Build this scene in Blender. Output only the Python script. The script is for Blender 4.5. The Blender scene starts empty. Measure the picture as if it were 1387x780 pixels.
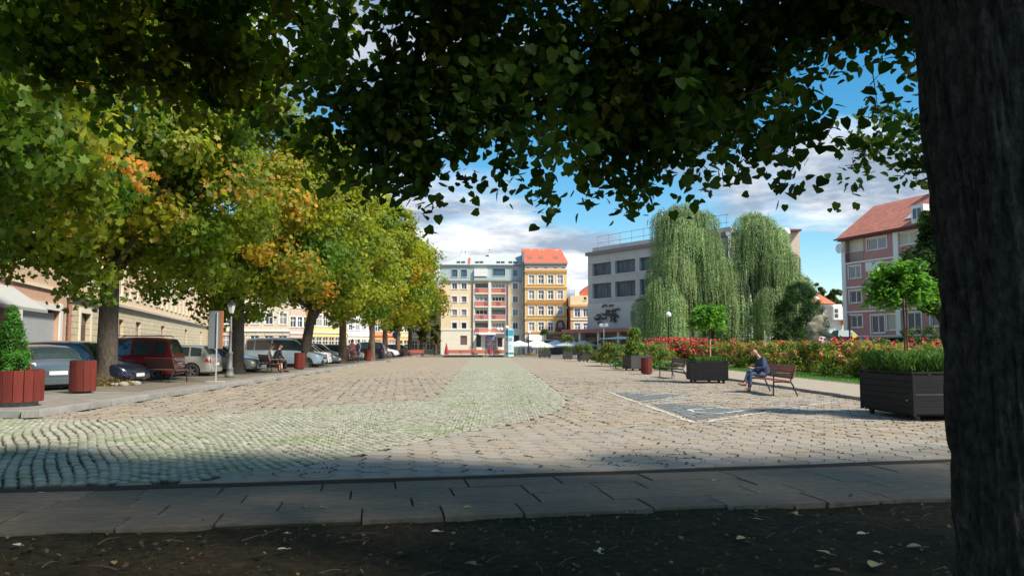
import bpy, bmesh, math, random
import numpy as np
from mathutils import Vector, Matrix, noise
PI = math.pi
S = bpy.context.scene
COL = S.collection
rnd = random.Random(7)

# ------------------------------------------------------------------ camera
EYE = 1.45
FPX = 1050.0                       # focal length in pixels of a 1387 wide picture
YAW, PITCH = math.atan(21.5/FPX), math.atan(77/FPX)
cam_d = bpy.data.cameras.new('camera'); cam = bpy.data.objects.new('camera', cam_d); COL.objects.link(cam)
cam_d.sensor_width = 36.0; cam_d.lens = 36.0*FPX/1387.0
cam_d.clip_start = 0.1; cam_d.clip_end = 5000
cam.location = (0, 0, EYE)
cam.rotation_euler = (PI/2+PITCH, 0, -YAW)
S.camera = cam

# ------------------------------------------------------------------ sun, sky, exposure
SUN_AZ, SUN_EL = math.radians(126), math.radians(48)     # azimuth clockwise from +Y: sun is to the right and behind
sd = Vector((math.sin(SUN_AZ)*math.cos(SUN_EL), math.cos(SUN_AZ)*math.cos(SUN_EL), math.sin(SUN_EL)))
sun_d = bpy.data.lights.new('sun', 'SUN'); sun_d.energy = 4.4; sun_d.angle = math.radians(8.0); sun_d.color = (1.0, 0.93, 0.80)
sun = bpy.data.objects.new('sun', sun_d); COL.objects.link(sun)
sun.rotation_euler = (-sd).to_track_quat('-Z', 'Y').to_euler()
W = bpy.data.worlds.new('World'); S.world = W; W.use_nodes = True
def build_sky():
    nt = W.node_tree; N = nt.nodes; L = nt.links
    for n in list(N): N.remove(n)
    out = N.new('ShaderNodeOutputWorld')
    sky = N.new('ShaderNodeTexSky'); sky.sky_type = 'NISHITA'; sky.sun_disc = False
    sky.sun_elevation = SUN_EL; sky.sun_rotation = SUN_AZ
    sky.air_density = 1.0; sky.dust_density = 0.3; sky.ozone_density = 2.0
    hs = N.new('ShaderNodeHueSaturation'); hs.inputs['Saturation'].default_value = 1.42; hs.inputs['Hue'].default_value = 0.486
    hs.inputs['Value'].default_value = 1.0
    L.new(sky.outputs[0], hs.inputs['Color'])
    bg = N.new('ShaderNodeBackground'); bg.inputs['Strength'].default_value = 0.115
    L.new(hs.outputs[0], bg.inputs['Color'])
    tc = N.new('ShaderNodeTexCoord')
    sep = N.new('ShaderNodeSeparateXYZ'); L.new(tc.outputs['Generated'], sep.inputs[0])
    # project the view direction onto a cloud deck
    zz = N.new('ShaderNodeMath'); zz.operation = 'ADD'; L.new(sep.outputs['Z'], zz.inputs[0]); zz.inputs[1].default_value = 0.14
    zm = N.new('ShaderNodeMath'); zm.operation = 'MAXIMUM'; L.new(zz.outputs[0], zm.inputs[0]); zm.inputs[1].default_value = 0.05
    dx = N.new('ShaderNodeMath'); dx.operation = 'DIVIDE'; L.new(sep.outputs['X'], dx.inputs[0]); L.new(zm.outputs[0], dx.inputs[1])
    dy = N.new('ShaderNodeMath'); dy.operation = 'DIVIDE'; L.new(sep.outputs['Y'], dy.inputs[0]); L.new(zm.outputs[0], dy.inputs[1])
    cb = N.new('ShaderNodeCombineXYZ'); L.new(dx.outputs[0], cb.inputs[0]); L.new(dy.outputs[0], cb.inputs[1]); cb.inputs[2].default_value = 3.7
    n1 = N.new('ShaderNodeTexNoise'); n1.inputs['Scale'].default_value = 0.85; n1.inputs['Detail'].default_value = 9; n1.inputs['Roughness'].default_value = 0.56
    n1.inputs['Distortion'].default_value = 0.25
    L.new(cb.outputs[0], n1.inputs['Vector'])
    # broad banks: direction, reach, weight
    acc = n1.outputs['Fac']
    def bump(acc, d, reach, weight):
        v = Vector(d).normalized()
        dist = N.new('ShaderNodeVectorMath'); dist.operation = 'DISTANCE'
        L.new(tc.outputs['Generated'], dist.inputs[0]); dist.inputs[1].default_value = v
        mr = N.new('ShaderNodeMapRange'); mr.interpolation_type = 'SMOOTHSTEP'
        mr.inputs['From Min'].default_value = 0; mr.inputs['From Max'].default_value = reach
        mr.inputs['To Min'].default_value = weight; mr.inputs['To Max'].default_value = 0
        L.new(dist.outputs['Value'], mr.inputs['Value'])
        ad = N.new('ShaderNodeMath'); ad.operation = 'ADD'; L.new(acc, ad.inputs[0]); L.new(mr.outputs[0], ad.inputs[1])
        return ad.outputs[0]
    for d, r, w in (((-0.06, 1, 0.17), 0.20, 0.17), ((0.05, 1, 0.09), 0.15, 0.14), ((0.14, 1, 0.11), 0.075, 0.16), ((0.10, 1, 0.06), 0.08, 0.13),
                    ((0.47, 1, 0.22), 0.15, 0.15), ((0.13, 1, 0.20), 0.085, -0.13), ((0.44, 1, 0.11), 0.13, -0.15), ((-0.6, 1, 0.3), 0.5, 0.12),
                    ((0.38, 1, 0.20), 0.05, -0.08)):
        acc = bump(acc, d, r, w)
    rp = N.new('ShaderNodeMapRange'); rp.interpolation_type = 'SMOOTHSTEP'
    rp.inputs['From Min'].default_value = 0.485; rp.inputs['From Max'].default_value = 0.64
    L.new(acc, rp.inputs['Value'])
    n2 = N.new('ShaderNodeTexNoise'); n2.inputs['Scale'].default_value = 1.9; n2.inputs['Detail'].default_value = 7; n2.inputs['Roughness'].default_value = 0.6
    off = N.new('ShaderNodeVectorMath'); off.operation = 'ADD'; L.new(cb.outputs[0], off.inputs[0]); off.inputs[1].default_value = (0.2, 0.1, 0.3)
    L.new(off.outputs[0], n2.inputs['Vector'])
    cr = N.new('ShaderNodeValToRGB'); cr.color_ramp.elements[0].position = 0.44; cr.color_ramp.elements[0].color = (0.30, 0.38, 0.49, 1)
    cr.color_ramp.elements[1].position = 0.66; cr.color_ramp.elements[1].color = (1.0, 1.0, 1.0, 1)
    L.new(n2.outputs['Fac'], cr.inputs[0])
    bc = N.new('ShaderNodeBackground'); bc.inputs['Strength'].default_value = 0.86; L.new(cr.outputs[0], bc.inputs['Color'])
    mx = N.new('ShaderNodeMixShader'); L.new(rp.outputs[0], mx.inputs[0]); L.new(bg.outputs[0], mx.inputs[1]); L.new(bc.outputs[0], mx.inputs[2])
    L.new(mx.outputs[0], out.inputs['Surface'])
build_sky()
S.view_settings.view_transform = 'Standard'; S.view_settings.look = 'None'; S.view_settings.gamma = 1
S.view_settings.exposure = 0.55

# ------------------------------------------------------------------ survey helpers: sight lines of the real camera, to work out where things stand
cf = Vector((math.sin(YAW)*math.cos(PITCH), math.cos(YAW)*math.cos(PITCH), math.sin(PITCH)))
cr_ = Vector((math.cos(YAW), -math.sin(YAW), 0)); cu = cr_.cross(cf)
def ray(px, py): return cf + cr_*((px-693.5)/FPX) + cu*((390-py)/FPX)
def G(px, py, z=0.0):
    d = ray(px, py); t = (z-EYE)/d.z
    return (d.x*t, d.y*t)
def AT(px, py, Y):
    d = ray(px, py); t = Y/d.y
    return Vector((d.x*t, Y, EYE+d.z*t))
def XA(px, Y): return AT(px, 467, Y).x
def ZA(py, Y, px=693): return AT(px, py, Y).z
class Facade:
    """a vertical wall line through (x,y) with unit direction u (to the right as seen); s runs along it"""
    def __init__(f, x, y, ux, uy):
        f.o = Vector((x, y)); f.u = Vector((ux, uy)).normalized(); f.rz = math.atan2(f.u.y, f.u.x)
    def s(f, px):
        d = ray(px, 467); n = Vector((-f.u.y, f.u.x))
        t = f.o.dot(n)/(d.x*n.x+d.y*n.y)
        return (Vector((d.x*t, d.y*t))-f.o).dot(f.u)
    def z(f, px, py):
        p = f.o+f.u*f.s(px); d = ray(px, py); t = p.length/math.hypot(d.x, d.y)
        return EYE+d.z*t

# ------------------------------------------------------------------ materials
MATS = {}
def mat(name, color, rough=0.8, var=0.0, vscale=3.0, bump=0.0, bscale=40.0, metal=0.0, spec=0.5, col2=None, attr=False, kind=None, coord='Object', detail=5, stretch=None, coat=0.0, rndobj=0.0, bdist=0.02):
    if name in MATS: return MATS[name]
    m = bpy.data.materials.new(name); m.use_nodes = True; nt = m.node_tree; N = nt.nodes; L = nt.links
    b = N['Principled BSDF']; b.inputs['Roughness'].default_value = rough; b.inputs['Metallic'].default_value = metal
    b.inputs['Specular IOR Level'].default_value = spec
    if coat: b.inputs['Coat Weight'].default_value = coat; b.inputs['Coat Roughness'].default_value = 0.05
    tc = N.new('ShaderNodeTexCoord')
    vec = tc.outputs[coord]
    if stretch:
        mp = N.new('ShaderNodeMapping'); mp.inputs['Scale'].default_value = stretch; L.new(vec, mp.inputs[0]); vec = mp.outputs[0]
    src = None
    if attr:
        a = N.new('ShaderNodeAttribute'); a.attribute_name = 'Col'; src = a.outputs['Color']
    if var or col2:
        n = N.new('ShaderNodeTexNoise'); n.inputs['Scale'].default_value = vscale; n.inputs['Detail'].default_value = detail; n.inputs['Roughness'].default_value = 0.65
        L.new(vec, n.inputs['Vector'])
        r = N.new('ShaderNodeMapRange'); r.inputs['From Min'].default_value = 0.3; r.inputs['From Max'].default_value = 0.7
        L.new(n.outputs['Fac'], r.inputs['Value'])
        if col2:
            mx = N.new('ShaderNodeMix'); mx.data_type = 'RGBA'; L.new(r.outputs[0], mx.inputs['Factor'])
            mx.inputs['A'].default_value = (*color, 1); mx.inputs['B'].default_value = (*col2, 1)
            if src is not None: L.new(src, mx.inputs['A'])
            src2 = mx.outputs['Result']
        else: src2 = src
        if var:
            r2 = N.new('ShaderNodeMapRange'); r2.inputs['From Min'].default_value = 0.25; r2.inputs['From Max'].default_value = 0.75
            r2.inputs['To Min'].default_value = 1-var; r2.inputs['To Max'].default_value = 1+var
            n3 = N.new('ShaderNodeTexNoise'); n3.inputs['Scale'].default_value = vscale*2.3; n3.inputs['Detail'].default_value = 6; L.new(vec, n3.inputs['Vector'])
            L.new(n3.outputs['Fac'], r2.inputs['Value'])
            vm = N.new('ShaderNodeVectorMath'); vm.operation = 'SCALE'
            if src2 is None: vm.inputs[0].default_value = color
            else: L.new(src2, vm.inputs[0])
            L.new(r2.outputs[0], vm.inputs['Scale']); src = vm.outputs[0]
        else: src = src2
    if rndobj:
        oi = N.new('ShaderNodeObjectInfo'); r3 = N.new('ShaderNodeMapRange'); r3.inputs['To Min'].default_value = 1-rndobj; r3.inputs['To Max'].default_value = 1+rndobj
        L.new(oi.outputs['Random'], r3.inputs['Value'])
        vm2 = N.new('ShaderNodeVectorMath'); vm2.operation = 'SCALE'
        if src is None: vm2.inputs[0].default_value = color
        else: L.new(src, vm2.inputs[0])
        L.new(r3.outputs[0], vm2.inputs['Scale']); src = vm2.outputs[0]
    if src is None: b.inputs['Base Color'].default_value = (*color, 1)
    else: L.new(src, b.inputs['Base Color'])
    if bump:
        n4 = N.new('ShaderNodeTexNoise'); n4.inputs['Scale'].default_value = bscale; n4.inputs['Detail'].default_value = 6; n4.inputs['Roughness'].default_value = 0.6; L.new(vec, n4.inputs['Vector'])
        bp = N.new('ShaderNodeBump'); bp.inputs['Strength'].default_value = bump; bp.inputs['Distance'].default_value = bdist
        L.new(n4.outputs['Fac'], bp.inputs['Height']); L.new(bp.outputs[0], b.inputs['Normal'])
    MATS[name] = m
    return m
def leaf_mat(name, trans=0.35, rough=0.5, spec=0.3, tint=(1.0, 1.0, 0.5)):
    if name in MATS: return MATS[name]
    m = bpy.data.materials.new(name); m.use_nodes = True; nt = m.node_tree; N = nt.nodes; L = nt.links
    b = N['Principled BSDF']; b.inputs['Roughness'].default_value = rough; b.inputs['Specular IOR Level'].default_value = spec
    a = N.new('ShaderNodeAttribute'); a.attribute_name = 'Col'; L.new(a.outputs['Color'], b.inputs['Base Color'])
    t = N.new('ShaderNodeBsdfTranslucent'); vm = N.new('ShaderNodeVectorMath'); vm.operation = 'MULTIPLY'
    L.new(a.outputs['Color'], vm.inputs[0]); vm.inputs[1].default_value = (2.2*tint[0], 2.2*tint[1], 2.2*tint[2]); L.new(vm.outputs[0], t.inputs['Color'])
    mx = N.new('ShaderNodeMixShader'); mx.inputs[0].default_value = trans
    L.new(b.outputs[0], mx.inputs[1]); L.new(t.outputs[0], mx.inputs[2]); L.new(mx.outputs[0], N['Material Output'].inputs['Surface'])
    MATS[name] = m
    return m
def brick_mat(name, c1, c2, mortar, sx, sz, msize=0.02, bump=0.4, rough=0.85, squash=0.5):
    if name in MATS: return MATS[name]
    m = bpy.data.materials.new(name); m.use_nodes = True; nt = m.node_tree; N = nt.nodes; L = nt.links
    b = N['Principled BSDF']; b.inputs['Roughness'].default_value = rough
    tc = N.new('ShaderNodeTexCoord'); sp = N.new('ShaderNodeSeparateXYZ'); L.new(tc.outputs['Object'], sp.inputs[0])
    cb = N.new('ShaderNodeCombineXYZ'); L.new(sp.outputs['X'], cb.inputs[0]); L.new(sp.outputs['Z'], cb.inputs[1])
    t = N.new('ShaderNodeTexBrick'); L.new(cb.outputs[0], t.inputs['Vector']); t.inputs['Scale'].default_value = 1
    t.inputs['Brick Width'].default_value = sx; t.inputs['Row Height'].default_value = sz; t.inputs['Mortar Size'].default_value = msize
    t.inputs['Mortar Smooth'].default_value = 0.3; t.offset = squash
    t.inputs['Color1'].default_value = (*c1, 1); t.inputs['Color2'].default_value = (*c2, 1); t.inputs['Mortar'].default_value = (*mortar, 1)
    n = N.new('ShaderNodeTexNoise'); n.inputs['Scale'].default_value = 1.3; n.inputs['Detail'].default_value = 6; L.new(tc.outputs['Object'], n.inputs['Vector'])
    r = N.new('ShaderNodeMapRange'); r.inputs['From Min'].default_value = .3; r.inputs['From Max'].default_value = .7; r.inputs['To Min'].default_value = .82; r.inputs['To Max'].default_value = 1.12
    L.new(n.outputs['Fac'], r.inputs['Value'])
    vm = N.new('ShaderNodeVectorMath'); vm.operation = 'SCALE'; L.new(t.outputs['Color'], vm.inputs[0]); L.new(r.outputs[0], vm.inputs['Scale']); L.new(vm.outputs[0], b.inputs['Base Color'])
    bp = N.new('ShaderNodeBump'); bp.inputs['Strength'].default_value = bump; bp.inputs['Distance'].default_value = 0.05; bp.invert = True
    L.new(t.outputs['Fac'], bp.inputs['Height']); L.new(bp.outputs[0], b.inputs['Normal'])
    MATS[name] = m
    return m

# ------------------------------------------------------------------ mesh helpers
class MB:
    def __init__(s): s.v = []; s.f = []; s.m = []; s.mi = 0
    def add(s, vs, fs):
        o = len(s.v); s.v += [tuple(p) for p in vs]; s.f += [tuple(i+o for i in f) for f in fs]; s.m += [s.mi]*len(fs)
    def box(s, x0, x1, y0, y1, z0, z1):
        s.add([(x0, y0, z0), (x1, y0, z0), (x1, y1, z0), (x0, y1, z0), (x0, y0, z1), (x1, y0, z1), (x1, y1, z1), (x0, y1, z1)],
              [(0, 3, 2, 1), (4, 5, 6, 7), (0, 1, 5, 4), (1, 2, 6, 5), (2, 3, 7, 6), (3, 0, 4, 7)])
    def cbox(s, x0, x1, y0, y1, z0, z1, c=0.01):
        """box with chamfered vertical and top edges"""
        c = min(c, (x1-x0)*.3, (y1-y0)*.3, (z1-z0)*.45)
        def ring(i, z): return [(x0+i, y0+c, z), (x0+c, y0+i, z), (x1-c, y0+i, z), (x1-i, y0+c, z), (x1-i, y1-c, z), (x1-c, y1-i, z), (x0+c, y1-i, z), (x0+i, y1-c, z)]
        vs = ring(0, z0)+ring(0, z1-c)+ring(c*.8, z1)
        fs = [tuple(range(7, -1, -1)), tuple(range(16, 24))]
        for k in (0, 8):
            for i in range(8): fs.append((k+i, k+(i+1) % 8, k+8+(i+1) % 8, k+8+i))
        s.add(vs, fs)
    def hexa(s, a):  # eight corners as in box order
        s.add(a, [(0, 3, 2, 1), (4, 5, 6, 7), (0, 1, 5, 4), (1, 2, 6, 5), (2, 3, 7, 6), (3, 0, 4, 7)])
    def quad(s, a, b, c, d): s.add([a, b, c, d], [(0, 1, 2, 3)])
    def prism(s, poly, z0, z1):
        n = len(poly); vs = [(x, y, z0) for x, y in poly]+[(x, y, z1) for x, y in poly]
        s.add(vs, [tuple(range(n-1, -1, -1)), tuple(range(n, 2*n))]+[(i, (i+1) % n, n+(i+1) % n, n+i) for i in range(n)])
    def prismy(s, poly, y0, y1):   # polygon in xz extruded along y
        n = len(poly); vs = [(x, y0, z) for x, z in poly]+[(x, y1, z) for x, z in poly]
        s.add(vs, [tuple(range(n)), tuple(range(2*n-1, n-1, -1))]+[(i, n+i, n+(i+1) % n, (i+1) % n) for i in range(n)])
    def prismx(s, poly, x0, x1):   # polygon in yz extruded along x
        n = len(poly); vs = [(x0, y, z) for y, z in poly]+[(x1, y, z) for y, z in poly]
        s.add(vs, [tuple(range(n-1, -1, -1)), tuple(range(n, 2*n))]+[(i, (i+1) % n, n+(i+1) % n, n+i) for i in range(n)])
    def tube(s, pts, rads, n=8, cap=True):
        pts = [Vector(p) for p in pts]
        if not hasattr(rads, '__len__'): rads = [rads]*len(pts)
        vs = []; fs = []
        ref = Vector((0, 0, 1))
        prev = None
        for i, p in enumerate(pts):
            d = (pts[min(i+1, len(pts)-1)]-pts[max(i-1, 0)]).normalized()
            if prev is None:
                a = d.cross(ref)
                if a.length < 0.1: a = d.cross(Vector((1, 0, 0)))
            else: a = prev-d*prev.dot(d)
            a.normalize(); b = d.cross(a); prev = a
            for k in range(n):
                t = 2*PI*k/n; vs.append(p+(a*math.cos(t)+b*math.sin(t))*rads[i])
        for i in range(len(pts)-1):
            for k in range(n): fs.append((i*n+k, i*n+(k+1) % n, (i+1)*n+(k+1) % n, (i+1)*n+k))
        if cap: fs.append(tuple(range(n-1, -1, -1))); fs.append(tuple((len(pts)-1)*n+k for k in range(n)))
        s.add(vs, fs)
    def lathe(s, prof, n=16, cx=0, cy=0, cz=0):
        vs = []; fs = []
        for r, z in prof:
            for k in range(n): vs.append((cx+r*math.cos(2*PI*k/n), cy+r*math.sin(2*PI*k/n), cz+z))
        for i in range(len(prof)-1):
            for k in range(n): fs.append((i*n+k, i*n+(k+1) % n, (i+1)*n+(k+1) % n, (i+1)*n+k))
        fs.append(tuple(range(n-1, -1, -1))); fs.append(tuple((len(prof)-1)*n+k for k in range(n)))
        s.add(vs, fs)
    def ball(s, c, r, n=8, sz=1.0, jit=0.0, rg=None):
        vs = [(c[0], c[1], c[2]-r*sz)]; fs = []
        for i in range(1, n//2):
            ph = -PI/2+PI*i/(n//2)
            for k in range(n):
                j = 1+(rg.uniform(-jit, jit) if rg else 0)
                vs.append((c[0]+r*j*math.cos(ph)*math.cos(2*PI*k/n), c[1]+r*j*math.cos(ph)*math.sin(2*PI*k/n), c[2]+r*j*sz*math.sin(ph)))
        vs.append((c[0], c[1], c[2]+r*sz)); t = len(vs)-1; R = n//2-1
        for k in range(n): fs.append((0, 1+(k+1) % n, 1+k))
        for i in range(R-1):
            for k in range(n): fs.append((1+i*n+k, 1+i*n+(k+1) % n, 1+(i+1)*n+(k+1) % n, 1+(i+1)*n+k))
        for k in range(n): fs.append((1+(R-1)*n+k, 1+(R-1)*n+(k+1) % n, t))
        s.add(vs, fs)
    def mesh(s, name, mats, smooth=False):
        me = bpy.data.meshes.new(name); me.from_pydata(s.v, [], s.f)
        for m in (mats if isinstance(mats, (list, tuple)) else [mats]): me.materials.append(m)
        if isinstance(mats, (list, tuple)): me.polygons.foreach_set('material_index', s.m)
        if smooth: me.polygons.foreach_set('use_smooth', [True]*len(me.polygons))
        me.update(); return me
    def build(s, name, mats, parent=None, loc=None, smooth=False, **kw):
        o = bpy.data.objects.new(name, s.mesh(name, mats, smooth)); COL.objects.link(o)
        if parent: o.parent = parent
        if loc: o.location = loc
        for k, v in kw.items(): o[k] = v
        return o
def tag(o, label=None, cat=None, group=None, kind=None):
    if label: o['label'] = label
    if cat: o['category'] = cat
    if group: o['group'] = group
    if kind: o['kind'] = kind
    return o
def thing(name, label, cat, loc=(0, 0, 0), rz=0, group=None):
    o = bpy.data.objects.new(name, None); COL.objects.link(o); o.location = loc; o.rotation_euler = (0, 0, rz); o.empty_display_size = 0.2
    return tag(o, label, cat, group)
def dup(root, loc, rz=0, label=None, group=None, scale=None):
    r = root.copy(); COL.objects.link(r); r.location = loc; r.rotation_euler = (0, 0, rz)
    if scale: r.scale = scale
    if label: r['label'] = label
    if group: r['group'] = group
    for ch in list(root.children):
        c = ch.copy(); COL.objects.link(c); c.parent = r
        for g in list(ch.children):
            d = g.copy(); COL.objects.link(d); d.parent = c
    return r
def share(name, me, parent, loc=(0, 0, 0), rot=(0, 0, 0), scale=(1, 1, 1)):
    o = bpy.data.objects.new(name, me); COL.objects.link(o); o.parent = parent; o.location = loc; o.rotation_euler = rot; o.scale = scale
    return o
def col_attr(me, cols):
    a = me.color_attributes.new('Col', 'FLOAT_COLOR', 'POINT'); c = np.ones((len(me.vertices), 4), np.float32); c[:, :3] = cols; a.data.foreach_set('color', c.ravel())

# leaf masses -------------------------------------------------------
KITE = np.array([(0, -.5, 0), (.36, -.05, .06), (0, .5, 0), (-.36, -.05, .06)], np.float32)
KITE_F = [(0, 1, 2), (0, 2, 3)]
HEART = np.array([(0, -.42, 0), (.34, -.46, .03), (.50, -.12, .07), (.30, .26, .03), (0, .56, -.04), (-.30, .26, .03), (-.50, -.12, .07), (-.34, -.46, .03)], np.float32)
HEART_F = [(0, 1, 2), (0, 2, 3), (0, 3, 4), (0, 4, 5), (0, 5, 6), (0, 6, 7)]
BLADE = np.array([(-.07, -.5, 0), (.07, -.5, 0), (.0, .5, 0)], np.float32); BLADE_F = [(0, 1, 2)]
LANCE = np.array([(0, -.5, 0), (.11, 0, .02), (0, .5, 0), (-.11, 0, .02)], np.float32)
STAR = np.array([(0, -.45, 0), (.28, -.38, .02), (.5, -.05, .04), (.24, .06, 0), (.30, .40, .03), (0, .22, 0), (-.30, .40, .03), (-.24, .06, 0), (-.5, -.05, .04), (-.28, -.38, .02)], np.float32)
STAR_F = [(0, 1, 2, 3), (0, 3, 4, 5), (0, 5, 6, 7), (0, 7, 8, 9)]
def leaves(name, P, Nrm, size, cols, m, parent=None, shape=KITE, faces=KITE_F, axis=None, rs=None, **kw):
    rs = rs or np.random.RandomState(1)
    n = len(P); P = np.asarray(P, np.float32); Nrm = np.asarray(Nrm, np.float32); Nrm /= (np.linalg.norm(Nrm, axis=1, keepdims=True)+1e-6)
    A = rs.normal(size=(n, 3)).astype(np.float32) if axis is None else np.asarray(axis, np.float32)+rs.normal(size=(n, 3)).astype(np.float32)*.12
    A -= Nrm*np.sum(A*Nrm, axis=1, keepdims=True); A /= (np.linalg.norm(A, axis=1, keepdims=True)+1e-6)
    B = np.cross(A, Nrm)
    size = np.broadcast_to(np.asarray(size, np.float32), (n,))
    k = len(shape)
    V = P[:, None, :]+size[:, None, None]*(shape[None, :, 0, None]*B[:, None, :]+shape[None, :, 1, None]*A[:, None, :]+shape[None, :, 2, None]*Nrm[:, None, :])
    fl = len(faces[0]); F = np.array(faces, np.int32)
    idx = (F[None]+(np.arange(n, dtype=np.int32)*k)[:, None, None]).reshape(-1)
    me = bpy.data.meshes.new(name); me.vertices.add(n*k); me.vertices.foreach_set('co', V.reshape(-1).astype(np.float32))
    nf = n*len(faces); me.loops.add(nf*fl); me.loops.foreach_set('vertex_index', idx)
    me.polygons.add(nf); me.polygons.foreach_set('loop_start', np.arange(nf, dtype=np.int32)*fl)
    me.materials.append(m); me.update(calc_edges=True)
    col_attr(me, np.repeat(np.asarray(cols, np.float32), k, axis=0))
    o = bpy.data.objects.new(name, me); COL.objects.link(o)
    if parent: o.parent = parent
    for a, b in kw.items(): o[a] = b
    return o
def clumps(rs, c, r, n, per, cr, inner=0.5, floor=None, flat=0.75, keep=None, boxy=0):
    """leaf positions in clumps spread through an ellipsoid crown; returns points, normals, clump index, clump centres"""
    d = rs.normal(size=(n*3, 3)); d /= np.linalg.norm(d, axis=1, keepdims=True)
    q = rs.uniform(inner**2, 1, size=(n*3, 1))**.5
    dd = d*q; dd[:, :2] *= 1+boxy*np.clip(-dd[:, 2:3], 0, 1); C = dd*np.array(r)+np.array(c)
    if floor is not None: C = C[C[:, 2] > floor]
    if keep is not None: C = C[keep(C)]
    C = C[:n]; n = len(C)
    crs = cr*rs.uniform(.6, 1.25, size=n)
    e = rs.normal(size=(n*per, 3)); e /= np.linalg.norm(e, axis=1, keepdims=True)
    rad = rs.uniform(.35, 1.0, size=(n*per, 1))
    ci = np.repeat(np.arange(n), per)
    P = C[ci]+e*rad*crs[ci][:, None]*np.array([1, 1, flat])
    out = C[ci]-np.array(c); out /= (np.linalg.norm(out, axis=1, keepdims=True)+1e-6)
    Nn = e*.5+out*.5+np.array([0, 0, .35])+rs.normal(size=P.shape)*.45
    return P, Nn, ci, C
# ================================================================== GROUND
def edge_y(x): return 6.98+0.153*x                      # soil meets the slabs
def joint_y(x): return 8.82+0.168*x+0.0035*x*x            # slabs meet the hexagons
M_asph = mat('asphalt', (0.07, 0.07, 0.072), .9, .25, 2, .4, 60)
M_base = mat('city_ground', (0.16, 0.15, 0.13), .95, .25, .3, .2, 8)
M_joint = mat('joint_sand', (0.05, 0.045, 0.035), .98, .4, 9, .6, 80, col2=(0.07, 0.075, 0.03))
M_hex = mat('hex_concrete', (0.40, 0.33, 0.25), .9, .20, 1.6, .5, 55, attr=True)
M_far = mat('plaza_far', (0.345, 0.28, 0.205), .9, .14, .8, .3, 9, col2=(0.30, 0.235, 0.165))
M_sett = mat('granite_sett', (0.33, 0.36, 0.30), .8, .22, 5, .5, 90, attr=True)
M_settfar = mat('sett_far', (0.355, 0.325, 0.24), .85, .2, 2.5, .5, 14, col2=(0.29, 0.275, 0.185), stretch=(1, .6, 1))
M_slab = mat('slab_concrete', (0.25, 0.185, 0.125), .95, .3, 2.4, .7, 90, col2=(0.19, 0.142, 0.098), rndobj=.12)
M_kerb = mat('kerb_stone', (0.30, 0.28, 0.25), .9, .2, 3, .5, 60, rndobj=.12)
M_soil = mat('soil', (0.058, 0.041, 0.024), 1.0, .5, 6, .9, 70, col2=(0.030, 0.026, 0.013), spec=.1)
M_plat = mat('platform_paving', (0.27, 0.245, 0.21), .92, .2, 1.5, .5, 25, col2=(0.20, 0.175, 0.145))
M_dirt = mat('trodden_dirt', (0.20, 0.165, 0.12), .98, .25, 1.7, .6, 30, col2=(0.13, 0.11, 0.08))
M_walk = mat('walk_paving', (0.36, 0.30, 0.22), .9, .15, 2, .3, 25)
M_grass = mat('lawn', (0.075, 0.15, 0.02), .95, .3, 3, .6, 60, col2=(0.05, 0.10, 0.018))

g = MB(); g.quad((-1500, -300, -.66), (1500, -300, -.66), (1500, 3000, -.66), (-1500, 3000, -.66)); g.build('ground', M_base, kind='structure')
# plaza bed: one raised body with sides
g = MB()
top = [(-60, edge_y(-12)), (-12, edge_y(-12)), (12, edge_y(12)), (60, edge_y(12)), (90, 20), (90, 93), (-8, 93), (-8, 118), (-75, 118)]
g.prism(top, -.64, -.062); g.build('plaza_bed', M_joint, kind='structure')
g = MB(); g.prism([(-60, 7), (-60, -40), (60, -40), (60, 7)][::1], -.65, -.20); g.build('verge_bed', M_soil, kind='structure')
# soil foreground
def soil():
    nx, ny = 170, 90; vs = []; fs = []
    for j in range(ny+1):
        for i in range(nx+1):
            x = -11+22*i/nx; y1 = edge_y(x)+.12; y = -3+(y1+3)*(j/ny)**.7
            z = -.078+.030*noise.noise((x*1.3, y*1.3, 0))+.016*noise.noise((x*5, y*5, 3))+.012*noise.noise((x*13, y*13, 7))
            z = min(z, -.05)-.0
            vs.append((x, y, z))
    for j in range(ny):
        for i in range(nx):
            a = j*(nx+1)+i; fs.append((a, a+1, a+nx+2, a+nx+1))
    m = MB(); m.v = vs; m.f = fs; m.m = [0]*len(fs); return m.build('soil', M_soil, smooth=True, kind='structure')
soil()
# far plaza sheet
FAR = 44.0
g = MB(); g.prism([(-9.3, FAR), (9.7, FAR), (9.7, 92.9), (-9.3, 92.9)], -.058, 0.0); g.build('plaza_paving', M_far, kind='structure')
# the granite path: outline worked out on the ground
fan_px = [(750, 530), (764, 541), (765, 549), (750, 558), (700, 572), (600, 590), (500, 612), (400, 632), (250, 651)]
R_edge = lambda y: np.interp(y, [21, 92], [G(741, 524)[0]+.15, G(689.5, 484)[0]])
L_edge = lambda y: np.interp(y, [20, 92], [G(596, 535)[0], G(638, 484)[0]])
g = MB(); g.quad((L_edge(FAR), FAR, .004), (R_edge(FAR), FAR, .004), (R_edge(92), 92.8, .004), (L_edge(92), 92.8, .004)); g.build('granite_path', M_settfar, kind='structure')
FAN = [(R_edge(21)+0, 21.5)]+[G(*p) for p in fan_px]+[(-5.6, joint_y(-5.6)+.10), (-9.0, joint_y(-9)+.1), (-13.5, joint_y(-13)), (-13.5, 15.4), G(0, 567), G(150, 569), G(300, 561), G(420, 552), G(500, 545), (L_edge(20), 20.4), (L_edge(22), 22)]
def inside(x, y, P):
    c = False; j = len(P)-1
    for i in range(len(P)):
        xi, yi = P[i]; xj, yj = P[j]
        if (yi > y) != (yj > y) and x < (xj-xi)*(y-yi)/(yj-yi)+xi: c = not c
        j = i
    return c
def in_path(x, y):
    if y > 21.2: return L_edge(y) < x < R_edge(y)
    return inside(x, y, FAN)
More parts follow.
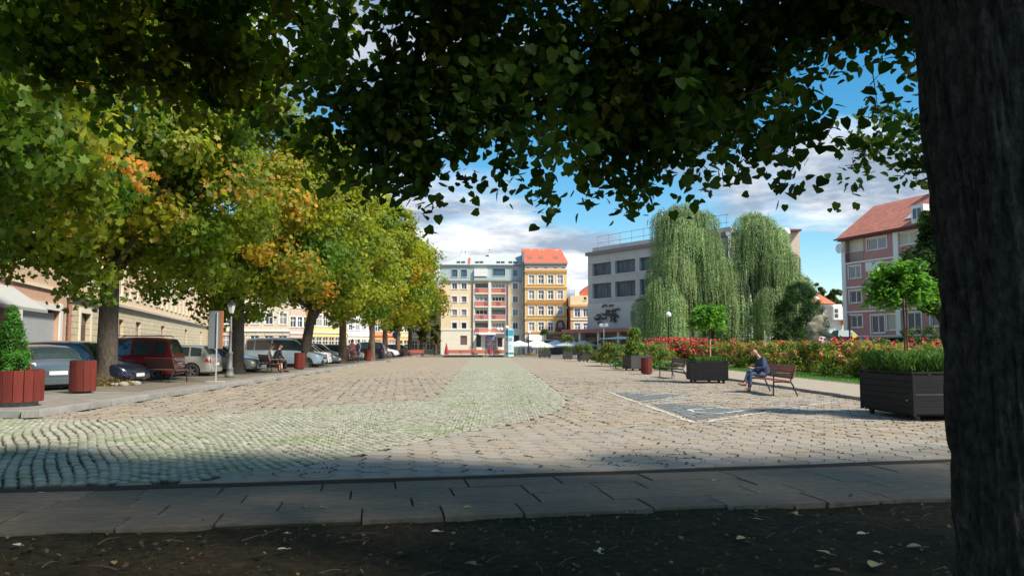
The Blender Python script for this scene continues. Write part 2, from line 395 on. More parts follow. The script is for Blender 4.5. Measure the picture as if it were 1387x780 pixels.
# ---- hexagonal concrete pavers
HA = .35; HR = HA/math.sqrt(3); rot = math.radians(7)
cR, sR = math.cos(rot), math.sin(rot)
def hex_centers():
    out = []
    for i in range(-70, 110):
        for j in range(-40, 190):
            u = i*HR*1.5; v = j*HA+(HA/2 if i % 2 else 0)
            x = u*cR-v*sR; y = u*sR+v*cR+5
            if y > FAR+.1 or y < joint_y(x)+.24: continue
            if x < -9.15 or x > 9.55:
                if not (x <= -9.15 and y < 15.5 and x > -14) and not (x >= 9.55 and x < 15 and y < 13.8): continue
            if in_path(x, y): continue
            out.append((x, y, i, j))
    out.sort(key=lambda p: p[0]**2+p[1]**2)
    return out
HC = hex_centers()
hidx = {}
def hexmb(mb, x, y, z, tx, ty, r=HR-.006, rot=rot):
    vs = []
    for rr, dz in ((r, -.055), (r, -.007), (r-.010, 0)):
        for k in range(6):
            a = rot+k*PI/3; dx = rr*math.cos(a); dy = rr*math.sin(a); vs.append((x+dx, y+dy, z+dz+dx*tx+dy*ty))
    fs = [tuple(range(12, 18))]
    for k in (0, 6):
        for i in range(6): fs.append((k+i, k+(i+1) % 6, k+6+(i+1) % 6, k+6+i))
    mb.add(vs, fs)
plaza = thing('hexagonal_paving', None, None, (0, 0, 0)); del_keys = [plaza.pop(k) for k in list(plaza.keys())]
plaza['kind'] = 'structure'
one = MB(); hexmb(one, 0, 0, 0, 0, 0); hex_me = one.mesh('paver', M_hex)
SIDE_DARK = np.array([.050, .044, .026])  # dark tone of paver and sett sides, blended into their chamfered rims
def pcols(c, n=18, top=6, side_mix=.6):
    c = np.array(c); return [tuple(SIDE_DARK)]*(n-2*top)+[tuple(c*(1-side_mix)+SIDE_DARK*side_mix)]*top+[tuple(c)]*top
def hexcol():
    b = rnd.gauss(1, .08); w = rnd.uniform(-.02, .02); return (.318*b+w, .260*b, .194*b-w)
hex_var = []
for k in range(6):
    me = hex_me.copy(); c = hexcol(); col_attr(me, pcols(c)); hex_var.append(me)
HZ = {}
vis = [h for h in HC if abs(h[0]-.02*h[1]) < h[1]*.67+.3]
near = set((h[2], h[3]) for h in vis[:290])
mb = MB(); cols = []
for x, y, i, j in HC:
    z = rnd.gauss(0, .0022); tx, ty = rnd.gauss(0, .006), rnd.gauss(0, .006)
    if (i, j) in near:
        share('paver', rnd.choice(hex_var), plaza, (x, y, z), (ty, -tx, rnd.gauss(0, .006)))
    else:
        r = HR-.006
        if noise.noise((x*.5, y*.5, 5)) > .1: r = HR-.010
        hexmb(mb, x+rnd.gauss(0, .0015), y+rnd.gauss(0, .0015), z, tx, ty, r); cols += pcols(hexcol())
    HZ[(i, j)] = z
def clip_half(poly, jx):     # keep the part of a paver beyond the joint line
    out = []; f = lambda p: p[1]-(joint_y(p[0])+jx)
    for a, c in zip(poly, poly[1:]+poly[:1]):
        fa, fc = f(a), f(c)
        if fa >= 0: out.append(a)
        if fa*fc < 0: t = fa/(fa-fc); out.append((a[0]+(c[0]-a[0])*t, a[1]+(c[1]-a[1])*t))
    return out
for i in range(-70, 110):
    for j in range(-60, 60):
        u = i*HR*1.5; v = j*HA+(HA/2 if i % 2 else 0); x = u*cR-v*sR; y = u*sR+v*cR+5
        if abs(x) > 12 or y >= joint_y(x)+.24 or y < joint_y(x)-.24: continue
        pp = clip_half([(x+(HR-.006)*math.cos(rot+k*PI/3), y+(HR-.006)*math.sin(rot+k*PI/3)) for k in range(6)], .03)
        if len(pp) < 3 or in_path(x, y+.15): continue
        mb.prism(pp, -.058, rnd.gauss(0, .0015)); cols += [hexcol()]*(2*len(pp))
o = mb.build('paver_field', M_hex, plaza, kind='stuff'); col_attr(o.data, np.array(cols))
# ---- granite setts in wavy courses
path = thing('granite_sett_paving', None, None); [path.pop(k) for k in list(path.keys())]; path['kind'] = 'structure'
def settmb(mb, x, y, z, a, w, d):
    c, s = math.cos(a), math.sin(a); vs = []
    jx = [rnd.uniform(.86, 1.0) for _ in range(4)]
    for f, dz in ((1, -.058), (1, -.010), (.66, .013)):
        for k, (sx, sy) in enumerate(((-1, -1), (1, -1), (1, 1), (-1, 1))):
            dx, dy = sx*w*f*jx[k]/2, sy*d*f*jx[k]/2; vs.append((x+dx*c-dy*s, y+dx*s+dy*c, z+dz))
    fs = [(8, 9, 10, 11)]
    for k in (0, 4):
        for i in range(4): fs.append((k+i, k+(i+1) % 4, k+4+(i+1) % 4, k+4+i))
    mb.add(vs, fs)
def settcol(x, y):
    b = rnd.gauss(1, .13); gm = max(0, noise.noise((x*.7, y*.7, 1))*1.2+rnd.gauss(0, .12))
    return (.36*b-.09*gm, .345*b-.03*gm, .262*b-.10*gm)
spots = []
for i in range(-110, 60):
    for j in range(-30, 330):
        a0 = .10+.5*math.sin(i*.135*.9)                     # courses bend like scale fans
        x = i*.136+.35*math.sin(j*.05)*0; yb = 6+j*.128
        y = yb+.24*math.sin(x*1.15+.12*yb)+.10*math.sin(x*2.7+1)
        ang = math.atan(.24*1.15*math.cos(x*1.15+.12*yb)+.10*2.7*math.cos(x*2.7+1))
        x += .068*(j % 2)
        if y > FAR: continue
        if not in_path(x, y) or y < joint_y(x)+.1: continue
        spots.append((x, y, ang))
spots.sort(key=lambda p: p[0]**2+p[1]**2)
vis_n = 0; mb = MB(); cols = []
sv = []
for k in range(8):
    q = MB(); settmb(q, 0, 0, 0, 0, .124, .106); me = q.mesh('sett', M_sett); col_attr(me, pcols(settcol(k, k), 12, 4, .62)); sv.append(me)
for x, y, a in spots:
    z = rnd.gauss(-.002, .004)
    if vis_n < 290 and abs(x-.02*y) < y*.66:
        share('sett', rnd.choice(sv), path, (x, y, z), (rnd.gauss(0, .03), rnd.gauss(0, .03), a+rnd.gauss(0, .06)), (rnd.uniform(.88, 1.05), rnd.uniform(.88, 1.03), 1)); vis_n += 1
    else:
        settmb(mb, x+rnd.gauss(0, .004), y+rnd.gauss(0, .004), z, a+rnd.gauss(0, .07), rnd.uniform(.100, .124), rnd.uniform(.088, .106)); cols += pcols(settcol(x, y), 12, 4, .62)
o = mb.build('sett_field', M_sett, path, kind='stuff'); col_attr(o.data, np.array(cols))
print('hex', len(HC), 'setts', len(spots))
# dirt and small weeds lodged in the joints between pavers
rs = np.random.RandomState(6); P = []; Sx = []
for x, y, i, j in HC:
    if y > 34: continue
    pr = .22+.9*max(0, noise.noise((x*.45, y*.45, 3)))
    for e_ in range(6):
        if rs.rand() < pr*.5:
            a = rot+(e_+.5)*PI/3; m_ = int(rs.randint(3, 9)); t_ = rs.uniform(-.09, .09, m_)
            for q in t_: P.append((x+math.cos(a)*HA/2-math.sin(a)*q, y+math.sin(a)*HA/2+math.cos(a)*q, .001+rs.uniform(0, .006)))
P = np.array(P); n = len(P)
leaves('joint_dirt', P, rs.normal(size=(n, 3))*.35+[0, 0, 1.], rs.uniform(.015, .05, n), np.array([[.035, .030, .018], [.05, .055, .02], [.07, .09, .025]])[rs.randint(0, 3, n)]*rs.uniform(.6, 1.3, (n, 1)), leaf_mat('litter', .05, .8), plaza, KITE, KITE_F, kind='stuff')
# moss and grass in the joints of the setts
rs = np.random.RandomState(5)
P = []
for x, y, a in spots:
    if noise.noise((x*.6, y*.6, 1)) > -.05 and y < 30 and rs.rand() < .8:
        for q in range(3): P.append((x+rs.uniform(-.07, .07), y+.062+rs.uniform(-.006, .006), .004))
P = np.array(P); n = len(P)
leaves('joint_grass', P, rs.normal(size=(n, 3))*[1, 1, .2], rs.uniform(.02, .05, n), np.array([.06, .11, .022])*rs.uniform(.5, 1.4, (n, 1)), leaf_mat('grass_blade', .2), path, BLADE, BLADE_F, axis=np.tile([0, 0, 1.], (n, 1))+rs.normal(size=(n, 3))*.4, kind='stuff')
# ---- kerb-side gaps: fine setts and soil where fields end are covered by the bed
# ---- slab walk
walk = thing('slab_walk', None, None); [walk.pop(k) for k in list(walk.keys())]; walk['kind'] = 'structure'
sl = MB(); sl.cbox(-.5, .5, -.5, .5, -.09, 0, .006)
slab_me = sl.mesh('slab', M_slab)
for row in range(4):
    x = -8.6+rnd.uniform(0, .5)
    while x < 8.4:
        L_ = rnd.choice([.5, .7, .75, 1.0, 1.0, 1.2]); xc = x+L_/2
        e, j = edge_y(xc), joint_y(xc)-.035
        d = (j-e)/4; yc = e+d*(row+.5); sl_ = .153+(.168+.007*xc-.153)*(row+.5)/4
        off = rnd.uniform(-.05, .03) if row == 0 else 0
        share('slab', slab_me, walk, (xc, yc+off/2, rnd.gauss(-.036, .003)), (rnd.gauss(0, .004), rnd.gauss(0, .003), math.atan(sl_)+rnd.gauss(0, .002)), ((L_-.007)*1.0, d-.007+(-off if row == 0 else 0), 1))
        x += L_
# narrow dark strip, painting in the shade on the pavers' step face
g = MB(); pts = [(x, joint_y(x)+.018, -.004+.003*math.sin(x*3)) for x in np.linspace(-13, 13, 70)]
for a, b in zip(pts[:-1], pts[1:]):
    g.hexa([(a[0], a[1]-.004, -.05), (b[0], b[1]-.004, -.05), (b[0], b[1]+.004, -.05), (a[0], a[1]+.004, -.05), (a[0], a[1]-.004, a[2]), (b[0], b[1]-.004, b[2]), (b[0], b[1]+.004, b[2]), (a[0], a[1]+.004, a[2])])
g.build('step_shade_strip', mat('step_shade_dark', (.06, .045, .035), .7, .3, 20), walk)
# ---- painted play field on the pavers
M_paint = mat('white_paint', (.58, .55, .47), .8, .15, 14, .2, 60); M_blue = mat('blue_grey_paint', (.13, .155, .175), .85, .25, 5, .2, 60, col2=(.20, .20, .17))
def hex_near(x, y):
    X, Y = x, y-5; u = X*cR+Y*sR; v = -X*sR+Y*cR
    i0 = round(u/(HR*1.5)); best = None
    for i in (i0-1, i0, i0+1):
        j = round((v-(HA/2 if i % 2 else 0))/HA)
        du = u-i*HR*1.5; dv = v-(j*HA+(HA/2 if i % 2 else 0))
        d = max(abs(dv), abs(dv*.5+du*.8660254), abs(dv*.5-du*.8660254))
        if best is None or d < best[0]: best = (d, i, j)
    return best
def paint(name, m, test, bb, z, step=.03):
    mb = MB(); y = bb[1]
    while y < bb[3]:
        x = bb[0]
        while x < bb[2]:
            if test(x, y) and hex_near(x, y)[0] < HA/2-.014 and noise.noise((x*6, y*6, 2)) > -.38:
                mb.quad((x-step/2, y-step/2, z), (x+step/2, y-step/2, z), (x+step/2, y+step/2, z), (x-step/2, y+step/2, z))
            x += step
        y += step
    return mb.build(name, m, paintroot)
paintroot = thing('painted_play_field', None, None); [paintroot.pop(k) for k in list(paintroot.keys())]; paintroot['kind'] = 'structure'
pl = lambda *pp: [G(*p) for p in pp]
LINES = [pl((824, 531), (938, 572)), pl((938, 572), (1020, 570), (1130, 569), (1296, 570)), pl((824, 531), (880, 529), (987, 526), (1050, 527)),
         pl((866, 544), (905, 540), (990, 533)), pl((958, 571), (1040, 558), (1124, 545)), pl((990, 533), (1080, 541), (1124, 545)), pl((870, 548), (945, 544), (1030, 543)),
         pl((1038, 556), (1100, 559), (1164, 562)), pl((1027, 543), (1135, 543)), pl((872, 535), (905, 533), (930, 536), (905, 539)),
         pl((934, 555), (975, 552), (1010, 556), (975, 560), (940, 558), (934, 555)), pl((1124, 545), (1200, 548), (1260, 552))]
def seg_d(x, y, a, b):
    vx, vy = b[0]-a[0], b[1]-a[1]; t = max(0, min(1, ((x-a[0])*vx+(y-a[1])*vy)/(vx*vx+vy*vy+1e-9)))
    return math.hypot(x-a[0]-vx*t, y-a[1]-vy*t)
SEG = [(a, b) for l in LINES for a, b in zip(l[:-1], l[1:])]
def on_line(x, y):
    wx = x+.05*noise.noise((x*3, y*3, 0)); wy = y+.07*noise.noise((x*3, y*3, 9))
    return any(seg_d(wx, wy, a, b) < .05 for a, b in SEG)
T1 = pl((832, 532), (940, 535), (872, 545)); T2 = pl((880, 547), (905, 546), (1037, 557), (1000, 561), (942, 569))
bbx = (2.5, 14, 9.4, 27)
paint('white_line', M_paint, on_line, bbx, .009)
paint('blue_field', M_blue, lambda x, y: (inside(x, y, T1) or inside(x, y, T2)) and not on_line(x, y), bbx, .009, .04)

# ---- left platform with kerb, road
PX = -9.3
g = MB(); g.prism([(PX-.15, 16.05), (PX-.15, 110), (-13.9, 110), (-13.9, 16.05)], -.6, .12)
g.build('parking_platform', M_plat, kind='structure')
g = MB(); g.prism([(-10.2, 22.6), (-10.0, 104), (-13.2, 104), (-13.6, 22.6)], .1, .124); g.build('tree_strip', M_dirt, kind='structure')
g = MB(); g.prism([(-13.9, 15.4), (-13.9, 117.9), (-70, 117.9), (-60, 15.4)][::-1], -.6, .03); g.build('road', M_asph, kind='structure')
kb = thing('kerb', None, None); [kb.pop(k) for k in list(kb.keys())]; kb['kind'] = 'structure'
q = MB(); q.cbox(-.5, .5, -.5, .5, -.15, .0, .02); kme = q.mesh('kerb_stone', M_kerb)
y = 16.1
while y < 104:
    L_ = 1.0
    share('kerb_stone', kme, kb, (PX-.065+rnd.gauss(0, .006), y+L_/2, .135+rnd.gauss(0, .004)), (0, 0, rnd.gauss(0, .004)), (.15, L_-.012, 1)); y += L_
x = PX-.14
share('kerb_stone', kme, kb, (PX-.10, 15.98, .145), (0, 0, .5), (.30, .24, 1))
while x > -13.8:
    share('kerb_stone', kme, kb, (x-.6, 15.98, .135+rnd.gauss(0, .003)), (0, 0, rnd.gauss(0, .004)), (.988, .15, 1)); x -= 1.0
# ---- right side: kerb, walk, lawn
RX = 9.7
g = MB(); g.prism([(RX, 13.5), (12.7, 13.5), (12.7, 92), (RX, 92)], -.6, .07); g.build('side_walk', M_walk, kind='structure')
g = MB(); g.prism([(12.8, 10), (80, 10), (80, 92), (12.8, 92)], -.6, .06); g.build('lawn', M_grass, kind='structure')
kr = thing('edge_kerb', None, None); [kr.pop(k) for k in list(kr.keys())]; kr['kind'] = 'structure'
y = 13.5
while y < 91:
    share('kerb_stone', kme, kr, (RX-.06+rnd.gauss(0, .006), y+.5, .085+rnd.gauss(0, .004)), (0, 0, rnd.gauss(0, .004)), (.12, .988, 1))
    share('kerb_stone', kme, kr, (12.75+rnd.gauss(0, .006), y+.5, .09+rnd.gauss(0, .004)), (0, 0, rnd.gauss(0, .004)), (.09, .988, 1)); y += 1
rs = np.random.RandomState(8); n = 14000
P = np.stack([rs.uniform(12.85, 14.9, n), rs.uniform(10, 60, n), np.full(n, .10)], 1)
leaves('lawn_grass', P, rs.normal(size=(n, 3))*[1, 1, .1], rs.uniform(.09, .17, n), np.array([.10, .22, .03])*rs.uniform(.6, 1.4, (n, 1)), leaf_mat('grass_blade', .2), None, BLADE, BLADE_F, axis=np.tile([0, 0, 1.], (n, 1)), kind='stuff')

# ---- foreground litter
rs = np.random.RandomState(12); n = 2600
x = rs.uniform(-7, 7, n); y = rs.uniform(3.5, 7.9, n); k = y < 6.98+.153*x-.05; x, y = x[k], y[k]; n = len(x)
P = np.stack([x, y, np.full(n, -.05)], 1)
leaves('weeds', P, rs.normal(size=(n, 3))*[1, 1, .2], rs.uniform(.02, .06, n)*(1+(rs.rand(n) > .93)*.6), np.array([.045, .07, .018])*rs.uniform(.4, 1.5, (n, 1)), leaf_mat('grass_blade', .2), None, BLADE, BLADE_F, axis=np.tile([0, 0, 1.], (n, 1))+rs.normal(size=(n, 3))*.7, kind='stuff')
mb = MB()
rg = random.Random(3)
for i in range(900):
    x = rg.uniform(-7, 7); y = rg.uniform(3.8, edge_y(x)-.03); r = rg.uniform(.004, .013)*(2 if rg.random() < .05 else 1)
    mb.ball((x, y, -.056), r, 5, .6, .3, rg)
mb.build('soil_crumbs', mat('crumb', (.07, .056, .042), .95, .5, 30), kind='stuff')
mb = MB(); n = 1500
x = rs.uniform(-7, 7, n); y = rs.uniform(3.8, 7.0, n)**1.0+.153*x; y = np.where(rs.rand(n) < .7, 6.9+.153*x-rs.uniform(0, 3, n), y); P = np.stack([x, y, np.where(y < 6.93+.153*x, -.05, .008)], 1)
cc = np.array([[.15, .10, .05], [.22, .16, .06], [.10, .06, .035]])[rs.randint(0, 3, n)]*rs.uniform(.4, 1.2, (n, 1))
leaves('leaf_litter', P, np.tile([0, 0, 1.], (n, 1))+rs.normal(size=(n, 3))*.35, rs.uniform(.015, .045, n), cc, leaf_mat('litter', .05, .8), None, HEART, HEART_F, kind='stuff')
def fallen(px, py, size, color, label, curl=.25, rz=0, name='fallen_leaf'):
    soilz = -.048
    x, y = G(px, py, soilz)
    if y > edge_y(x)-.02: x, y = G(px, py, -.028); z = -.03
    else: z = soilz
    mb = MB(); n = 7; vs = []
    for i in range(n+1):
        t = i/n; w = .46*math.sin(PI*min(1, t*1.02))**.6*(1-.25*t)+.003
        for k in (-1, -.5, 0, .5, 1):
            vs.append((k*w*size, (t-.5)*size*1.05, (curl*abs(k)**2*w+.10*curl*math.sin(t*5))*size+.004+rnd.uniform(0, .003)))
    fs = [(i*5+k, i*5+k+1, (i+1)*5+k+1, (i+1)*5+k) for i in range(n) for k in range(4)]
    mb.add(vs, fs)
    m = mat('fallen_'+color, {'yellow': (.55, .42, .14), 'pale': (.62, .56, .42), 'brown': (.30, .17, .09), 'pink': (.50, .30, .22)}[color], .6, .3, 25, .2, 60)
    o = mb.build(name, m, None, (x, y, z), smooth=True); o.rotation_euler = (rnd.uniform(-.15, .15), rnd.uniform(-.15, .15), rz)
    st = MB(); st.tube([(0, -.5*size, .004), (.1*size, -.75*size, .01), (.15*size, -.95*size, .006)], .0018, 5); st.build('leaf_stalk', m, o)
    tag(o, label, 'leaf', 'fallen leaves on the foreground ground')
mb = MB(); rg = random.Random(33)
for k in range(60):
    x = rg.uniform(-5, 5); y = rg.uniform(4.2, 6.8)+.153*x; a = rg.uniform(0, PI); l_ = rg.uniform(.06, .28); d_ = Vector((math.cos(a), math.sin(a), 0))
    mb.tube([Vector((x, y, -.05)), Vector((x, y, -.042))+d_*l_*.5+Vector((rg.uniform(-.02, .02), 0, .006)), Vector((x, y, -.05))+d_*l_], [.004, .003, .002], 4)
mb.build('dry_twigs', mat('twig_brown', (.14, .10, .06), .9, .3, 20), kind='stuff')
for a in [(1074, 697, .10, 'yellow', 'yellow fallen leaf on dark soil just below the slab walk, right of centre', .5, .5), (1005, 730, .10, 'yellow', 'small curled yellow leaf on the soil, left of the upright yellow one', .3, 2.0),
          (1115, 748, .095, 'yellow', 'square-looking yellow leaf lying flat in the soil between two larger leaves', .2, .8), (1187, 766, .14, 'yellow', 'largest yellow fallen leaf with a stalk, lowest at the right', .35, 2.3),
          (1239, 741, .11, 'pink', 'pinkish brown fallen leaf nearest the thick trunk', .3, 1.4), (1167, 723, .08, 'pale', 'narrow pale leaf above the pinkish brown one', .2, 1.7),
          (1187, 748, .06, 'pale', 'tiny pale leaf just above the largest yellow leaf', .2, .3), (1024, 703, .06, 'pale', 'pale leaf scrap at the shaded slab edge, right of centre', .2, 1.0),
          (968, 650, .06, 'pale', 'pale leaf lying on the slab walk right of centre', .2, 2.0), (1258, 659, .055, 'pale', 'pale leaf on the slab walk beside the thick trunk', .2, 1.2),
          (632, 687, .065, 'yellow', 'yellowish leaf at the broken slab edge in the middle', .3, 1.5), (590, 720, .07, 'pale', 'pale leaf on the soil below the middle slabs, left one of a pair', .2, 1.8),
          (613, 722, .06, 'brown', 'brown leaf on the soil, right one of the pair below the middle slabs', .3, .2), (637, 764, .09, 'brown', 'brown leaf at the bottom of the soil in the middle', .3, 1.1),
          (808, 748, .065, 'pale', 'white-edged leaf scrap standing on the soil, centre right', .6, .6), (813, 745, .04, 'pale', 'tiny white petal beside the leaf scrap, centre right', .6, 2.0),
          (412, 686, .055, 'pale', 'white scrap of leaf on the left part of the slab walk, first of a cluster', .4, .4), (436, 687, .06, 'pale', 'white scrap of leaf at the right end of the cluster on the slab walk', .3, 1.9),
          (386, 723, .06, 'pale', 'pale leaf on the soil under the cluster of white scraps', .3, 1.1), (382, 744, .07, 'pale', 'pale leaf low in the soil left of centre', .2, 2.1),
          (54, 667, .045, 'pale', 'lone pale leaf at the left end of the slab walk', .2, 1.6), (573, 682, .04, 'pale', 'tiny pale leaf on the slabs in the middle', .2, 1.0),
          (1130, 773, .08, 'brown', 'brown leaf at the very bottom, left of the largest yellow leaf', .3, .9), (22, 738, .07, 'pale', 'pale leaf on the soil in the lower left corner', .2, 1.2)]:
    fallen(*a)
# ================================================================== BUILDINGS
M_glass = mat('window_glass', (.045, .06, .08), .12, spec=.8)
M_glassd = mat('dark_glass', (.02, .02, .03), .2, spec=.6)
M_curt = mat('curtained_glass', (.28, .26, .25), .25, spec=.7, var=.3, vscale=2)
M_white = mat('white_trim', (.78, .76, .72), .6, .06, 4)
M_cream = mat('cream_render', (.80, .62, .36), .9, .07, .6, .15, 30)
M_pale = mat('pale_render', (.80, .72, .55), .9, .07, .6, .15, 30)
M_orange = mat('ochre_render', (.80, .52, .20), .9, .08, .8, .15, 30)
M_salmon = mat('salmon_render', (.60, .36, .25), .9, .08, .8, .15, 30)
M_redroof = mat('red_roof', (.56, .13, .07), .85, .15, 2, .4, 12)
M_mansard = mat('mansard_zinc', (.42, .50, .48), .6, .12, 1.5, .2, 10, stretch=(3, 1, .3))
M_lightroof = mat('pale_roof', (.46, .50, .47), .7, .08, .8, .2, 10)
M_darkred = mat('dark_red', (.18, .045, .045), .7, .15, 4)
M_pipe = mat('down_pipe', (.20, .14, .12), .6)
M_conc = mat('grey_concrete', (.58, .57, .53), .9, .10, .35, .3, 14, col2=(.50, .49, .46))
M_darkm = mat('dark_metal', (.03, .03, .032), .5, .2, 10)
M_brown = mat('brown_fascia', (.12, .085, .07), .7, .2, 3)

def wall(bd, name, x0, x1, z0, z1, holes, m, y=0.0, depth=.22, **kw):
    """wall panel in the local xz plane with real openings and reveals"""
    holes = [(max(h[0], x0+.02), min(h[1], x1-.02), max(h[2], z0+.0), min(h[3], z1-.02)) for h in holes]
    xs = sorted(set([x0, x1]+[v for h in holes for v in h[:2]])); zs = sorted(set([z0, z1]+[v for h in holes for v in h[2:4]]))
    mb = MB()
    for a, b in zip(xs[:-1], xs[1:]):
        run = None
        for c, d in zip(zs[:-1], zs[1:]):
            cx, cz = (a+b)/2, (c+d)/2
            hole = any(h[0] < cx < h[1] and h[2] < cz < h[3] for h in holes)
            if hole:
                if run: mb.quad((a, y, run[0]), (b, y, run[0]), (b, y, run[1]), (a, y, run[1])); run = None
            else: run = (run[0] if run else c, d)
        if run: mb.quad((a, y, run[0]), (b, y, run[0]), (b, y, run[1]), (a, y, run[1]))
    for h in holes:
        a, b, c, d = h
        mb.quad((a, y, c), (a, y+depth, c), (a, y+depth, d), (a, y, d)); mb.quad((b, y+depth, c), (b, y, c), (b, y, d), (b, y+depth, d))
        mb.quad((a, y, d), (a, y+depth, d), (b, y+depth, d), (b, y, d)); mb.quad((a, y+depth, c), (a, y, c), (b, y, c), (b, y+depth, c))
    return mb.build(name, m, bd, **kw)
def window(bd, x0, x1, z0, z1, y=0.0, rec=.14, cols=2, rows=1, fm=None, gm=None, sill=True, surround=0, sm=None, fw=.07, trans=None, arch=False, sillm=None):
    fm = fm or M_white; gm = gm or rnd.choice([M_glass, M_glass, M_curt])
    mb = MB(); yy = y+rec
    mb.box(x0, x0+fw, yy, yy+.07, z0, z1); mb.box(x1-fw, x1, yy, yy+.07, z0, z1)
    mb.box(x0+fw, x1-fw, yy, yy+.07, z0, z0+fw); mb.box(x0+fw, x1-fw, yy, yy+.07, z1-fw, z1)
    for c in range(1, cols):
        xc = x0+(x1-x0)*c/cols; mb.box(xc-fw/2, xc+fw/2, yy+.004, yy+.066, z0+fw, z1-fw)
    for r in range(1, rows):
        zc = z0+(z1-z0)*(r/rows if trans is None else trans); mb.box(x0+fw, x1-fw, yy+.008, yy+.06, zc-fw/2, zc+fw/2)
    if surround:
        s = surround; q = sm or M_white
        mb2 = MB(); e = .004
        mb2.box(x0-s, x0-e, y-.05, y+.02, z0-s*.6, z1+s); mb2.box(x1+e, x1+s, y-.05, y+.02, z0-s*.6, z1+s)
        mb2.box(x0-e, x1+e, y-.05, y+.02, z1+e, z1+s); mb2.box(x0-e, x1+e, y-.05, y+.02, z0-s*.6, z0-e)
    w = mb.build('window', fm, bd)
    if surround: mb2.build('surround', q, w)
    p = MB(); p.box(x0+fw, x1-fw, yy+.03, yy+.04, z0+fw, z1-fw); p.build('pane', gm, w)
    if sill:
        q = MB(); q.box(x0-.08, x1+.08, y-.12, y+rec-.004, z0-.07, z0-.004); q.build('sill', sillm or M_white, w)
    return w
def shell(bd, x0, x1, z0, z1, D, m, y=0.0):
    mb = MB(); y1 = y+D
    mb.quad((x0, y1, z0), (x0, y, z0), (x0, y, z1), (x0, y1, z1)); mb.quad((x1, y, z0), (x1, y1, z0), (x1, y1, z1), (x1, y, z1))
    mb.quad((x1, y1, z0), (x0, y1, z0), (x0, y1, z1), (x1, y1, z1))
    mb.quad((x0, y+.6, z0), (x1, y+.6, z0), (x1, y+.6, z1), (x0, y+.6, z1))
    mb.quad((x0, y, z1-.01), (x1, y, z1-.01), (x1, y1, z1-.01), (x0, y1, z1-.01))
    return mb.build('side_walls', m, bd)
def simple(bd, name, x0, x1, y0, y1, z0, z1, m, **kw):
    mb = MB(); mb.box(x0, x1, y0, y1, z0, z1); return mb.build(name, m, bd, **kw)

# ---------------------------------------------------------------- yellow apartment block with loggias
YB = 170.0
X = lambda px: XA(px, YB); Z = lambda py: ZA(py, YB)
GZ = -.66
b = thing('apartment_block', 'tall yellow apartment block with grey-green mansard floor and stacked red loggias', 'building', (X(597), YB, GZ))
ox = X(597); x = lambda px: X(px)-ox; z = lambda py: Z(py)-GZ
xl, xr = x(597), x(710.5)
ztop = z(381.5); zg = z(446.5)
rows = [387.4, 405.4, 423.2, 441]
holes = []; wins = []
for i, py in enumerate(rows):
    for px in (615.3, 628.2, 698):
        w = .55; hh = .66
        h = (x(px)-w, x(px)+w, z(py)-hh, z(py)+hh); holes.append(h); wins.append((h, i))
holes_up = holes+[(x(641.5), x(686.5), zg+.02, ztop-.02)]
wall(b, 'wall', xl, xr, zg, ztop, holes_up, M_cream)
shell(b, xl, xr, 0, ztop, 14, M_cream, 0)
for h, i in wins: window(b, *h, cols=2 if i == 0 or h[0] > x(650) else 1, surround=.32, gm=[M_glass, mat('mauve_glass', (.20, .11, .13), .2), M_curt, M_glassd][i], fm=M_white)
# ground floor
gh = [(x(623.5), x(632.5), z(467), z(454.5)), (x(645), x(651.5), z(470), z(453)), (x(656.5), x(673), 0.02, z(460)), (x(674), x(680.5), z(470), z(453)), (x(695), x(703.5), z(464), z(454))]
wall(b, 'ground_floor_wall', xl, xr, 0, zg-.004, gh, M_pale, y=-.03)
window(b, *gh[0], y=-.03, cols=1, rows=2, trans=.8, fm=M_darkred, gm=mat('mauve_glass', (.20, .11, .13), .2), sill=False)
window(b, *gh[1], y=-.03, cols=2, rows=2, fm=M_brown, gm=M_glassd); window(b, *gh[3], y=-.03, cols=2, rows=2, fm=M_brown, gm=M_glassd)
window(b, *gh[4], y=-.03, cols=1, rows=2, trans=.75, fm=M_darkred, gm=M_glassd, sill=False)
dd = window(b, *gh[2], y=-.03, cols=3, rows=2, trans=.72, fm=M_white, gm=M_curt, sill=False); dd.name = 'shop_front'
# bay under the windows
for a_, b_ in ((643.5, 652.5), (673, 681.5)):
    q = MB(); q.prism([(x(a_), -.03), (x(a_)+.3, -.7), (x(b_)-.3, -.7), (x(b_), -.03)], z(474), z(470.3)); q.build('window_bay', M_pale, b)
# belt course, pipes
simple(b, 'belt_course', xl-.05, xr, -.14, -.034, zg-.1, zg+.15, M_white)
for px in (640.2, 687.6):
    q = MB(); q.tube([(x(px), -.16, 0), (x(px), -.16, ztop)], .13, 8); q.build('down_pipe', M_pipe, b)
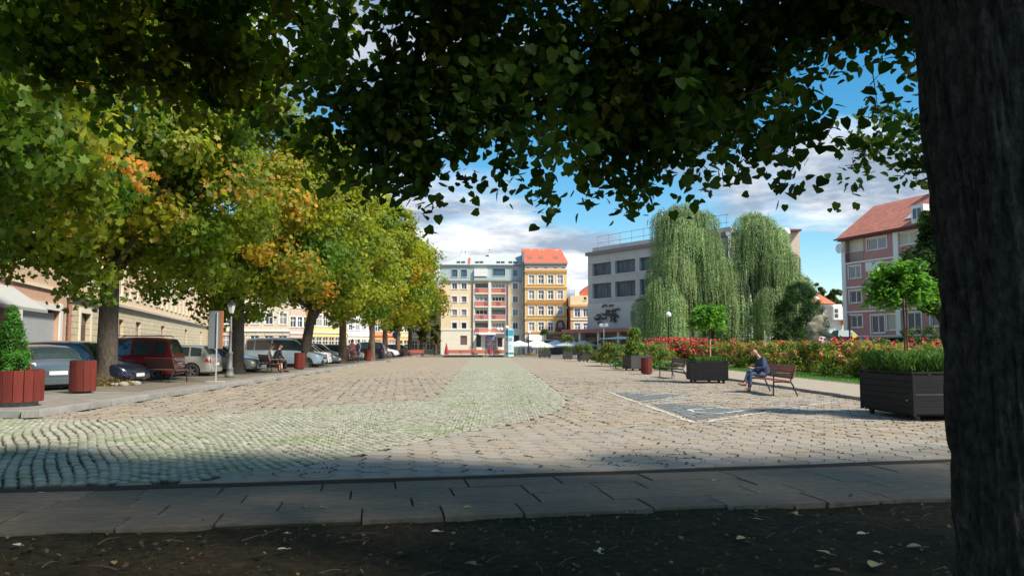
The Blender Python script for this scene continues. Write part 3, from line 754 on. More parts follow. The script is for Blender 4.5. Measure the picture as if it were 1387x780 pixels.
# loggias
lz0, lz1 = zg+.02, ztop-.02
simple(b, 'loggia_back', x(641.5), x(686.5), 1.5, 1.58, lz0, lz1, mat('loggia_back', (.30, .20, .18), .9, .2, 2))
simple(b, 'white_column', x(661.4), x(665.2), -.25, 1.4, lz0, lz1+.2, M_white)
for side, (a_, b_) in enumerate(((643, 661.2), (665.4, 684.6))):
    simple(b, 'white_jamb', x(a_)-.35, x(a_)-.02, -.02, 1.49, lz0, lz1, M_white); simple(b, 'white_jamb', x(b_)+.02, x(b_)+.3, -.02, 1.49, lz0, lz1, M_white)
    for i in range(4):
        zt = z(381.5)-i*2.87; pt = z((396.5, 414.5, 432.3, 450)[i]); pm = z((390.5, 408.5, 426.5, 444.3)[i])
        simple(b, 'loggia_slab', x(a_), x(b_), -.2, 1.49, pt-.28, pt-.02, M_white)
        n_ = 3
        bal = simple(b, 'balcony_parapet', x(a_)+.02, x(b_)-.02, -.16, -.06, pt, pm, mat('terracotta_panel', (.60, .20, .13), .8, .15, 2))
        for k in range(n_):
            aa = x(a_)+(x(b_)-x(a_))*k/n_; bb = x(a_)+(x(b_)-x(a_))*(k+1)/n_
            if (i+k+side) % 3 == 0: simple(bal, 'panel', aa+.1, bb-.1, -.19, -.163, pt+.05, pm-.05, mat('dull_red_panel', (.36, .10, .09), .8))
        simple(bal, 'rail', x(a_)+.02, x(b_)-.02, -.2, -.04, pm+.003, pm+.07, M_white)
        window(b, x(a_)+.15, x(b_)-.15, pm+.08, zt-.42, y=.35 if (i+side) % 2 else .55, rec=0, cols=4 if side else 3, fm=M_white if (i+side) % 3 else M_brown, gm=[M_glass, M_curt, M_glassd][(i+side) % 3], sill=False, fw=.11)
# mansard storey
zm0, zm1 = z(381.5), z(360)
mh = [(x(615.3)-.7, x(615.3)+.6, z(375), z(365.3)), (x(628.2)-.7, x(628.2)+.6, z(375), z(365.3)), (x(667), x(684), z(373.5), z(364)), (x(694.5), x(701.5), z(374.5), z(365))]
wall(b, 'mansard', xl-.2, xr-.02, zm0+.25, zm1, mh, M_mansard, y=.1)
for k, h in enumerate(mh): window(b, *h, y=.1, cols=(2, 2, 4, 1)[k], surround=.18, sm=M_mansard, gm=mat('sky_glass', (.05, .11, .17), .1, spec=.8), fm=M_darkm if k != 3 else M_white, fw=.09)
simple(b, 'white_awning', x(642), x(660), -.5, .09, z(374.5), z(364.5), M_white)
simple(b, 'terrace_parapet', x(642), x(686.5), -.32, .09, zm0+.27, z(376.5), M_mansard)
simple(b, 'eaves_gutter', xl-.35, xr, -.35, .3, zm0, zm0+.22, mat('gutter_grey', (.20, .23, .23), .6))
simple(b, 'roof_gutter', xl-.4, xr, -.3, .3, zm1+.005, zm1+.22, mat('gutter_grey', (.20, .23, .23), .6))
shell(b, xl-.2, xr-.02, zm0+.25, zm1, 12, M_mansard, .1)
zr = z(345)
q = MB(); A = [(xl-.3, .05, zm1+.1), (xr, .05, zm1+.1), (xr, 6, zr+.6), (x(624), 6, zr+.6), (xl-.3, 13, zm1+.1), (xr, 13, zm1+.1)]
q.add(A, [(0, 1, 2, 3), (0, 3, 4), (3, 2, 5, 4), (1, 5, 2)]); rf = q.build('roof', M_lightroof, b)
def onroof(px, py0, py1, w, m, nm, yoff=0):
    zc0, zc1 = z(py1), z(py0); f = lambda zz: .05+(zz-zm1-.1)/(zr+.6-zm1-.1)*5.95
    q = MB(); q.hexa([(x(px)-w, f(zc0)-.12, zc0), (x(px)+w, f(zc0)-.12, zc0), (x(px)+w, f(zc0)+.1, zc0), (x(px)-w, f(zc0)+.1, zc0),
                      (x(px)-w, f(zc1)-.12, zc1), (x(px)+w, f(zc1)-.12, zc1), (x(px)+w, f(zc1)+.1, zc1), (x(px)-w, f(zc1)+.1, zc1)])
    return q.build(nm, m, rf)
for px in (620, 626.5, 645.5, 651.5, 674.8, 681, 691.5, 698): onroof(px, 352.6, 355.6, .42, M_glassd, 'skylight')
onroof(634.5, 346.5, 357, .28, mat('red_ladder', (.5, .1, .06), .8), 'roof_ladder')
for pp in (614, 672): pass
q = MB(); q.box(x(661.5), x(668.5), 4.8, 6.4, zr-.6, z(338)); q.box(x(661)-.05, x(669)+.05, 4.7, 6.5, z(338)+.004, z(337.4)); q.build('chimney', M_white, rf)
q = MB(); q.box(x(621.5), x(631), 5, 6.2, zr-.8, z(341.5)); 
for px in (622.5, 625, 627.5, 630): q.lathe([(.16, 0), (.14, .6)], 8, x(px), 5.6, z(341.5))
q.build('chimney', M_white, rf)
q = MB()
for px, h in ((623, 334), (628.5, 336), (662.5, 333)):
    q.tube([(x(px), 5.5, zr), (x(px), 5.5, z(h))], .035, 5); q.tube([(x(px)-.5, 5.5, z(h+1.3)), (x(px)+.5, 5.5, z(h+1.1))], .025, 4)
q.build('antenna', M_darkm, rf)
# shop sign and awning
s_ = simple(b, 'shop_sign', x(658), x(671.5), -1.0, -.75, z(459.2), z(455.0), mat('blue_sign', (.05, .05, .42), .5))
q = MB()
for k in range(9):
    xx = x(660)+k*(x(670)-x(660))/9; q.box(xx, xx+.10, -1.02, -1.003, z(458.2), z(456.2)); q.box(xx, xx+.17, -1.02, -1.004, z(457)-.05*(k % 2), z(457)+.06)
q.build('sign_lettering', M_white, s_)
q = MB(); q.hexa([(x(649), -1.7, z(453.4)), (x(671), -1.7, z(453.4)), (x(671), -.04, z(453)), (x(649), -.04, z(453)), (x(649), -1.7, z(452.6)), (x(671), -1.7, z(452.6)), (x(671), -.04, z(450.6)), (x(649), -.04, z(450.6))]); q.build('awning', M_white, b)
q = MB(); q.hexa([(x(672), -1.6, z(457.5)), (x(683), -1.6, z(457.5)), (x(683), -.04, z(456)), (x(672), -.04, z(456)), (x(672), -1.6, z(456.8)), (x(683), -1.6, z(456.8)), (x(683), -.04, z(453)), (x(672), -.04, z(453))]); q.build('dark_canopy', mat('dark_canvas', (.07, .07, .08), .8), b)

# ---------------------------------------------------------------- ochre tenement
YT = 168.0
X = lambda px: XA(px, YT); Z = lambda py: ZA(py, YT)
b = thing('tenement_house', 'narrow ochre tenement with red roof and moulded bands, right of the yellow block', 'building', (X(709), YT, GZ))
ox = X(709)
xl, xr = x(711), x(768); ze = z(357.5); zg = z(450)
R4 = [378.4, 399.2, 420.6, 442.3]; C4 = [720, 733, 746, 759]
holes = [(x(c)-.62, x(c)+.62, z(r)-1.0, z(r)+.95) for r in R4 for c in C4]
wall(b, 'wall', xl, xr, zg, z(365.2), holes, M_orange)
shell(b, xl, xr, 0, ze, 13, mat('dull_red_side', (.24, .10, .08), .9, .15, 2))
fr = [(x(c)-.38, x(c)+.38, z(363.6)+.02, z(361.9)) for c in (715, 726.5, 739.5, 752.5, 763.5)]
wall(b, 'frieze', xl, xr, z(365.2)+.004, ze, fr, M_pale, y=-.05)
for f in fr: window(b, *f, y=-.05, cols=1, sill=False, fw=.05, gm=M_glassd)
for k, h in enumerate(holes):
    r, c = divmod(k, 4)
    if r == 3 and c == 3: continue
    w = window(b, *h, cols=2, rows=2, trans=.62, surround=.22, gm=[M_glass, M_curt][(r*3+c) % 3 == 0], fw=.15)
    q = MB(); xm = (h[0]+h[1])/2
    if r < 3: q.box(h[0]-.42, h[1]+.42, -.16, -.052, h[3]+.28, h[3]+.45); q.box(h[0]-.34, h[1]+.34, -.1, -.052, h[3]+.23, h[3]+.276)
    q.box(h[0]-.4, h[1]+.4, -.15, -.052, h[2]-.32, h[2]-.16); q.build('window_moulding', mat('deep_ochre', (.62, .32, .10), .9), b)
# round niche window with balcony
h = holes[15]; xm = (h[0]+h[1])/2
q = MB(); pts = [(xm+.95*math.cos(t), z(441)+1.25*math.sin(t)) for t in np.linspace(0, 2*PI, 20)[:-1]]; q.prismy(pts, -.12, -.04); ar = q.build('arched_window', mat('wine_frame', (.14, .03, .06), .6), b)
q = MB(); pts = [(xm+.5*math.cos(t), z(441.4)+.95*math.sin(t)) for t in np.linspace(0, 2*PI, 16)[:-1]]; q.prismy(pts, -.15, -.125); q.build('pane', M_curt, ar)
q = MB(); q.box(xm-1.2, xm+1.2, -.8, -.04, z(447.6), z(446.6)); q.box(xm-1.15, xm+1.15, -.78, -.72, z(446.6)+.004, z(443.8)); q.build('balcony', M_darkred, b)
for i, py in enumerate((367.5, 388.6, 409.6, 431, 450)):
    q = MB(); q.box(xl-.08, xr+.08, -.22, -.002 if i else -.055, z(py)-.14, z(py)+.16); q.box(xl-.03, xr+.03, -.12, -.003, z(py)-.4, z(py)-.145); q.build('cornice', mat('deep_ochre', (.62, .32, .10), .9) if i % 2 == 0 else M_orange, b)
q = MB(); q.box(xl-.15, xr+.2, -.55, 0, ze-.02, ze+.35); q.box(xl-.1, xr+.1, -.35, -.06, ze-.35, ze-.024); q.build('eaves', mat('grey_eaves', (.34, .27, .25), .8), b)
zr = z(337)
q = MB(); A = [(xl-.15, -.5, ze+.34), (xr+.25, -.5, ze+.34), (xr-.8, 5.5, zr+.7), (xl-.6, 5.5, zr+.7), (xl-.15, 13, ze+.34), (xr+.25, 13, ze+.34)]
q.add(A, [(0, 1, 2, 3), (3, 2, 5, 4), (1, 5, 2), (0, 3, 4)]); rf = q.build('roof', M_redroof, b)
zm1 = ze+.24
def onroof2(px, py0, py1, w, m, nm):
    f = lambda zz: -.5+(zz-ze-.34)/(zr+.7-ze-.34)*6
    zc0, zc1 = z(py1), z(py0); q = MB(); q.hexa([(x(px)-w, f(zc0)-.15, zc0), (x(px)+w, f(zc0)-.15, zc0), (x(px)+w, f(zc0)+.1, zc0), (x(px)-w, f(zc0)+.1, zc0), (x(px)-w, f(zc1)-.15, zc1), (x(px)+w, f(zc1)-.15, zc1), (x(px)+w, f(zc1)+.1, zc1), (x(px)-w, f(zc1)+.1, zc1)]); q.build(nm, m, rf)
for px in (718.5, 734, 754.5): onroof2(px, 344.5, 349.2, .5, mat('brown_skylight', (.28, .16, .10), .5), 'skylight')
for a_, b_ in ((720, 723), (731.5, 734), (737, 739.5), (754, 760)): simple(rf, 'chimney', x(a_), x(b_), 4.8, 5.8, zr-.3, z(334.6), M_white)
simple(b, 'party_wall', xl-.5, xl-.02, .3, 12.5, 0, z(340), mat('party_grey', (.25, .25, .26), .9))
# ground floor: shop strip
gh = [(x(713), x(733), .02, z(459)), (x(737), x(766), .02, z(461))]
wall(b, 'ground_floor_wall', xl, xr, 0, zg-.004, gh, M_pale, y=-.02)
window(b, *gh[0], y=-.02, cols=4, rows=1, gm=M_curt, sill=False); window(b, *gh[1], y=-.02, cols=5, rows=1, gm=M_glassd, fm=M_brown, sill=False)
q = MB(); q.hexa([(x(715), -2.2, z(461)), (x(733), -2.2, z(461)), (x(733), -.03, z(459)), (x(715), -.03, z(459)), (x(715), -2.2, z(460)), (x(733), -2.2, z(460)), (x(733), -.03, z(453)), (x(715), -.03, z(453))]); q.build('awning', M_white, b)
simple(b, 'shop_fascia', x(740), x(768.5), -.5, -.024, z(459.5), z(452.8), M_brown)
q = MB()
for k in range(10): q.box(x(749)+k*.42, x(749)+k*.42+.22, -.52, -.503, z(457.8), z(455.4))
q.build('sign_lettering', mat('tan_letters', (.42, .33, .22), .7), b)

# ---------------------------------------------------------------- small orange house
YS = 163.0
X = lambda px: XA(px, YS); Z = lambda py: ZA(py, YS)
b = thing('small_house', 'low orange house with cream attic storey, between ochre tenement and grey building', 'building', (X(771), YS, GZ))
ox = X(771); xl, xr = x(773), x(803)
holes = [(x(c)-.6, x(c)+.6, z(r)-.95, z(r)+.85) for r in (423, 443) for c in (782.2, 794)]
wall(b, 'wall', xl, xr, 0, z(414.6), holes, mat('orange_render', (.70, .34, .14), .9, .1, 1))
shell(b, xl, xr, 0, z(414.6), 12, M_darkred)
for h in holes: window(b, *h, cols=2, rows=2, trans=.65, surround=.28, fw=.13)
simple(b, 'cornice', xl-.2, xr, -.4, -.003, z(415.6), z(413), mat('deep_ochre', (.62, .32, .10), .9)); simple(b, 'band', xl, xr, -.15, -.003, z(433.5), z(431.5), M_pale)
ah = [(x(791), x(795), z(406), z(402))]
wall(b, 'attic_wall', xl, xr, z(413)+.01, z(400), ah, M_cream, y=.3); window(b, *ah[0], y=.3, cols=1, gm=M_glassd)
shell(b, xl, xr, z(413)+.01, z(400), 10, M_cream, .3)
q = MB(); q.prismy([(x(784), z(400)+.01), (x(812), z(400)+.01), (x(806), z(384)), (x(797.5), z(386))], 2, 9); q.build('roof', M_redroof, b)
simple(b, 'chimney', x(780), x(786), 1.5, 2.4, z(400)+.012, z(391), M_white)
simple(b, 'shop_fascia', xl-.8, xr+.5, -.6, -.05, z(459), z(452.6), M_brown)
for k in range(1): 
    q = MB()
    for j in range(9): q.box(x(786)+j*.3, x(786)+j*.3+.18, -.62, -.603, z(457.5), z(454.8))
    q.build('sign_lettering', mat('tan_letters', (.42, .33, .22), .7), b)
simple(b, 'shop_front', xl, xr, -.3, -.004, .01, z(459)-.01, M_glassd)

# ---------------------------------------------------------------- grey concrete department building
y0 = 105.0; x0_ = XA(797, y0)
F = Facade(x0_, y0, .55, -.83)
b = thing('concrete_building', 'grey flat-roofed concrete building with wide windows and a bird relief, behind the willows', 'building', (x0_, y0, GZ), F.rz)
s = F.s; zz = lambda px, py: F.z(px, py)-GZ
zt = zz(797, 347); zb = zz(800, 447.5); EW = 24.0
W1 = [(803, 827), (834, 863), (870, 905)]
bays = [(s(a_), s(b_)) for a_, b_ in W1]; pitch = bays[1][0]-bays[0][0]
wd = bays[1][1]-bays[1][0]
xs0 = bays[0][0]; bays = [(xs0+k*pitch, xs0+k*pitch+wd*.95) for k in range(6) if xs0+k*pitch+wd < EW-.5]
r1 = (zz(815, 373), zz(815, 356)); r2 = (zz(815, 404), zz(815, 383.5)); rl = (zz(858, 437), zz(858, 421.5))
holes = [(a_, b_, *r) for a_, b_ in bays for r in (r1, r2)]
lowh = [(s(855), s(861.5), rl[0], rl[1])]
wall(b, 'wall', 0, EW, r2[0]-.6, zt, holes, M_conc, depth=.5)
wall(b, 'lower_panel_wall', 0, EW, zb, r2[0]-.61, lowh, mat('pale_concrete', (.60, .58, .54), .9, .08, .5, .2, 12), y=-.12)
shell(b, 0, EW, 0, zt, 9, M_conc)
for h in holes:
    w = window(b, *h, cols=2 if h[2] > r2[1] else 3, rows=2, trans=.3, rec=.4, fm=mat('steel_frame', (.10, .11, .12), .5), gm=mat('grey_glass', (.10, .13, .15), .35, .55, .5, spec=.3, stretch=(2.5, 1, .6)), fw=.10)
window(b, *lowh[0], y=-.12, cols=1, gm=M_glassd, fm=M_conc)
simple(b, 'roof_edge', -.15, EW, -.35, .3, zt+.003, zt+.45, mat('roof_edge', (.26, .22, .21), .8)); 
simple(b, 'parapet', .4, EW, .5, 1.0, zt+.45, zt+1.1, M_conc)
q = MB()
for k in range(11):
    xx = 1.2+k*2.2; q.tube([(xx, .8, zt+1.0), (xx, .8, zt+2.6)], .035, 5)
for zq in (zt+1.7, zt+2.6): q.tube([(1.2, .8, zq), (EW-.5, .8, zq)], .035, 5)
q.build('roof_railing', mat('rail_grey', (.30, .32, .34), .5), b)
# relief of flying birds: curved blades fixed to the wall
rg = random.Random(21); rel = thing('wall_relief', None, None, (0, 0, 0)); [rel.pop(k) for k in list(rel.keys())]; rel.parent = b
q = MB()
for k in range(34):
    u_ = rg.uniform(0, 1); v_ = rg.uniform(0, 1)
    if u_ < .35 and v_ > .62 or u_ > .85 and v_ > .8: continue
    cx = s(810)+u_*(s(839)-s(810)); cz = zz(825, 438)+v_*(zz(825, 414)-zz(825, 438)); L_ = rg.uniform(.35, .75); t = rg.uniform(-.2, .4)
    pts = [(cx+L_*(kk/5-.5)*2*.6, cz+.30*L_*math.sin(kk/5*PI)*(1 if k % 3 else -1)+t*(kk/5-.5)*L_) for kk in range(6)]
    q.prismy(pts+[(p_[0], p_[1]-.16) for p_ in pts[::-1]], -.42, -.2)
q.build('relief_blade', mat('relief_dark', (.09, .09, .10), .7), rel)
# canopy slab and shop fronts
q = MB(); q.box(-3, EW, -2.2, -.13, zb-.1, zb+.1); q.box(-3, EW, -2.25, -2.203, zb-.32, zb+.14); q.build('canopy', mat('faded_red_canopy', (.42, .16, .15), .7, .1, 2), b)
simple(b, 'fascia', -2.8, EW, -1.0, -.13, zb-1.25, zb-.12, mat('brown_grey_fascia', (.25, .19, .17), .8, .2, 2))
q = MB()
for k in range(9): q.box(.6+k*.45, .6+k*.45+.28, -1.03, -1.003, zb-.95, zb-.5)
q.build('sign_lettering', mat('dark_letters', (.05, .04, .04), .7), b)
simple(b, 'shop_front', .1, EW-.1, -.1, -.02, .02, zb-1.26, M_glassd)
for k in range(6): simple(b, 'pillar', .2+k*3.8, .55+k*3.8, -1.9, -1.55, .01, zb-.11, M_pale)

# tower block behind
YW = 112.0
X = lambda px: XA(px, YW); Z = lambda py: ZA(py, YW)
b = thing('stair_tower', 'beige tower with an overhanging flat roof, rising above the right willow', 'building', (X(1051), YW, GZ)); ox = X(1051)
tw = [(x(1060), x(1064), z(r)-1, z(r)+.4) for r in (332, 352, 372, 392)]
wall(b, 'wall', x(1051), x(1087), 0, z(313), tw, mat('beige_tower', (.62, .50, .38), .9, .08, 1))
shell(b, x(1051), x(1087), 0, z(313), 7, mat('beige_tower', (.62, .50, .38), .9, .08, 1))
for h in tw: window(b, *h, cols=1)
simple(b, 'flat_roof', x(1047), x(1086.5), -1.0, 7.6, z(313)+.003, z(310.5), M_darkred); simple(b, 'roof_hut', x(1050), x(1066), 1, 5, z(310.5)+.003, z(306.8), M_darkm)
q = MB(); q.ball((x(1062.5), -1.3, z(315.5)), .8, 10, .9); q.build('satellite_dish', M_white, b)

# ---------------------------------------------------------------- pink apartment house at the right
y0 = 95.0; x0_ = XA(1144.5, y0); F = Facade(x0_, y0, .285, -.958); s = F.s; zz = lambda px, py: F.z(px, py)-GZ
b = thing('pink_apartment_house', 'pink four-storey apartment house with white frames and a steep tiled roof, right of the square', 'building', (x0_, y0, GZ), F.rz)
EW = 26.0; zt = zz(1146, 324.5); zb = zz(1155, 455); fl = (zt-zb)/4
M_pink = mat('pink_render', (.50, .225, .225), .9, .10, 1.2, .2, 20)
bayw = s(1206)-s(1190)
c1, c2, c3, c4, c5 = s(1152), s(1180), s(1216), s(1222), s(1258)
wins = []
def rowz(r): return zb+fl*(3-r)
def fx(a_): return s(a_)
cols_ = [(s(1179), s(1206), 0), (s(1225), s(1250), 0), (s(1272), s(1292), 0), (s(1310), s(1340), 0)]
r0 = rowz(0)
wins.append((s(1179), s(1205.5), r0+fl*.38, r0+fl*.84, 2)); wins.append((s(1222.5), s(1249), r0+fl*.38, r0+fl*.86, 2)); wins.append((s(1262), s(1285), r0+fl*.38, r0+fl*.86, 2))
for r in (1, 2, 3):
    rz_ = rowz(r)
    wins.append((s(1153), s(1169), rz_+fl*.34, rz_+fl*.84, 2)); wins.append((s(1181), s(1199), rz_+fl*.10, rz_+fl*.52 if r < 3 else rz_+fl*.8, 2))
    wins.append((s(1203), s(1216), rz_+fl*.2, rz_+fl*.8, 1)); wins.append((s(1229), s(1249), rz_+fl*.2, rz_+fl*.84, 2)); wins.append((s(1262), s(1285), rz_+fl*.3, rz_+fl*.84, 2))
log = (s(1149.5), s(1173.5), r0+.05, r0+fl*.93)
wall(b, 'wall', 0, EW, zb, zt, [w[:4] for w in wins]+[log], M_pink, depth=.25)
shell(b, 0, EW, 0, zt, 11, M_pale)
bl = mat('blind_beige', (.52, .47, .38), .7, .05, 3)
for k, w in enumerate(wins): window(b, *w[:4], cols=w[4], gm=bl if k in (12, 15, 1) else (M_curt if k % 3 == 0 else M_glass), fw=.12, surround=.14, sill=True)
q = MB(); q.box(log[0], log[1], 1.5, 1.55, log[2], log[3]); q.box(log[0]-.03, log[0], .26, 1.5, log[2], log[3]); q.box(log[1], log[1]+.03, .26, 1.5, log[2], log[3]); q.build('loggia', mat('loggia_grey', (.30, .28, .30), .9), b)
window(b, log[0]+1.5, log[1]-.6, log[2]+.1, log[3]-.5, y=1.3, rec=.05, cols=2, fw=.1, sill=False)
q = MB(); q.box(log[0], log[1], -.08, -.03, log[2]+1.05, log[2]+1.12)
for k in range(18): xx = log[0]+(log[1]-log[0])*k/17; q.box(xx-.02, xx+.02, -.07, -.04, log[2], log[2]+1.05)
q.build('balcony_railing', M_darkred, b)
# white frames on the facade
q = MB()
for r in range(5): q.box(0, EW, -.10, -.004, rowz(r-1)-.16, rowz(r-1)+.02)
q.box(-.02, .62, -.13, -.006, zb, zt)
for px in (1218.8, 1300): q.box(s(px)-.35, s(px)+.35, -.13, -.006, zb, zt)
q.build('white_banding', M_white, b)
for r in (1, 2):
    simple(b, 'white_panel', s(1179), s(1201), -.35, -.11, rowz(r)+fl*.54, rowz(r)+fl*.9, M_white)
q = MB(); q.tube([(.3, -.7, r0+fl*.62), (.3, -.6, r0+fl*.62)], [.62, .5], 14); q.tube([(.3, -.6, r0+fl*.62), (.3, -.1, r0+fl*.5)], .05, 6); q.build('satellite_dish', M_white, b)
rg_ = F.z(1166, 286)-GZ
tile = brick_mat('roof_tiles', (.66, .25, .16), (.58, .20, .13), (.36, .12, .09), .30, .34, .035, .9)
q = MB(); ridge = zz(1166, 287)+1.5; yr = 5.2
A = [(-.5, -.7, zt+.0), (EW, -.7, zt+.0), (EW, yr, ridge), (-.1, yr, ridge), (-.5, 11.7, zt), (EW, 11.7, zt)]
q.add(A, [(0, 1, 2, 3), (3, 2, 5, 4), (1, 5, 2), (0, 3, 4)]); rf = q.build('roof', tile, b)
q = MB(); q.box(-.5, EW, -.85, -.66, zt-.1, zt+.06); q.box(-.2, EW, -.6, -.005, zt-.25, zt-.12); q.build('eaves_gutter', M_darkred, b)
fy = lambda zq: -.7+(zq-zt)/(ridge-zt)*(yr+.7)
def rb(a_, b_, p0, p1, m, nm, proud=.12):
    z0, z1 = zz(a_, p1), zz(a_, p0); q = MB(); q.hexa([(s(a_), fy(z0)-proud, z0), (s(b_), fy(z0)-proud, z0), (s(b_), fy(z0)+.1, z0), (s(a_), fy(z0)+.1, z0), (s(a_), fy(z1)-proud, z1), (s(b_), fy(z1)-proud, z1), (s(b_), fy(z1)+.1, z1), (s(a_), fy(z1)+.1, z1)]); return q.build(nm, m, rf)
rb(1226, 1236, 288, 296, mat('pale_skylight', (.55, .55, .56), .3), 'skylight', .2)
dz0, dz1 = zz(1246, 303), zz(1246, 279); dy = fy(dz0)-.1
dm = simple(b, 'dormer', s(1245), s(1262), dy, dy+4, dz0, dz1, M_white); window(dm, s(1247), s(1260), dz0+.4, dz1-.3, y=dy-.06, rec=.0, cols=2, sill=False)
for k in range(2): simple(rf, 'chimney', 9+k*8, 10+k*8, yr-.5, yr+.7, ridge-.4, ridge+1.1, M_salmon)
# ground floor shop strip with blue sign
simple(b, 'shop_front', .1, EW-.1, .1, .3, .02, zb-.01, M_glassd)
simple(b, 'flat_canopy', -1.5, EW, -1.6, -.02, zb-.28, zb-.1, mat('grey_canopy', (.30, .30, .32), .8))
sg = simple(b, 'shop_sign', s(1163), s(1204), -1.75, -1.62, zz(1180, 467), zb-.32, mat('blue_sign2', (.03, .05, .34), .4))
def text(body, size, loc, rot, m, parent, name='sign_lettering', ext=.01, align='LEFT'):
    c = bpy.data.curves.new('t', 'FONT'); c.body = body; c.size = size; c.extrude = ext; c.align_x = align; c.resolution_u = 2
    o = bpy.data.objects.new('t', c); COL.objects.link(o); dg = bpy.context.evaluated_depsgraph_get()
    me = bpy.data.meshes.new_from_object(o.evaluated_get(dg)); bpy.data.objects.remove(o); me.materials.clear(); me.materials.append(m)
    r = bpy.data.objects.new(name, me); COL.objects.link(r); r.location = loc; r.rotation_euler = rot; r.parent = parent; return r
text('VZAJV AC OB', 1.05, (s(1165), -1.76, zb-1.15), (PI/2, 0, 0), M_white, sg)

# ---------------------------------------------------------------- little white house with red roof behind the statue
YH = 125.0
X = lambda px: XA(px, YH); Z = lambda py: ZA(py, YH)
b = thing('red_roofed_house', 'small white house with orange-red tiled roof and white oriel, behind the stone sculpture', 'building', (X(1095), YH, GZ)); ox = X(1095)
wh = [(x(1112), x(1116), z(428), z(419)), (x(1127.5), x(1133), z(431), z(419.5)), (x(1135), x(1139), z(431), z(419.5))]
wall(b, 'wall', x(1092), x(1142), 0, z(411.5), wh, M_white); shell(b, x(1092), x(1142), 0, z(411.5), 10, mat('orange_render', (.70, .34, .14), .9, .1, 1))
for h in wh: window(b, *h, cols=2, rows=2, fw=.09)
q = MB(); A = [(x(1086), -.6, z(411)), (x(1131.5), -.6, z(411)), (x(1115.5), 4, z(389.5)), (x(1098), 4, z(388)), (x(1086), 10, z(411)), (x(1131.5), 10, z(411))]
q.add(A, [(0, 1, 2, 3), (3, 2, 5, 4), (1, 5, 2), (0, 3, 4)]); rf = q.build('roof', mat('bright_tiles', (.60, .17, .08), .85, .12, 3, .5, 10), b)
q = MB(); q.hexa([(x(1110), .8, z(404)), (x(1116), .8, z(404)), (x(1116), 1.2, z(404)), (x(1110), 1.2, z(404)), (x(1109), 1.8, z(398.5)), (x(1114), 1.8, z(398.5)), (x(1114), 2.2, z(398.5)), (x(1109), 2.2, z(398.5))]); q.build('skylight', M_white, rf)
q = MB(); q.box(x(1126), x(1134), -1.2, -.01, z(433), z(415)); q.box(x(1134.2), x(1140), -.8, -.01, z(433), z(415)); q.build('oriel', M_white, b)
q = MB(); q.box(x(1127.5), x(1132), -1.23, -1.203, z(430), z(425)); q.box(x(1127.5), x(1132), -1.23, -1.203, z(423.5), z(418.5)); q.build('oriel_pane', M_glass, b)
simple(b, 'orange_strip', x(1140.2), x(1145), -.7, -.01, z(440), z(418), mat('bright_orange', (.75, .22, .05), .8))

# ---------------------------------------------------------------- street front at the left
P0 = (XA(100, 51), 51.0); F = Facade(P0[0], P0[1], .257, -.966)     # s grows towards the camera side
F = Facade(P0[0], P0[1], -.257, .966); F.rz += 0
# local x must run left to right as seen, the far end of this front is to the right
s = F.s; zz = lambda px, py: F.z(px, py)
zc = zz(100, 404.4)-.05; hh2 = 4.1
b = thing('cream_street_house', 'cream rendered street house with a brown door and tall ground-floor windows, behind the parked cars', 'building', (P0[0], P0[1], 0), F.rz)
xl, xr = s(87), s(300)
M_rust = brick_mat('cream_blocks', (.66, .56, .38), (.62, .51, .34), (.40, .32, .22), 1.1, .42, .03, .5)
door = (s(107.5), s(121), .03, zz(114, 424.5))
gw = [(s(a_), s(b_), zz(a_, 459), zz(a_, 431)) for a_, b_ in ((183, 192.5), (217.5, 227.5), (250, 258), (270.5, 278))]
gw = [(h[0], min(h[1], h[0]+2.6), 1.35, 3.55) for h in gw]+[(s(140), s(140)+1.6, 1.35, 3.55), (s(160), s(160)+1.9, 1.35, 3.55)]
wall(b, 'ground_floor_wall', xl, xr, 0, zc, gw+[door], M_rust, depth=.35)
up = []
k = 0
xx = xl+1.5
while xx < xr-2:
    for r in (0, 1, 2): up.append((xx, xx+1.35, zc+1.1+r*3.9, zc+3.2+r*3.9))
    xx += 3.6
M_up = mat('upper_cream', (.72, .55, .36), .9, .1, .8, .2, 20)
wall(b, 'upper_wall', xl, xr, zc+.34, zc+12.6, up, M_up, depth=.25)
shell(b, xl, xr, 0, zc+12.6, 12, M_up)
for h in gw: window(b, *h, cols=2, rows=2, trans=.68, rec=.25, fm=mat('brown_frame', (.22, .11, .08), .7), gm=M_curt, fw=.1, sill=True)
for h in up: window(b, *h, cols=2, rows=2, trans=.68, surround=0, gm=M_glass)
dr = simple(b, 'door', door[0], door[1], .28, .34, door[2], door[3]-.8, mat('brown_door', (.12, .07, .05), .6)); simple(b, 'fanlight', door[0], door[1], .28, .34, door[3]-.78, door[3], M_glassd)
q = MB(); q.box(door[0]-.35, door[0]-.01, -.06, -.003, 0, door[3]+.3); q.box(door[1]+.01, door[1]+.35, -.06, -.003, 0, door[3]+.3); q.box(door[0]-.01, door[1]+.01, -.06, -.003, door[3]+.01, door[3]+.3); q.build('door_surround', M_pale, b)
q = MB(); q.box(xl, xr, -.28, .0, zc+.12, zc+.33); q.box(xl, xr, -.14, -.003, zc+.0, zc+.116); q.build('cornice', mat('stone_cornice', (.52, .44, .36), .9), b)
q = MB(); q.tube([(xl+.15, -.2, 0), (xl+.15, -.2, zc+12)], .11, 8); q.build('down_pipe', mat('copper_pipe', (.35, .16, .12), .5), b)
q = MB(); q.prismx([(-.5, zc+12.6), (6, zc+16.5), (12, zc+12.6)], xl, xr); q.build('roof', M_redroof, b)
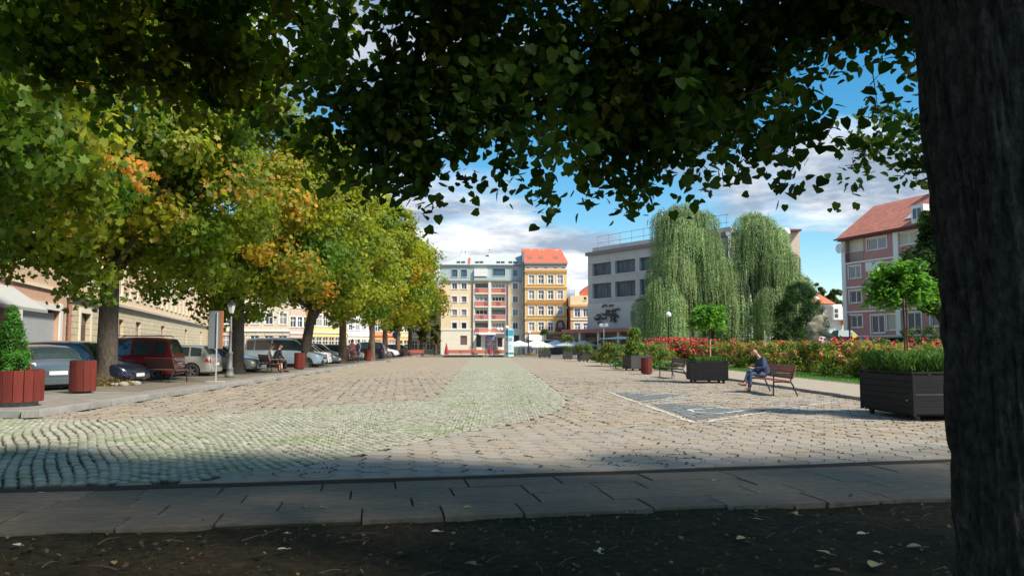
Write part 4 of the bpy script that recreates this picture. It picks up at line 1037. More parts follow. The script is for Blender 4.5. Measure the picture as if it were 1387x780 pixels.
# salmon house with roller shutter
b = thing('salmon_street_house', 'salmon-coloured street house with a big grey roller shutter, at the left edge', 'building', (P0[0], P0[1], 0), F.rz)
xr = s(87)-.02; xl = s(-190)
sh = (s(26), s(78), .03, zz(52, 417.5))
z2 = zc+.25
wall(b, 'ground_floor_wall', xl, xr, 0, z2, [sh, (s(-60), s(-10), .03, zz(0, 423))], M_salmon, depth=.4)
up = []
xx = xr-2.2
while xx > xl+1:
    for r in (0, 1, 2): up.append((xx, xx+1.2, z2+1.3+r*3.7, z2+3.1+r*3.7))
    xx -= 3.0
wall(b, 'upper_wall', xl, xr, z2+.12, z2+12, up, mat('tan_salmon', (.62, .44, .29), .9, .1, 1), depth=.25)
shell(b, xl, xr, 0, z2+12, 12, M_salmon)
for h in up: window(b, *h, cols=2, rows=2, trans=.65, sillm=M_darkred, surround=.12)
simple(b, 'string_course', xl, xr, -.12, 0.1, z2-.02, z2+.117, M_pale)
q = MB(); a_, b_, c_, d_ = sh
q.box(b_-.02, b_+.5, -.10, -.004, 0, d_+.45); q.box(a_-.45, a_, -.10, -.004, 0, d_+.45); q.box(a_, b_-.02, -.10, -.004, d_, d_+.35); q.build('shutter_surround', M_white, b)
ms = mat('shutter_grey', (.42, .44, .45), .5, .08, 3)
shs = thing('roller_shutter', None, None); [shs.pop(k) for k in list(shs.keys())]; shs.parent = b
me = MB(); me.cbox(0, 1, 0, .03, 0, .11, .012); me = me.mesh('slat', ms); zq = .03
while zq < d_-.12: share('slat', me, shs, (a_, .22, zq), (0, 0, 0), (b_-a_, 1, 1)); zq += .115
simple(b, 'shop_front', s(-60), s(-10), .2, .25, .03, zz(0, 423), M_glassd)
q = MB(); q.hexa([(s(-70), -1.6, z2-1.6), (s(14), -1.6, z2-1.6), (s(14), -.01, z2-.5), (s(-70), -.01, z2-.5), (s(-70), -1.6, z2-1.45), (s(14), -1.6, z2-1.45), (s(14), -.01, z2-.3), (s(-70), -.01, z2-.3)]); q.build('awning', mat('grey_awning', (.42, .42, .41), .8), b)
q = MB(); q.prismx([(-.5, z2+12), (6, z2+15.5), (12, z2+12)], xl, xr); q.build('roof', M_redroof, b)

# ---------------------------------------------------------------- farther fronts seen below the tree crowns
def front(name, label, pa, Ya, pb, Yb, H, cols, storeys, m, gz=0.0, wm=None, gf=None, roof=M_redroof, ww=1.2, sur=.2, gh=4.0, band=M_white, D=11, gl=None):
    a = Vector((XA(pa, Ya), Ya)); c = Vector((XA(pb, Yb), Yb)); L_ = (c-a).length; F = Facade(a.x, a.y, *(c-a))
    b = thing(name, label, 'building', (a.x, a.y, gz), F.rz)
    hs = []; st = (H-gh)/storeys
    for k in range(cols):
        xc = L_*(k+.5)/cols
        hs.append((xc-ww*.6, xc+ww*.6, .9, gh-.9))
        for r in range(storeys): hs.append((xc-ww/2, xc+ww/2, gh+r*st+st*.28, gh+r*st+st*.82))
    wall(b, 'ground_floor_wall', 0, L_, 0, gh, [h for h in hs if h[3] < gh], gf or m, y=-.04)
    wall(b, 'wall', 0, L_, gh+.005, H, [h for h in hs if h[3] > gh], m)
    shell(b, 0, L_, 0, H, D, m)
    for h in hs: window(b, *h, y=-.04 if h[3] < gh else 0, cols=2, rows=2, trans=.65, surround=sur if h[3] > gh else 0, fw=.1, gm=gl)
    q = MB(); q.box(-.1, L_+.1, -.35, -.05, H-.3, H+.05); q.box(-.05, L_+.05, -.2, -.045, gh-.2, gh+.1); q.build('cornice', band, b)
    q = MB(); q.prismx([(-.4, H+.05), (D*.45, H+3.2), (D, H+.05)], -.1, L_+.1); q.build('roof', roof, b)
    return b
front('corner_house', 'pale banded corner house seen under the crowns between the second and third trunks', 296, 134, 392, 138, 15, 5, 3, mat('banded_cream', (.60, .50, .38), .9, .1, 1), gf=brick_mat('banded_stone', (.62, .54, .42), (.56, .48, .37), (.30, .25, .2), 3, .5, .06, .6))
front('brick_red_house', 'reddish house with white bands, seen under the crowns just left of the third trunk', 392.5, 138.5, 418, 141, 14, 3, 3, mat('brick_pink', (.58, .42, .33), .9, .15, 3), gh=3.6, D=2.5)
front('sunlit_yellow_house', 'bright yellow house with white frames, seen under the crowns right of the third trunk', 419, 140, 470, 148, 15, 6, 3, mat('sun_yellow', (.78, .56, .20), .9, .06, 1), gh=3.8, sur=.35, D=3)
front('white_shop_house', 'white-fronted house seen between the fourth and fifth trunks', 470.5, 150, 506, 156, 14, 4, 3, M_white, gz=GZ, gf=M_pale)
front('orange_shop_house', 'orange-fronted house with a red band, seen between the fifth and sixth trunks', 506.5, 160, 536, 163, 13, 3, 3, mat('orange_render', (.70, .34, .14), .9, .1, 1), gz=GZ, band=M_redroof)
front('mustard_house', 'mustard house front seen between the last two trunks of the row', 536.5, 168, 556, 170, 13, 2, 3, mat('sun_yellow', (.78, .56, .20), .9, .06, 1), gz=GZ)
front('grey_beige_house', 'grey-beige house half hidden by the last tree, left of the yellow apartment block', 556.5, 184, 607, 186, 13, 5, 3, mat('grey_beige', (.46, .42, .34), .9, .12, 1), gz=GZ, gf=mat('grey_beige', (.46, .42, .34), .9, .12, 1))
front('terraced_house', 'plain cream terrace house far behind the stone sculpture', 1000, 150, 1098, 150, 9, 7, 2, M_cream, gz=GZ)
# ================================================================== TREES
M_bark = mat('bark', (.115, .085, .06), .95, .35, 6, .9, 22, col2=(.06, .05, .038), stretch=(1, 1, .35), bdist=.05)
M_barkr = mat('bark_warm', (.20, .13, .085), .95, .3, 5, .9, 20, col2=(.10, .07, .05), stretch=(1, 1, .35), bdist=.05)
M_leaf = leaf_mat('leaf', .42)
def limbs(mb, rs, base, h0, h1, r0, spread, n, top, lean=(0, 0)):
    """trunk and main limbs; returns nothing"""
    t0 = Vector(base); fork = t0+Vector((lean[0], lean[1], h0))
    for k in range(n):
        a = 2*PI*k/n+rs.uniform(-.4, .4); e = rs.uniform(.55, 1.0); L_ = spread*rs.uniform(.6, .95)
        p1 = fork+Vector((0, 0, rs.uniform(-.3, 1.2))); p3 = t0+Vector((math.cos(a)*L_, math.sin(a)*L_, h0+(top-h0)*e*.75)); p2 = (p1+p3)/2+Vector((math.cos(a)*L_*.2, math.sin(a)*L_*.2, -.3))
        mb.tube([p1-Vector((0, 0, .4)), p1, p2, p3], [r0*.35, r0*.42, r0*.25, r0*.07], 6, False)
        for q in range(3):
            b_ = a+rs.uniform(-1, 1); p4 = p2+(p3-p2)*rs.uniform(0, .7); p5 = p4+Vector((math.cos(b_)*L_*.4, math.sin(b_)*L_*.4, rs.uniform(-.2, .9)))
            mb.tube([p4, (p4+p5)/2+Vector((0, 0, .15)), p5], [r0*.16, r0*.1, r0*.03], 5, False)
    mb.tube([fork-Vector((0, 0, .3)), fork+Vector((0, 0, (top-h0)*.4)), t0+Vector((lean[0]*2, lean[1]*2, top-1))], [r0*.7, r0*.4, r0*.08], 7, False)
def trunk(mb, base, r0, h0, lean=(0, 0), flare=1.5, n=14, seed=0):
    vs = []; fs = []; R = 16
    for i in range(R+1):
        t = i/R; z = h0*t; rr = r0*(1+(flare-1)*math.exp(-z*5)+.0)*(1-.22*t)
        for k in range(n):
            a = 2*PI*k/n; q = rr*(1+.10*noise.noise((math.cos(a)*1.5, math.sin(a)*1.5, z*.9+seed))+(.14*math.exp(-z*4)*math.sin(a*5+seed)))
            vs.append((base[0]+lean[0]*t*t+q*math.cos(a), base[1]+lean[1]*t*t+q*math.sin(a), base[2]+z-.05))
    for i in range(R):
        for k in range(n): fs.append((i*n+k, i*n+(k+1) % n, (i+1)*n+(k+1) % n, (i+1)*n+k))
    mb.add(vs, fs)
GREEN = np.array([.055, .118, .012]); YEL = np.array([.235, .245, .016]); ORA = np.array([.50, .20, .035]); DEEP = np.array([.03, .085, .012])
def street_tree(x, y, label, seed, h=14.6, r=4.7, n=150, per=150, lf=.26, r0=.33, orange=0.3, yellow=.5, z0=2.5, base=.12, lean=(0, 0), mt=None, orient=None):
    rs = np.random.RandomState(seed)
    t = thing('street_tree', label, 'tree', (x, y, base), 0, 'street trees in the row along the parked cars')
    mb = MB(); trunk(mb, (0, 0, 0), r0, 3.7, lean, 1.45, seed=seed); mb.build('trunk', mt or M_bark, t, smooth=True)
    mb = MB(); limbs(mb, rs, (0, 0, 0), 3.2, 4, r0*1.05, r*.85, 7, h*.95, lean); mb.build('limbs', M_bark, t, smooth=True)
    cz = (h+z0)/2+.2; rz = (h-z0)/2
    P, Nn, ci, C = clumps(rs, (0, 0, cz), (r*.88, r*.88, rz*.95), n, per, 1.2, .45, floor=z0+.35, boxy=.7)
    k = P[:, 2] > z0+.25*np.sin(P[:, 0]*2)+.2; P, Nn, ci = P[k], Nn[k], ci[k]
    m = len(C); hz = (C[:, 2]-z0)/(h-z0)
    yl = np.clip(rs.normal(yellow, .28, m)+.25*(hz-.5), 0, 1)
    base_c = GREEN[None]*(1-yl[:, None])+YEL[None]*yl[:, None]
    if orange:
        nz = np.array([noise.noise((c[0]*.35+seed, c[1]*.35, c[2]*.45)) for c in C]); ok = np.clip((nz-(.42-orange))*4, 0, 1)
        if orient is not None:
            dd = np.array([min(np.linalg.norm(c-np.array(o[:3]))/o[3] for o in orient) for c in C]); ok = np.maximum(ok*.25, np.clip(1.7-dd*.95, 0, 1))
        okl = np.clip(ok[ci]*1.3-rs.uniform(0, 1.1, len(P)), 0, 1)[:, None]*.85
    cc = (base_c[ci]*(1-okl)*1.16+ORA[None]*okl*1.1)
    cc = cc*np.clip(rs.normal(1, .22, (len(P), 1)), .4, 1.8)
    leaves('crown', P, Nn, lf*rs.uniform(.6, 1.2, len(P)), cc, M_leaf, t, STAR, STAR_F, rs=rs)
    return t
def offs(px, py, Y, dy, rad, base, x0, y0):   # crown spot seen on the near side of a tree
    p = AT(px, py, Y+dy); return (p.x-x0, p.y-y0, p.z-base, rad)
tx1, tx2 = G(157, 520, .12)[0], G(325, 505, .12)[0]
row = [(-13.0, 16.0), (tx1, 26.2), (-12.1, 36.5), (-11.35, 46.5), (-11.1, 56.5), (-10.5, 66.0), (-10.9, 76.5), (-10.9, 86.5), (-10.6, 96.0)]
street_tree(*row[0], 'broad street tree whose dark green crown fills the upper left corner', 11, n=230, per=190, lf=.22, orange=.12, yellow=.35, h=14, r=5.0, z0=2.9)
street_tree(*row[1], 'street tree with orange patches, nearest visible trunk, behind the red bin', 12, n=260, per=210, lf=.22, orange=.3, yellow=.42, r=4.9, z0=2.1, r0=.34, orient=[offs(165, 205, 26, -4.2, 1.5, .12, *row[1]), offs(205, 245, 26, -4.2, 1.7, .12, *row[1]), offs(245, 270, 26, -3.6, 1.9, .12, *row[1]), offs(220, 300, 26, -3.8, 1.7, .12, *row[1]), offs(290, 300, 26, -2, 1.6, .12, *row[1])])
street_tree(*row[2], 'second trunk of the row, beside the lamp post, crown with orange right edge', 13, n=230, per=200, lf=.22, orange=.3, yellow=.48, r=4.8, z0=2.0, r0=.36, orient=[offs(385, 255, 36, -3.5, 1.5, .12, *row[2]), offs(400, 300, 36, -3.5, 1.7, .12, *row[2]), offs(385, 330, 36, -3, 1.1, .12, *row[2])])
street_tree(*row[3], 'third trunk of the row, slightly leaning, beside the second red bin', 14, n=200, per=180, orange=.12, yellow=.62, lf=.24, r0=.33, lean=(.5, 0))
street_tree(*row[4], 'fourth trunk of the row, yellow-green crown above the standing pair', 15, n=180, per=150, orange=.05, yellow=.7, lf=.27, r0=.30, mt=M_barkr)
street_tree(*row[5], 'fifth trunk of the row, reddish bark, beside the small dark bin', 16, n=160, per=130, orange=.1, yellow=.72, lf=.3, r0=.28, mt=M_barkr)
street_tree(*row[6], 'sixth trunk of the row, with the blue sign visible just beyond it', 17, n=150, per=110, orange=.18, yellow=.75, lf=.32, r0=.28, mt=M_barkr)
street_tree(*row[7], 'second last tree of the row, yellowing rounded crown', 18, n=140, per=100, orange=.2, yellow=.72, lf=.34, r0=.28, mt=M_barkr)
street_tree(*row[8], 'last and farthest tree of the row, its crown edge against the yellow block', 19, n=140, per=100, orange=.22, yellow=.62, lf=.34, r0=.30)
# suckers and stones round the first visible trunk
x, y = row[1]; rs = np.random.RandomState(4)
t = thing('root_suckers', 'low brownish suckers and stones round the foot of the nearest row tree', 'plant', (x, y, .12))
n = 1500; a = rs.uniform(0, 2*PI, n); rr = rs.uniform(.45, 1.0, n); P = np.stack([rr*np.cos(a), rr*np.sin(a), rs.uniform(.02, .42, n)*(1.2-rr)], 1)
leaves('foliage', P, rs.normal(size=(n, 3))+[0, 0, .5], rs.uniform(.05, .12, n), np.array([.16, .13, .05])*rs.uniform(.5, 1.6, (n, 1)), M_leaf, t)
rg = random.Random(2)
st = MB(); st.ball((0, 0, 0), .5, 8, .6, .15, rg); sme = st.mesh('stone', mat('field_stone', (.30, .27, .22), .9, .2, 5, .3, 20), True)
for k in range(14):
    a = rg.uniform(2.6, 6.6); q = rg.uniform(.75, 1.15); share('stone', sme, t, (q*math.cos(a), q*math.sin(a), .05), (0, 0, rg.uniform(0, 6)), (rg.uniform(.15, .35),)*3)

# ---- the big tree beside the camera and its neighbours: lime trees with hanging twigs
M_lime = leaf_mat('lime_leaf', .22, .6, .2, (1, 1, .4))
M_lime2 = leaf_mat('lime_leaf_thin', .5, .6, .2, (1.1, 1.1, .35))
def big_bark():
    m = mat('old_bark', (.11, .098, .080), .97, .75, 16, 1.0, 55, col2=(.022, .020, .017), stretch=(1, 1, .55), bdist=.09, detail=9)
    return m
def near_trunk(t, base, pts, rad, seg=230, ring=240):
    vs = []; fs = []
    P = [Vector(p) for p in pts]; zs = [p.z for p in P]
    for i in range(seg+1):
        z = zs[0]+(zs[-1]-zs[0])*i/seg
        cx = np.interp(z, zs, [p.x for p in P]); cy = np.interp(z, zs, [p.y for p in P]); r = np.interp(z, zs, rad)
        for k in range(ring):
            a = 2*PI*k/ring; ca, sa = math.cos(a), math.sin(a)
            d = .030*noise.noise((ca*2, sa*2, z*1.1))+.020*abs(noise.noise((ca*9, sa*9, z*2.2)))*2-.012+.006*noise.noise((ca*22, sa*22, z*9))-.022*(1-min(1, abs(noise.noise((ca*7.5, sa*7.5, z*1.5+3)))*5))-.012*(1-min(1, abs(noise.noise((ca*15, sa*15, z*3.1+9)))*4))
            d += .05*math.exp(-z*2.5)*math.sin(a*4+1)
            vs.append((cx+(r+d)*ca, cy+(r+d)*sa, z))
    for i in range(seg):
        for k in range(ring): fs.append((i*ring+k, i*ring+(k+1) % ring, (i+1)*ring+(k+1) % ring, (i+1)*ring+k))
    m = MB(); m.v = vs; m.f = fs; m.m = [0]*len(fs); return m.build('trunk', big_bark(), t, smooth=True)
LC = np.array([[.030, .075, .010], [.045, .10, .012], [.075, .13, .015], [.11, .13, .02]])
def lime_crown(t, rs, center, rad, ntw, hang, zlow, zhigh, lsz=.085, per=22, keep=None, name='crown', twm=None, sprays=(), colw=(.4, .35, .2, .05)):
    """short hanging twigs with heart shaped leaves alternating along them, placed through the outer crown"""
    c = np.array(center); R = np.array(rad)
    d = rs.normal(size=(ntw*4, 3)); d /= np.linalg.norm(d, axis=1, keepdims=True)
    q = rs.uniform(.30, 1, size=(len(d), 1))**.42
    C = d*q*R+c; zl = zlow+.20*np.sin(C[:, 0]*1.7+1)*np.cos(C[:, 1]*1.3)+.14*np.sin(C[:, 0]*4.1)
    zl = zl+.12*np.clip(C[:, 0]-2.0, 0, 3)*(zlow > 4.5); k = (C[:, 2] > zl) & (C[:, 2] < zhigh)
    # nothing right in front of the lens
    dist = np.linalg.norm(C-np.array([0, 0, EYE]), axis=1); k &= (dist > 3.4)
    if keep is not None: k &= keep(C)
    C = C[k][:ntw]
    n0 = len(C); C = np.concatenate([C]+[np.array(s_) for s_ in sprays]) if len(sprays) else C
    n = len(C); L_ = rs.uniform(.35, .75, n); L_[n0:] *= .5
    out = (C-c); out[:, 2] *= .3; out /= np.linalg.norm(out, axis=1, keepdims=True)+1e-6
    D = out*.55+rs.normal(size=(n, 3))*.45+np.array([0, 0, -.55]); D /= np.linalg.norm(D, axis=1, keepdims=True)
    D[:, 2] = np.minimum(D[:, 2], .1)
    P = np.repeat(C, per, 0); Dp = np.repeat(D, per, 0); t_ = np.tile(np.linspace(0, 1, per), n)[:, None]
    P = P+Dp*(t_-.3)*np.repeat(L_, per)[:, None]+rs.normal(size=P.shape)*.085+np.array([0, 0, -.08])*t_**2
    Nn = rs.normal(size=P.shape)*.75+np.array([0, 0, .75])+Dp*.3
    ax = Dp*.6+np.array([0, 0, -.8])+rs.normal(size=P.shape)*.6
    cc = LC[rs.choice(4, n, p=colw)][np.repeat(np.arange(n), per)]*np.clip(rs.normal(1, .2, (len(P), 1)), .5, 1.6)
    dist = np.linalg.norm(P-np.array([0, 0, EYE]), axis=1); kk = dist > 2.7
    o = leaves(name, P[kk]-np.array(t.location), Nn[kk], lsz*rs.uniform(.65, 1.35, kk.sum()), cc[kk], (M_lime2 if zlow < 4.5 else M_lime), t, HEART, HEART_F, axis=ax[kk], rs=rs)
    mb = MB(); loc = Vector(t.location)
    for i in range(0, n, 3):
        a = Vector(C[i]-D[i]*L_[i]*.5)-loc; b_ = Vector(C[i]+D[i]*L_[i]*.6)-loc; mb.tube([a, b_], [.005, .002], 3, False)
    mb.build('twigs', M_bark, t, kind='stuff')
    return C
def hang(px, py0, py1, Y, n, rs, w=.25):     # a drooping spray at the crown's edge, Y metres ahead
    a, b_ = AT(px, py0-60, Y), AT(px, py1-80, Y); k = rs.rand(n, 1)
    return np.array(a)+(np.array(b_)-np.array(a))*k+rs.normal(size=(n, 3))*[w, w, w*.5]
rs = np.random.RandomState(77)
TX, TY = 2.50, 3.55
t = thing('lime_tree', 'old lime tree, thick rough trunk at the right edge and dark overhanging crown', 'tree', (TX, TY, -.1))
near_trunk(t, (0, 0, 0), [(.0, 0, 0), (-.0, 0, .6), (-.04, 0, 1.7), (-.10, 0, 2.5), (-.14, 0, 3.4), (-.2, 0, 4.6)], [.46, .365, .335, .335, .37, .30])
mb = MB()
for p in ([(-.15, 0, 3.4), (-.8, .5, 4.2), (-2.1, 1.5, 4.8), (-4.2, 2.6, 5.3)], [(-.12, 0, 3.1), (.7, 1.2, 4.1), (1.4, 2.6, 4.9), (1.6, 3.8, 5.2)], [(-.15, 0, 3.3), (-.7, -1.4, 4.4), (-1.6, -3, 5.2)],
          [(-.15, 0, 3.2), (-.5, 1.8, 4.3), (-1.0, 3.6, 5.1)], [(-.2, 0, 4.2), (.2, .2, 6), (.0, .5, 8.5)], [(-.15, 0, 3.4), (1.5, -.8, 4.6), (3.2, -1.4, 5.4)], [(-.2, 0, 3.6), (-2.2, .4, 5.2), (-4.8, .8, 6.0)]):
    mb.tube(p, list(np.linspace(.17, .035, len(p))), 9, False)
    for k in range(5):
        a = Vector(p[1])+(Vector(p[-1])-Vector(p[1]))*rs.uniform(0, .9); e = a+Vector((rs.uniform(-1.3, 1.3), rs.uniform(-1, 1.3), rs.uniform(-.7, .5))); mb.tube([a, (a+e)/2+Vector((0, 0, .12)), e], [.035, .022, .008], 5, False)
mb.build('limbs', big_bark(), t, smooth=True)
sp = []
for px, a, b_, Y, n in ((450, 150, 215, 6.5, 6), (490, 190, 275, 6.6, 8), (540, 180, 280, 6.6, 26), (560, 170, 270, 6.4, 26), (600, 150, 225, 6.7, 24), (675, 190, 235, 6.3, 12), (640, 150, 215, 6.6, 20), (735, 200, 240, 5.6, 7),
                        (720, 140, 205, 6.7, 18), (780, 180, 250, 6.8, 20), (810, 150, 225, 6.8, 22), (860, 180, 280, 6.6, 26), (880, 170, 262, 6.6, 24), (905, 150, 235, 6.9, 22), (950, 150, 230, 6.9, 24), (985, 150, 225, 6.8, 22),
                        (1028, 180, 272, 5.6, 16), (1035, 120, 200, 6.8, 14), (1085, 50, 120, 6.8, 8), (1122, 170, 215, 5.0, 2), (1160, 60, 130, 6.4, 16), (1215, 50, 110, 6.2, 18), (1120, 70, 130, 6.6, 14), (1190, 265, 300, 8.2, 5), (1212, 245, 285, 8.2, 6), (1236, 225, 270, 8.0, 6), (1225, 200, 225, 7.5, 3), (1250, 260, 290, 8, 4),
                        (550, 230, 345, 6.6, 12), (575, 225, 325, 6.6, 9), (872, 230, 330, 6.6, 10), (890, 225, 310, 6.6, 6), (1033, 235, 320, 5.6, 5), (745, 225, 320, 5.6, 3), (680, 210, 305, 6.3, 6), (455, 200, 270, 6.5, 3), (515, 230, 330, 6.6, 4),
                        (590, 60, 140, 6.5, 24), (690, 60, 140, 6.5, 24), (800, 60, 140, 6.5, 24), (900, 60, 140, 6.5, 24), (1000, 50, 130, 6.5, 24), (1100, 20, 90, 6.5, 18), (1200, 0, 70, 6.5, 18), (650, 100, 180, 7.2, 16), (760, 100, 170, 7.2, 16), (870, 100, 180, 7.2, 16), (960, 100, 180, 7.2, 16)):
    sp.append(hang(px, a, b_, Y, n, rs))
lime_crown(t, rs, (1.0, 3.5, 5.9), (5.5, 3.9, 3.4), 1500, 1, 4.78, 6.4, .080, 26, sprays=sp)
# upper part of the same crown, above the picture: coarser
P, Nn, ci, C = clumps(rs, (1.2, 3.2, 5.6), (5.4, 4.0, 2.8), 80, 90, 1.0, .5, floor=5.4)
leaves('upper_crown', P-np.array(t.location), Nn, .22*rs.uniform(.6, 1.2, len(P)), LC[1][None]*np.clip(rs.normal(1, .25, (len(P), 1)), .4, 1.8), M_lime, t, STAR, STAR_F)
# second lime, left of the frame
t = thing('lime_tree', 'lime tree outside the left edge, its dappled boughs filling the top left', 'tree', (-8.4, 3.2, -.1))
near_trunk(t, None, [(0, 0, 0), (0, 0, 1), (.1, 0, 4.6)], [.42, .33, .28], 30, 24)
mb = MB()
for p in ([(.1, 0, 3.2), (1.5, 1.2, 4.4), (3.6, 3.0, 5.2), (5.2, 4.4, 5.4)], [(.1, 0, 3.4), (.4, 2, 4.6), (.6, 4.6, 5.5)], [(.1, 0, 3.3), (2.0, -.4, 4.6), (4.6, -.2, 5.6)], [(0, 0, 3.3), (-2, 1.4, 4.7), (-3.5, 2.5, 5.5)]):
    mb.tube(p, list(np.linspace(.15, .03, len(p))), 8, False)
    for k in range(5):
        a = Vector(p[1])+(Vector(p[-1])-Vector(p[1]))*rs.uniform(0, .9); e = a+Vector((rs.uniform(-1.3, 1.3), rs.uniform(-1, 1.3), rs.uniform(-.9, .3))); mb.tube([a, (a+e)/2+Vector((0, 0, .12)), e], [.03, .02, .007], 5, False)
mb.build('limbs', big_bark(), t, smooth=True)
sp = []
for px, a, b_, Y, n in ((20, 60, 170, 7.5, 30), (80, 60, 190, 7.8, 34), (150, 40, 170, 8.0, 30), (210, 60, 200, 8.0, 30), (270, 50, 205, 8.2, 36), (320, 60, 210, 8.2, 32), (360, 80, 190, 8.2, 16), (400, 80, 160, 8.0, 9), (430, 120, 200, 7.6, 5), (240, 0, 90, 7.5, 30), (330, 0, 90, 7.5, 30), (430, 0, 80, 7.5, 14), (500, 0, 110, 7.2, 20), (100, 0, 90, 7, 26)):
    sp.append(hang(px, a, b_, Y, n, rs, .32))
lime_crown(t, rs, (-6.4, 3.6, 5.9), (5.2, 4.0, 3.2), 950, 1, 4.35, 6.2, .092, 24, sprays=sp, colw=(.0, .2, .45, .35))
P, Nn, ci, C = clumps(rs, (-7.2, 2.8, 6.0), (4.6, 3.8, 2.4), 36, 80, 1.0, .5, floor=6.0)
leaves('upper_crown', P-np.array(t.location), Nn, .24*rs.uniform(.6, 1.2, len(P)), LC[1][None]*np.clip(rs.normal(1, .25, (len(P), 1)), .4, 1.8), M_lime, t, STAR, STAR_F)
# third lime, unseen right of the frame (its shade reaches the paving)
t = thing('lime_tree', 'lime tree outside the right edge, unseen, its shade reaching the right foreground', 'tree', (10.2, 3.0, -.1))
near_trunk(t, None, [(0, 0, 0), (0, 0, 1), (.1, 0, 4.6)], [.42, .33, .28], 30, 24)
mb = MB(); limbs(mb, rs, (0, 0, 0), 3.4, 4, .34, 4, 7, 9); mb.build('limbs', big_bark(), t, smooth=True)
P, Nn, ci, C = clumps(rs, (0, 0, 6.6), (4.9, 4.6, 3.5), 130, 110, 1.0, .45, floor=3.8)
leaves('crown', P, Nn, .17*rs.uniform(.6, 1.2, len(P)), LC[2][None]*np.clip(rs.normal(1, .25, (len(P), 1)), .4, 1.8), M_lime, t, HEART, HEART_F)

# ---- weeping willows
M_willow = leaf_mat('willow_leaf', .25, .6, .2)
def willow(px0, px1, pyt, Y, seed, label, tiers):
    rs = np.random.RandomState(seed); xc = XA((px0+px1)/2, Y); rw = (XA(px1, Y)-XA(px0, Y))/2; H = ZA(pyt, Y)
    t = thing('weeping_willow', label, 'tree', (xc, Y, 0), 0, 'weeping willows in the park')
    mb = MB(); trunk(mb, (0, 0, 0), .55, 4.5, (0, 0), 1.3, seed=seed); mb.build('trunk', M_bark, t, smooth=True)
    mb = MB()
    Ps = []; Ax = []; Sz = []; Cc = []; Nl = []
    for (dx, dy, zt, rr, drop, ns) in tiers:
        dx *= rw; dy *= rw; zt *= H; rr *= rw
        mb.tube([(0, 0, 4), (dx*.5, dy*.5, zt*.6), (dx, dy, zt-.6)], [.32, .2, .06], 7, False)
        for k in range(8):
            a = 2*PI*k/8; mb.tube([(dx*.8, dy*.8, zt*.82), (dx+math.cos(a)*rr*.5, dy+math.sin(a)*rr*.5, zt-.5), (dx+math.cos(a)*rr*.85, dy+math.sin(a)*rr*.85, zt-rr*.45)], [.09, .06, .02], 5, False)
        tb = rs.uniform(.8, 1.25)
        for q in range(ns):
            a = rs.uniform(0, 2*PI); u = rs.uniform(.08, 1)**.5
            bx, by = dx+math.cos(a)*u*rr, dy+math.sin(a)*u*rr
            zz_ = zt-rr*.75*u**2.2+rs.normal(0, .12); L_ = drop*H*rs.uniform(.45, 1.1)*(.45+.55*u)
            L_ = min(L_, zz_-rs.uniform(.9, 2.4)); 
            if L_ < .8: continue
            m = int(L_/.085); tt = np.linspace(0, 1, m)
            outx = math.cos(a)*.35*rr*.25; outy = math.sin(a)*.35*rr*.25; ph = rs.uniform(0, 6)
            px_ = bx+outx*np.sqrt(tt)+.06*np.sin(tt*7+ph); py_ = by+outy*np.sqrt(tt)+.06*np.cos(tt*6+ph); pz = zz_-L_*tt+.5*np.minimum(tt*6, 1)*(1-tt)*.3
            Ps.append(np.stack([px_, py_, pz], 1)+rs.normal(size=(m, 3))*[.035, .035, .03])
            c_ = np.array([.21, .30, .14])*tb*rs.uniform(.75, 1.2) if rs.rand() > .3 else np.array([.31, .37, .18])*tb*rs.uniform(.8, 1.2)
            Cc.append(np.tile(c_, (m, 1))*np.clip(rs.normal(1, .15, (m, 1)), .5, 1.5))
            Nl.append(np.tile([math.cos(a), math.sin(a), .3], (m, 1))+rs.normal(size=(m, 3))*.6)
            Ax.append(np.tile([0, 0, -1.], (m, 1))+rs.normal(size=(m, 3))*.28)
    P = np.concatenate(Ps); n = len(P)
    leaves('crown', P, np.concatenate(Nl), .21*rs.uniform(.7, 1.25, n), np.concatenate(Cc), M_willow, t, LANCE*np.array([1.25, 1, 1], np.float32), KITE_F, axis=np.concatenate(Ax), rs=rs)
    mb.build('limbs', M_bark, t, smooth=True)
    print('willow', n)
def domes(seed, n):
    rg = random.Random(seed); T = []
    for k in range(n):
        zt = 1-.62*((k+.3)/n)**1.05; a = rg.uniform(0, 2*PI); env = .12+.98*min(1, (1-zt)/.5)**.6; rr = rg.uniform(.24, .42)
        q = max(0, env-rr*.55)*rg.uniform(.75, 1.05); yy = math.sin(a)*q
        T.append((math.cos(a)*q, -abs(yy)*.9 if rg.random() < .72 else abs(yy)*.8, zt-rg.uniform(0, .02), rr, rg.uniform(.22, .42) if zt > .65 else .55, int(2100*rr**1.3/ (n/13.0) *.42)+40))
    return T
willow(858, 1000, 272, 78, 31, 'taller left weeping willow hanging in front of the concrete building', [(-.02, 0, .99, .40, .26, 300), (-.34, -.15, .95, .34, .30, 220), (.32, -.1, .94, .34, .30, 220), (.05, .4, .8, .7, .6, 340)]+domes(5, 17))
willow(962, 1094, 284, 80, 32, 'lower right weeping willow, beside the dark conical bush', [(-.12, 0, .985, .38, .28, 260), (.28, -.1, .90, .36, .30, 220), (.1, .4, .75, .7, .6, 300)]+domes(9, 16))
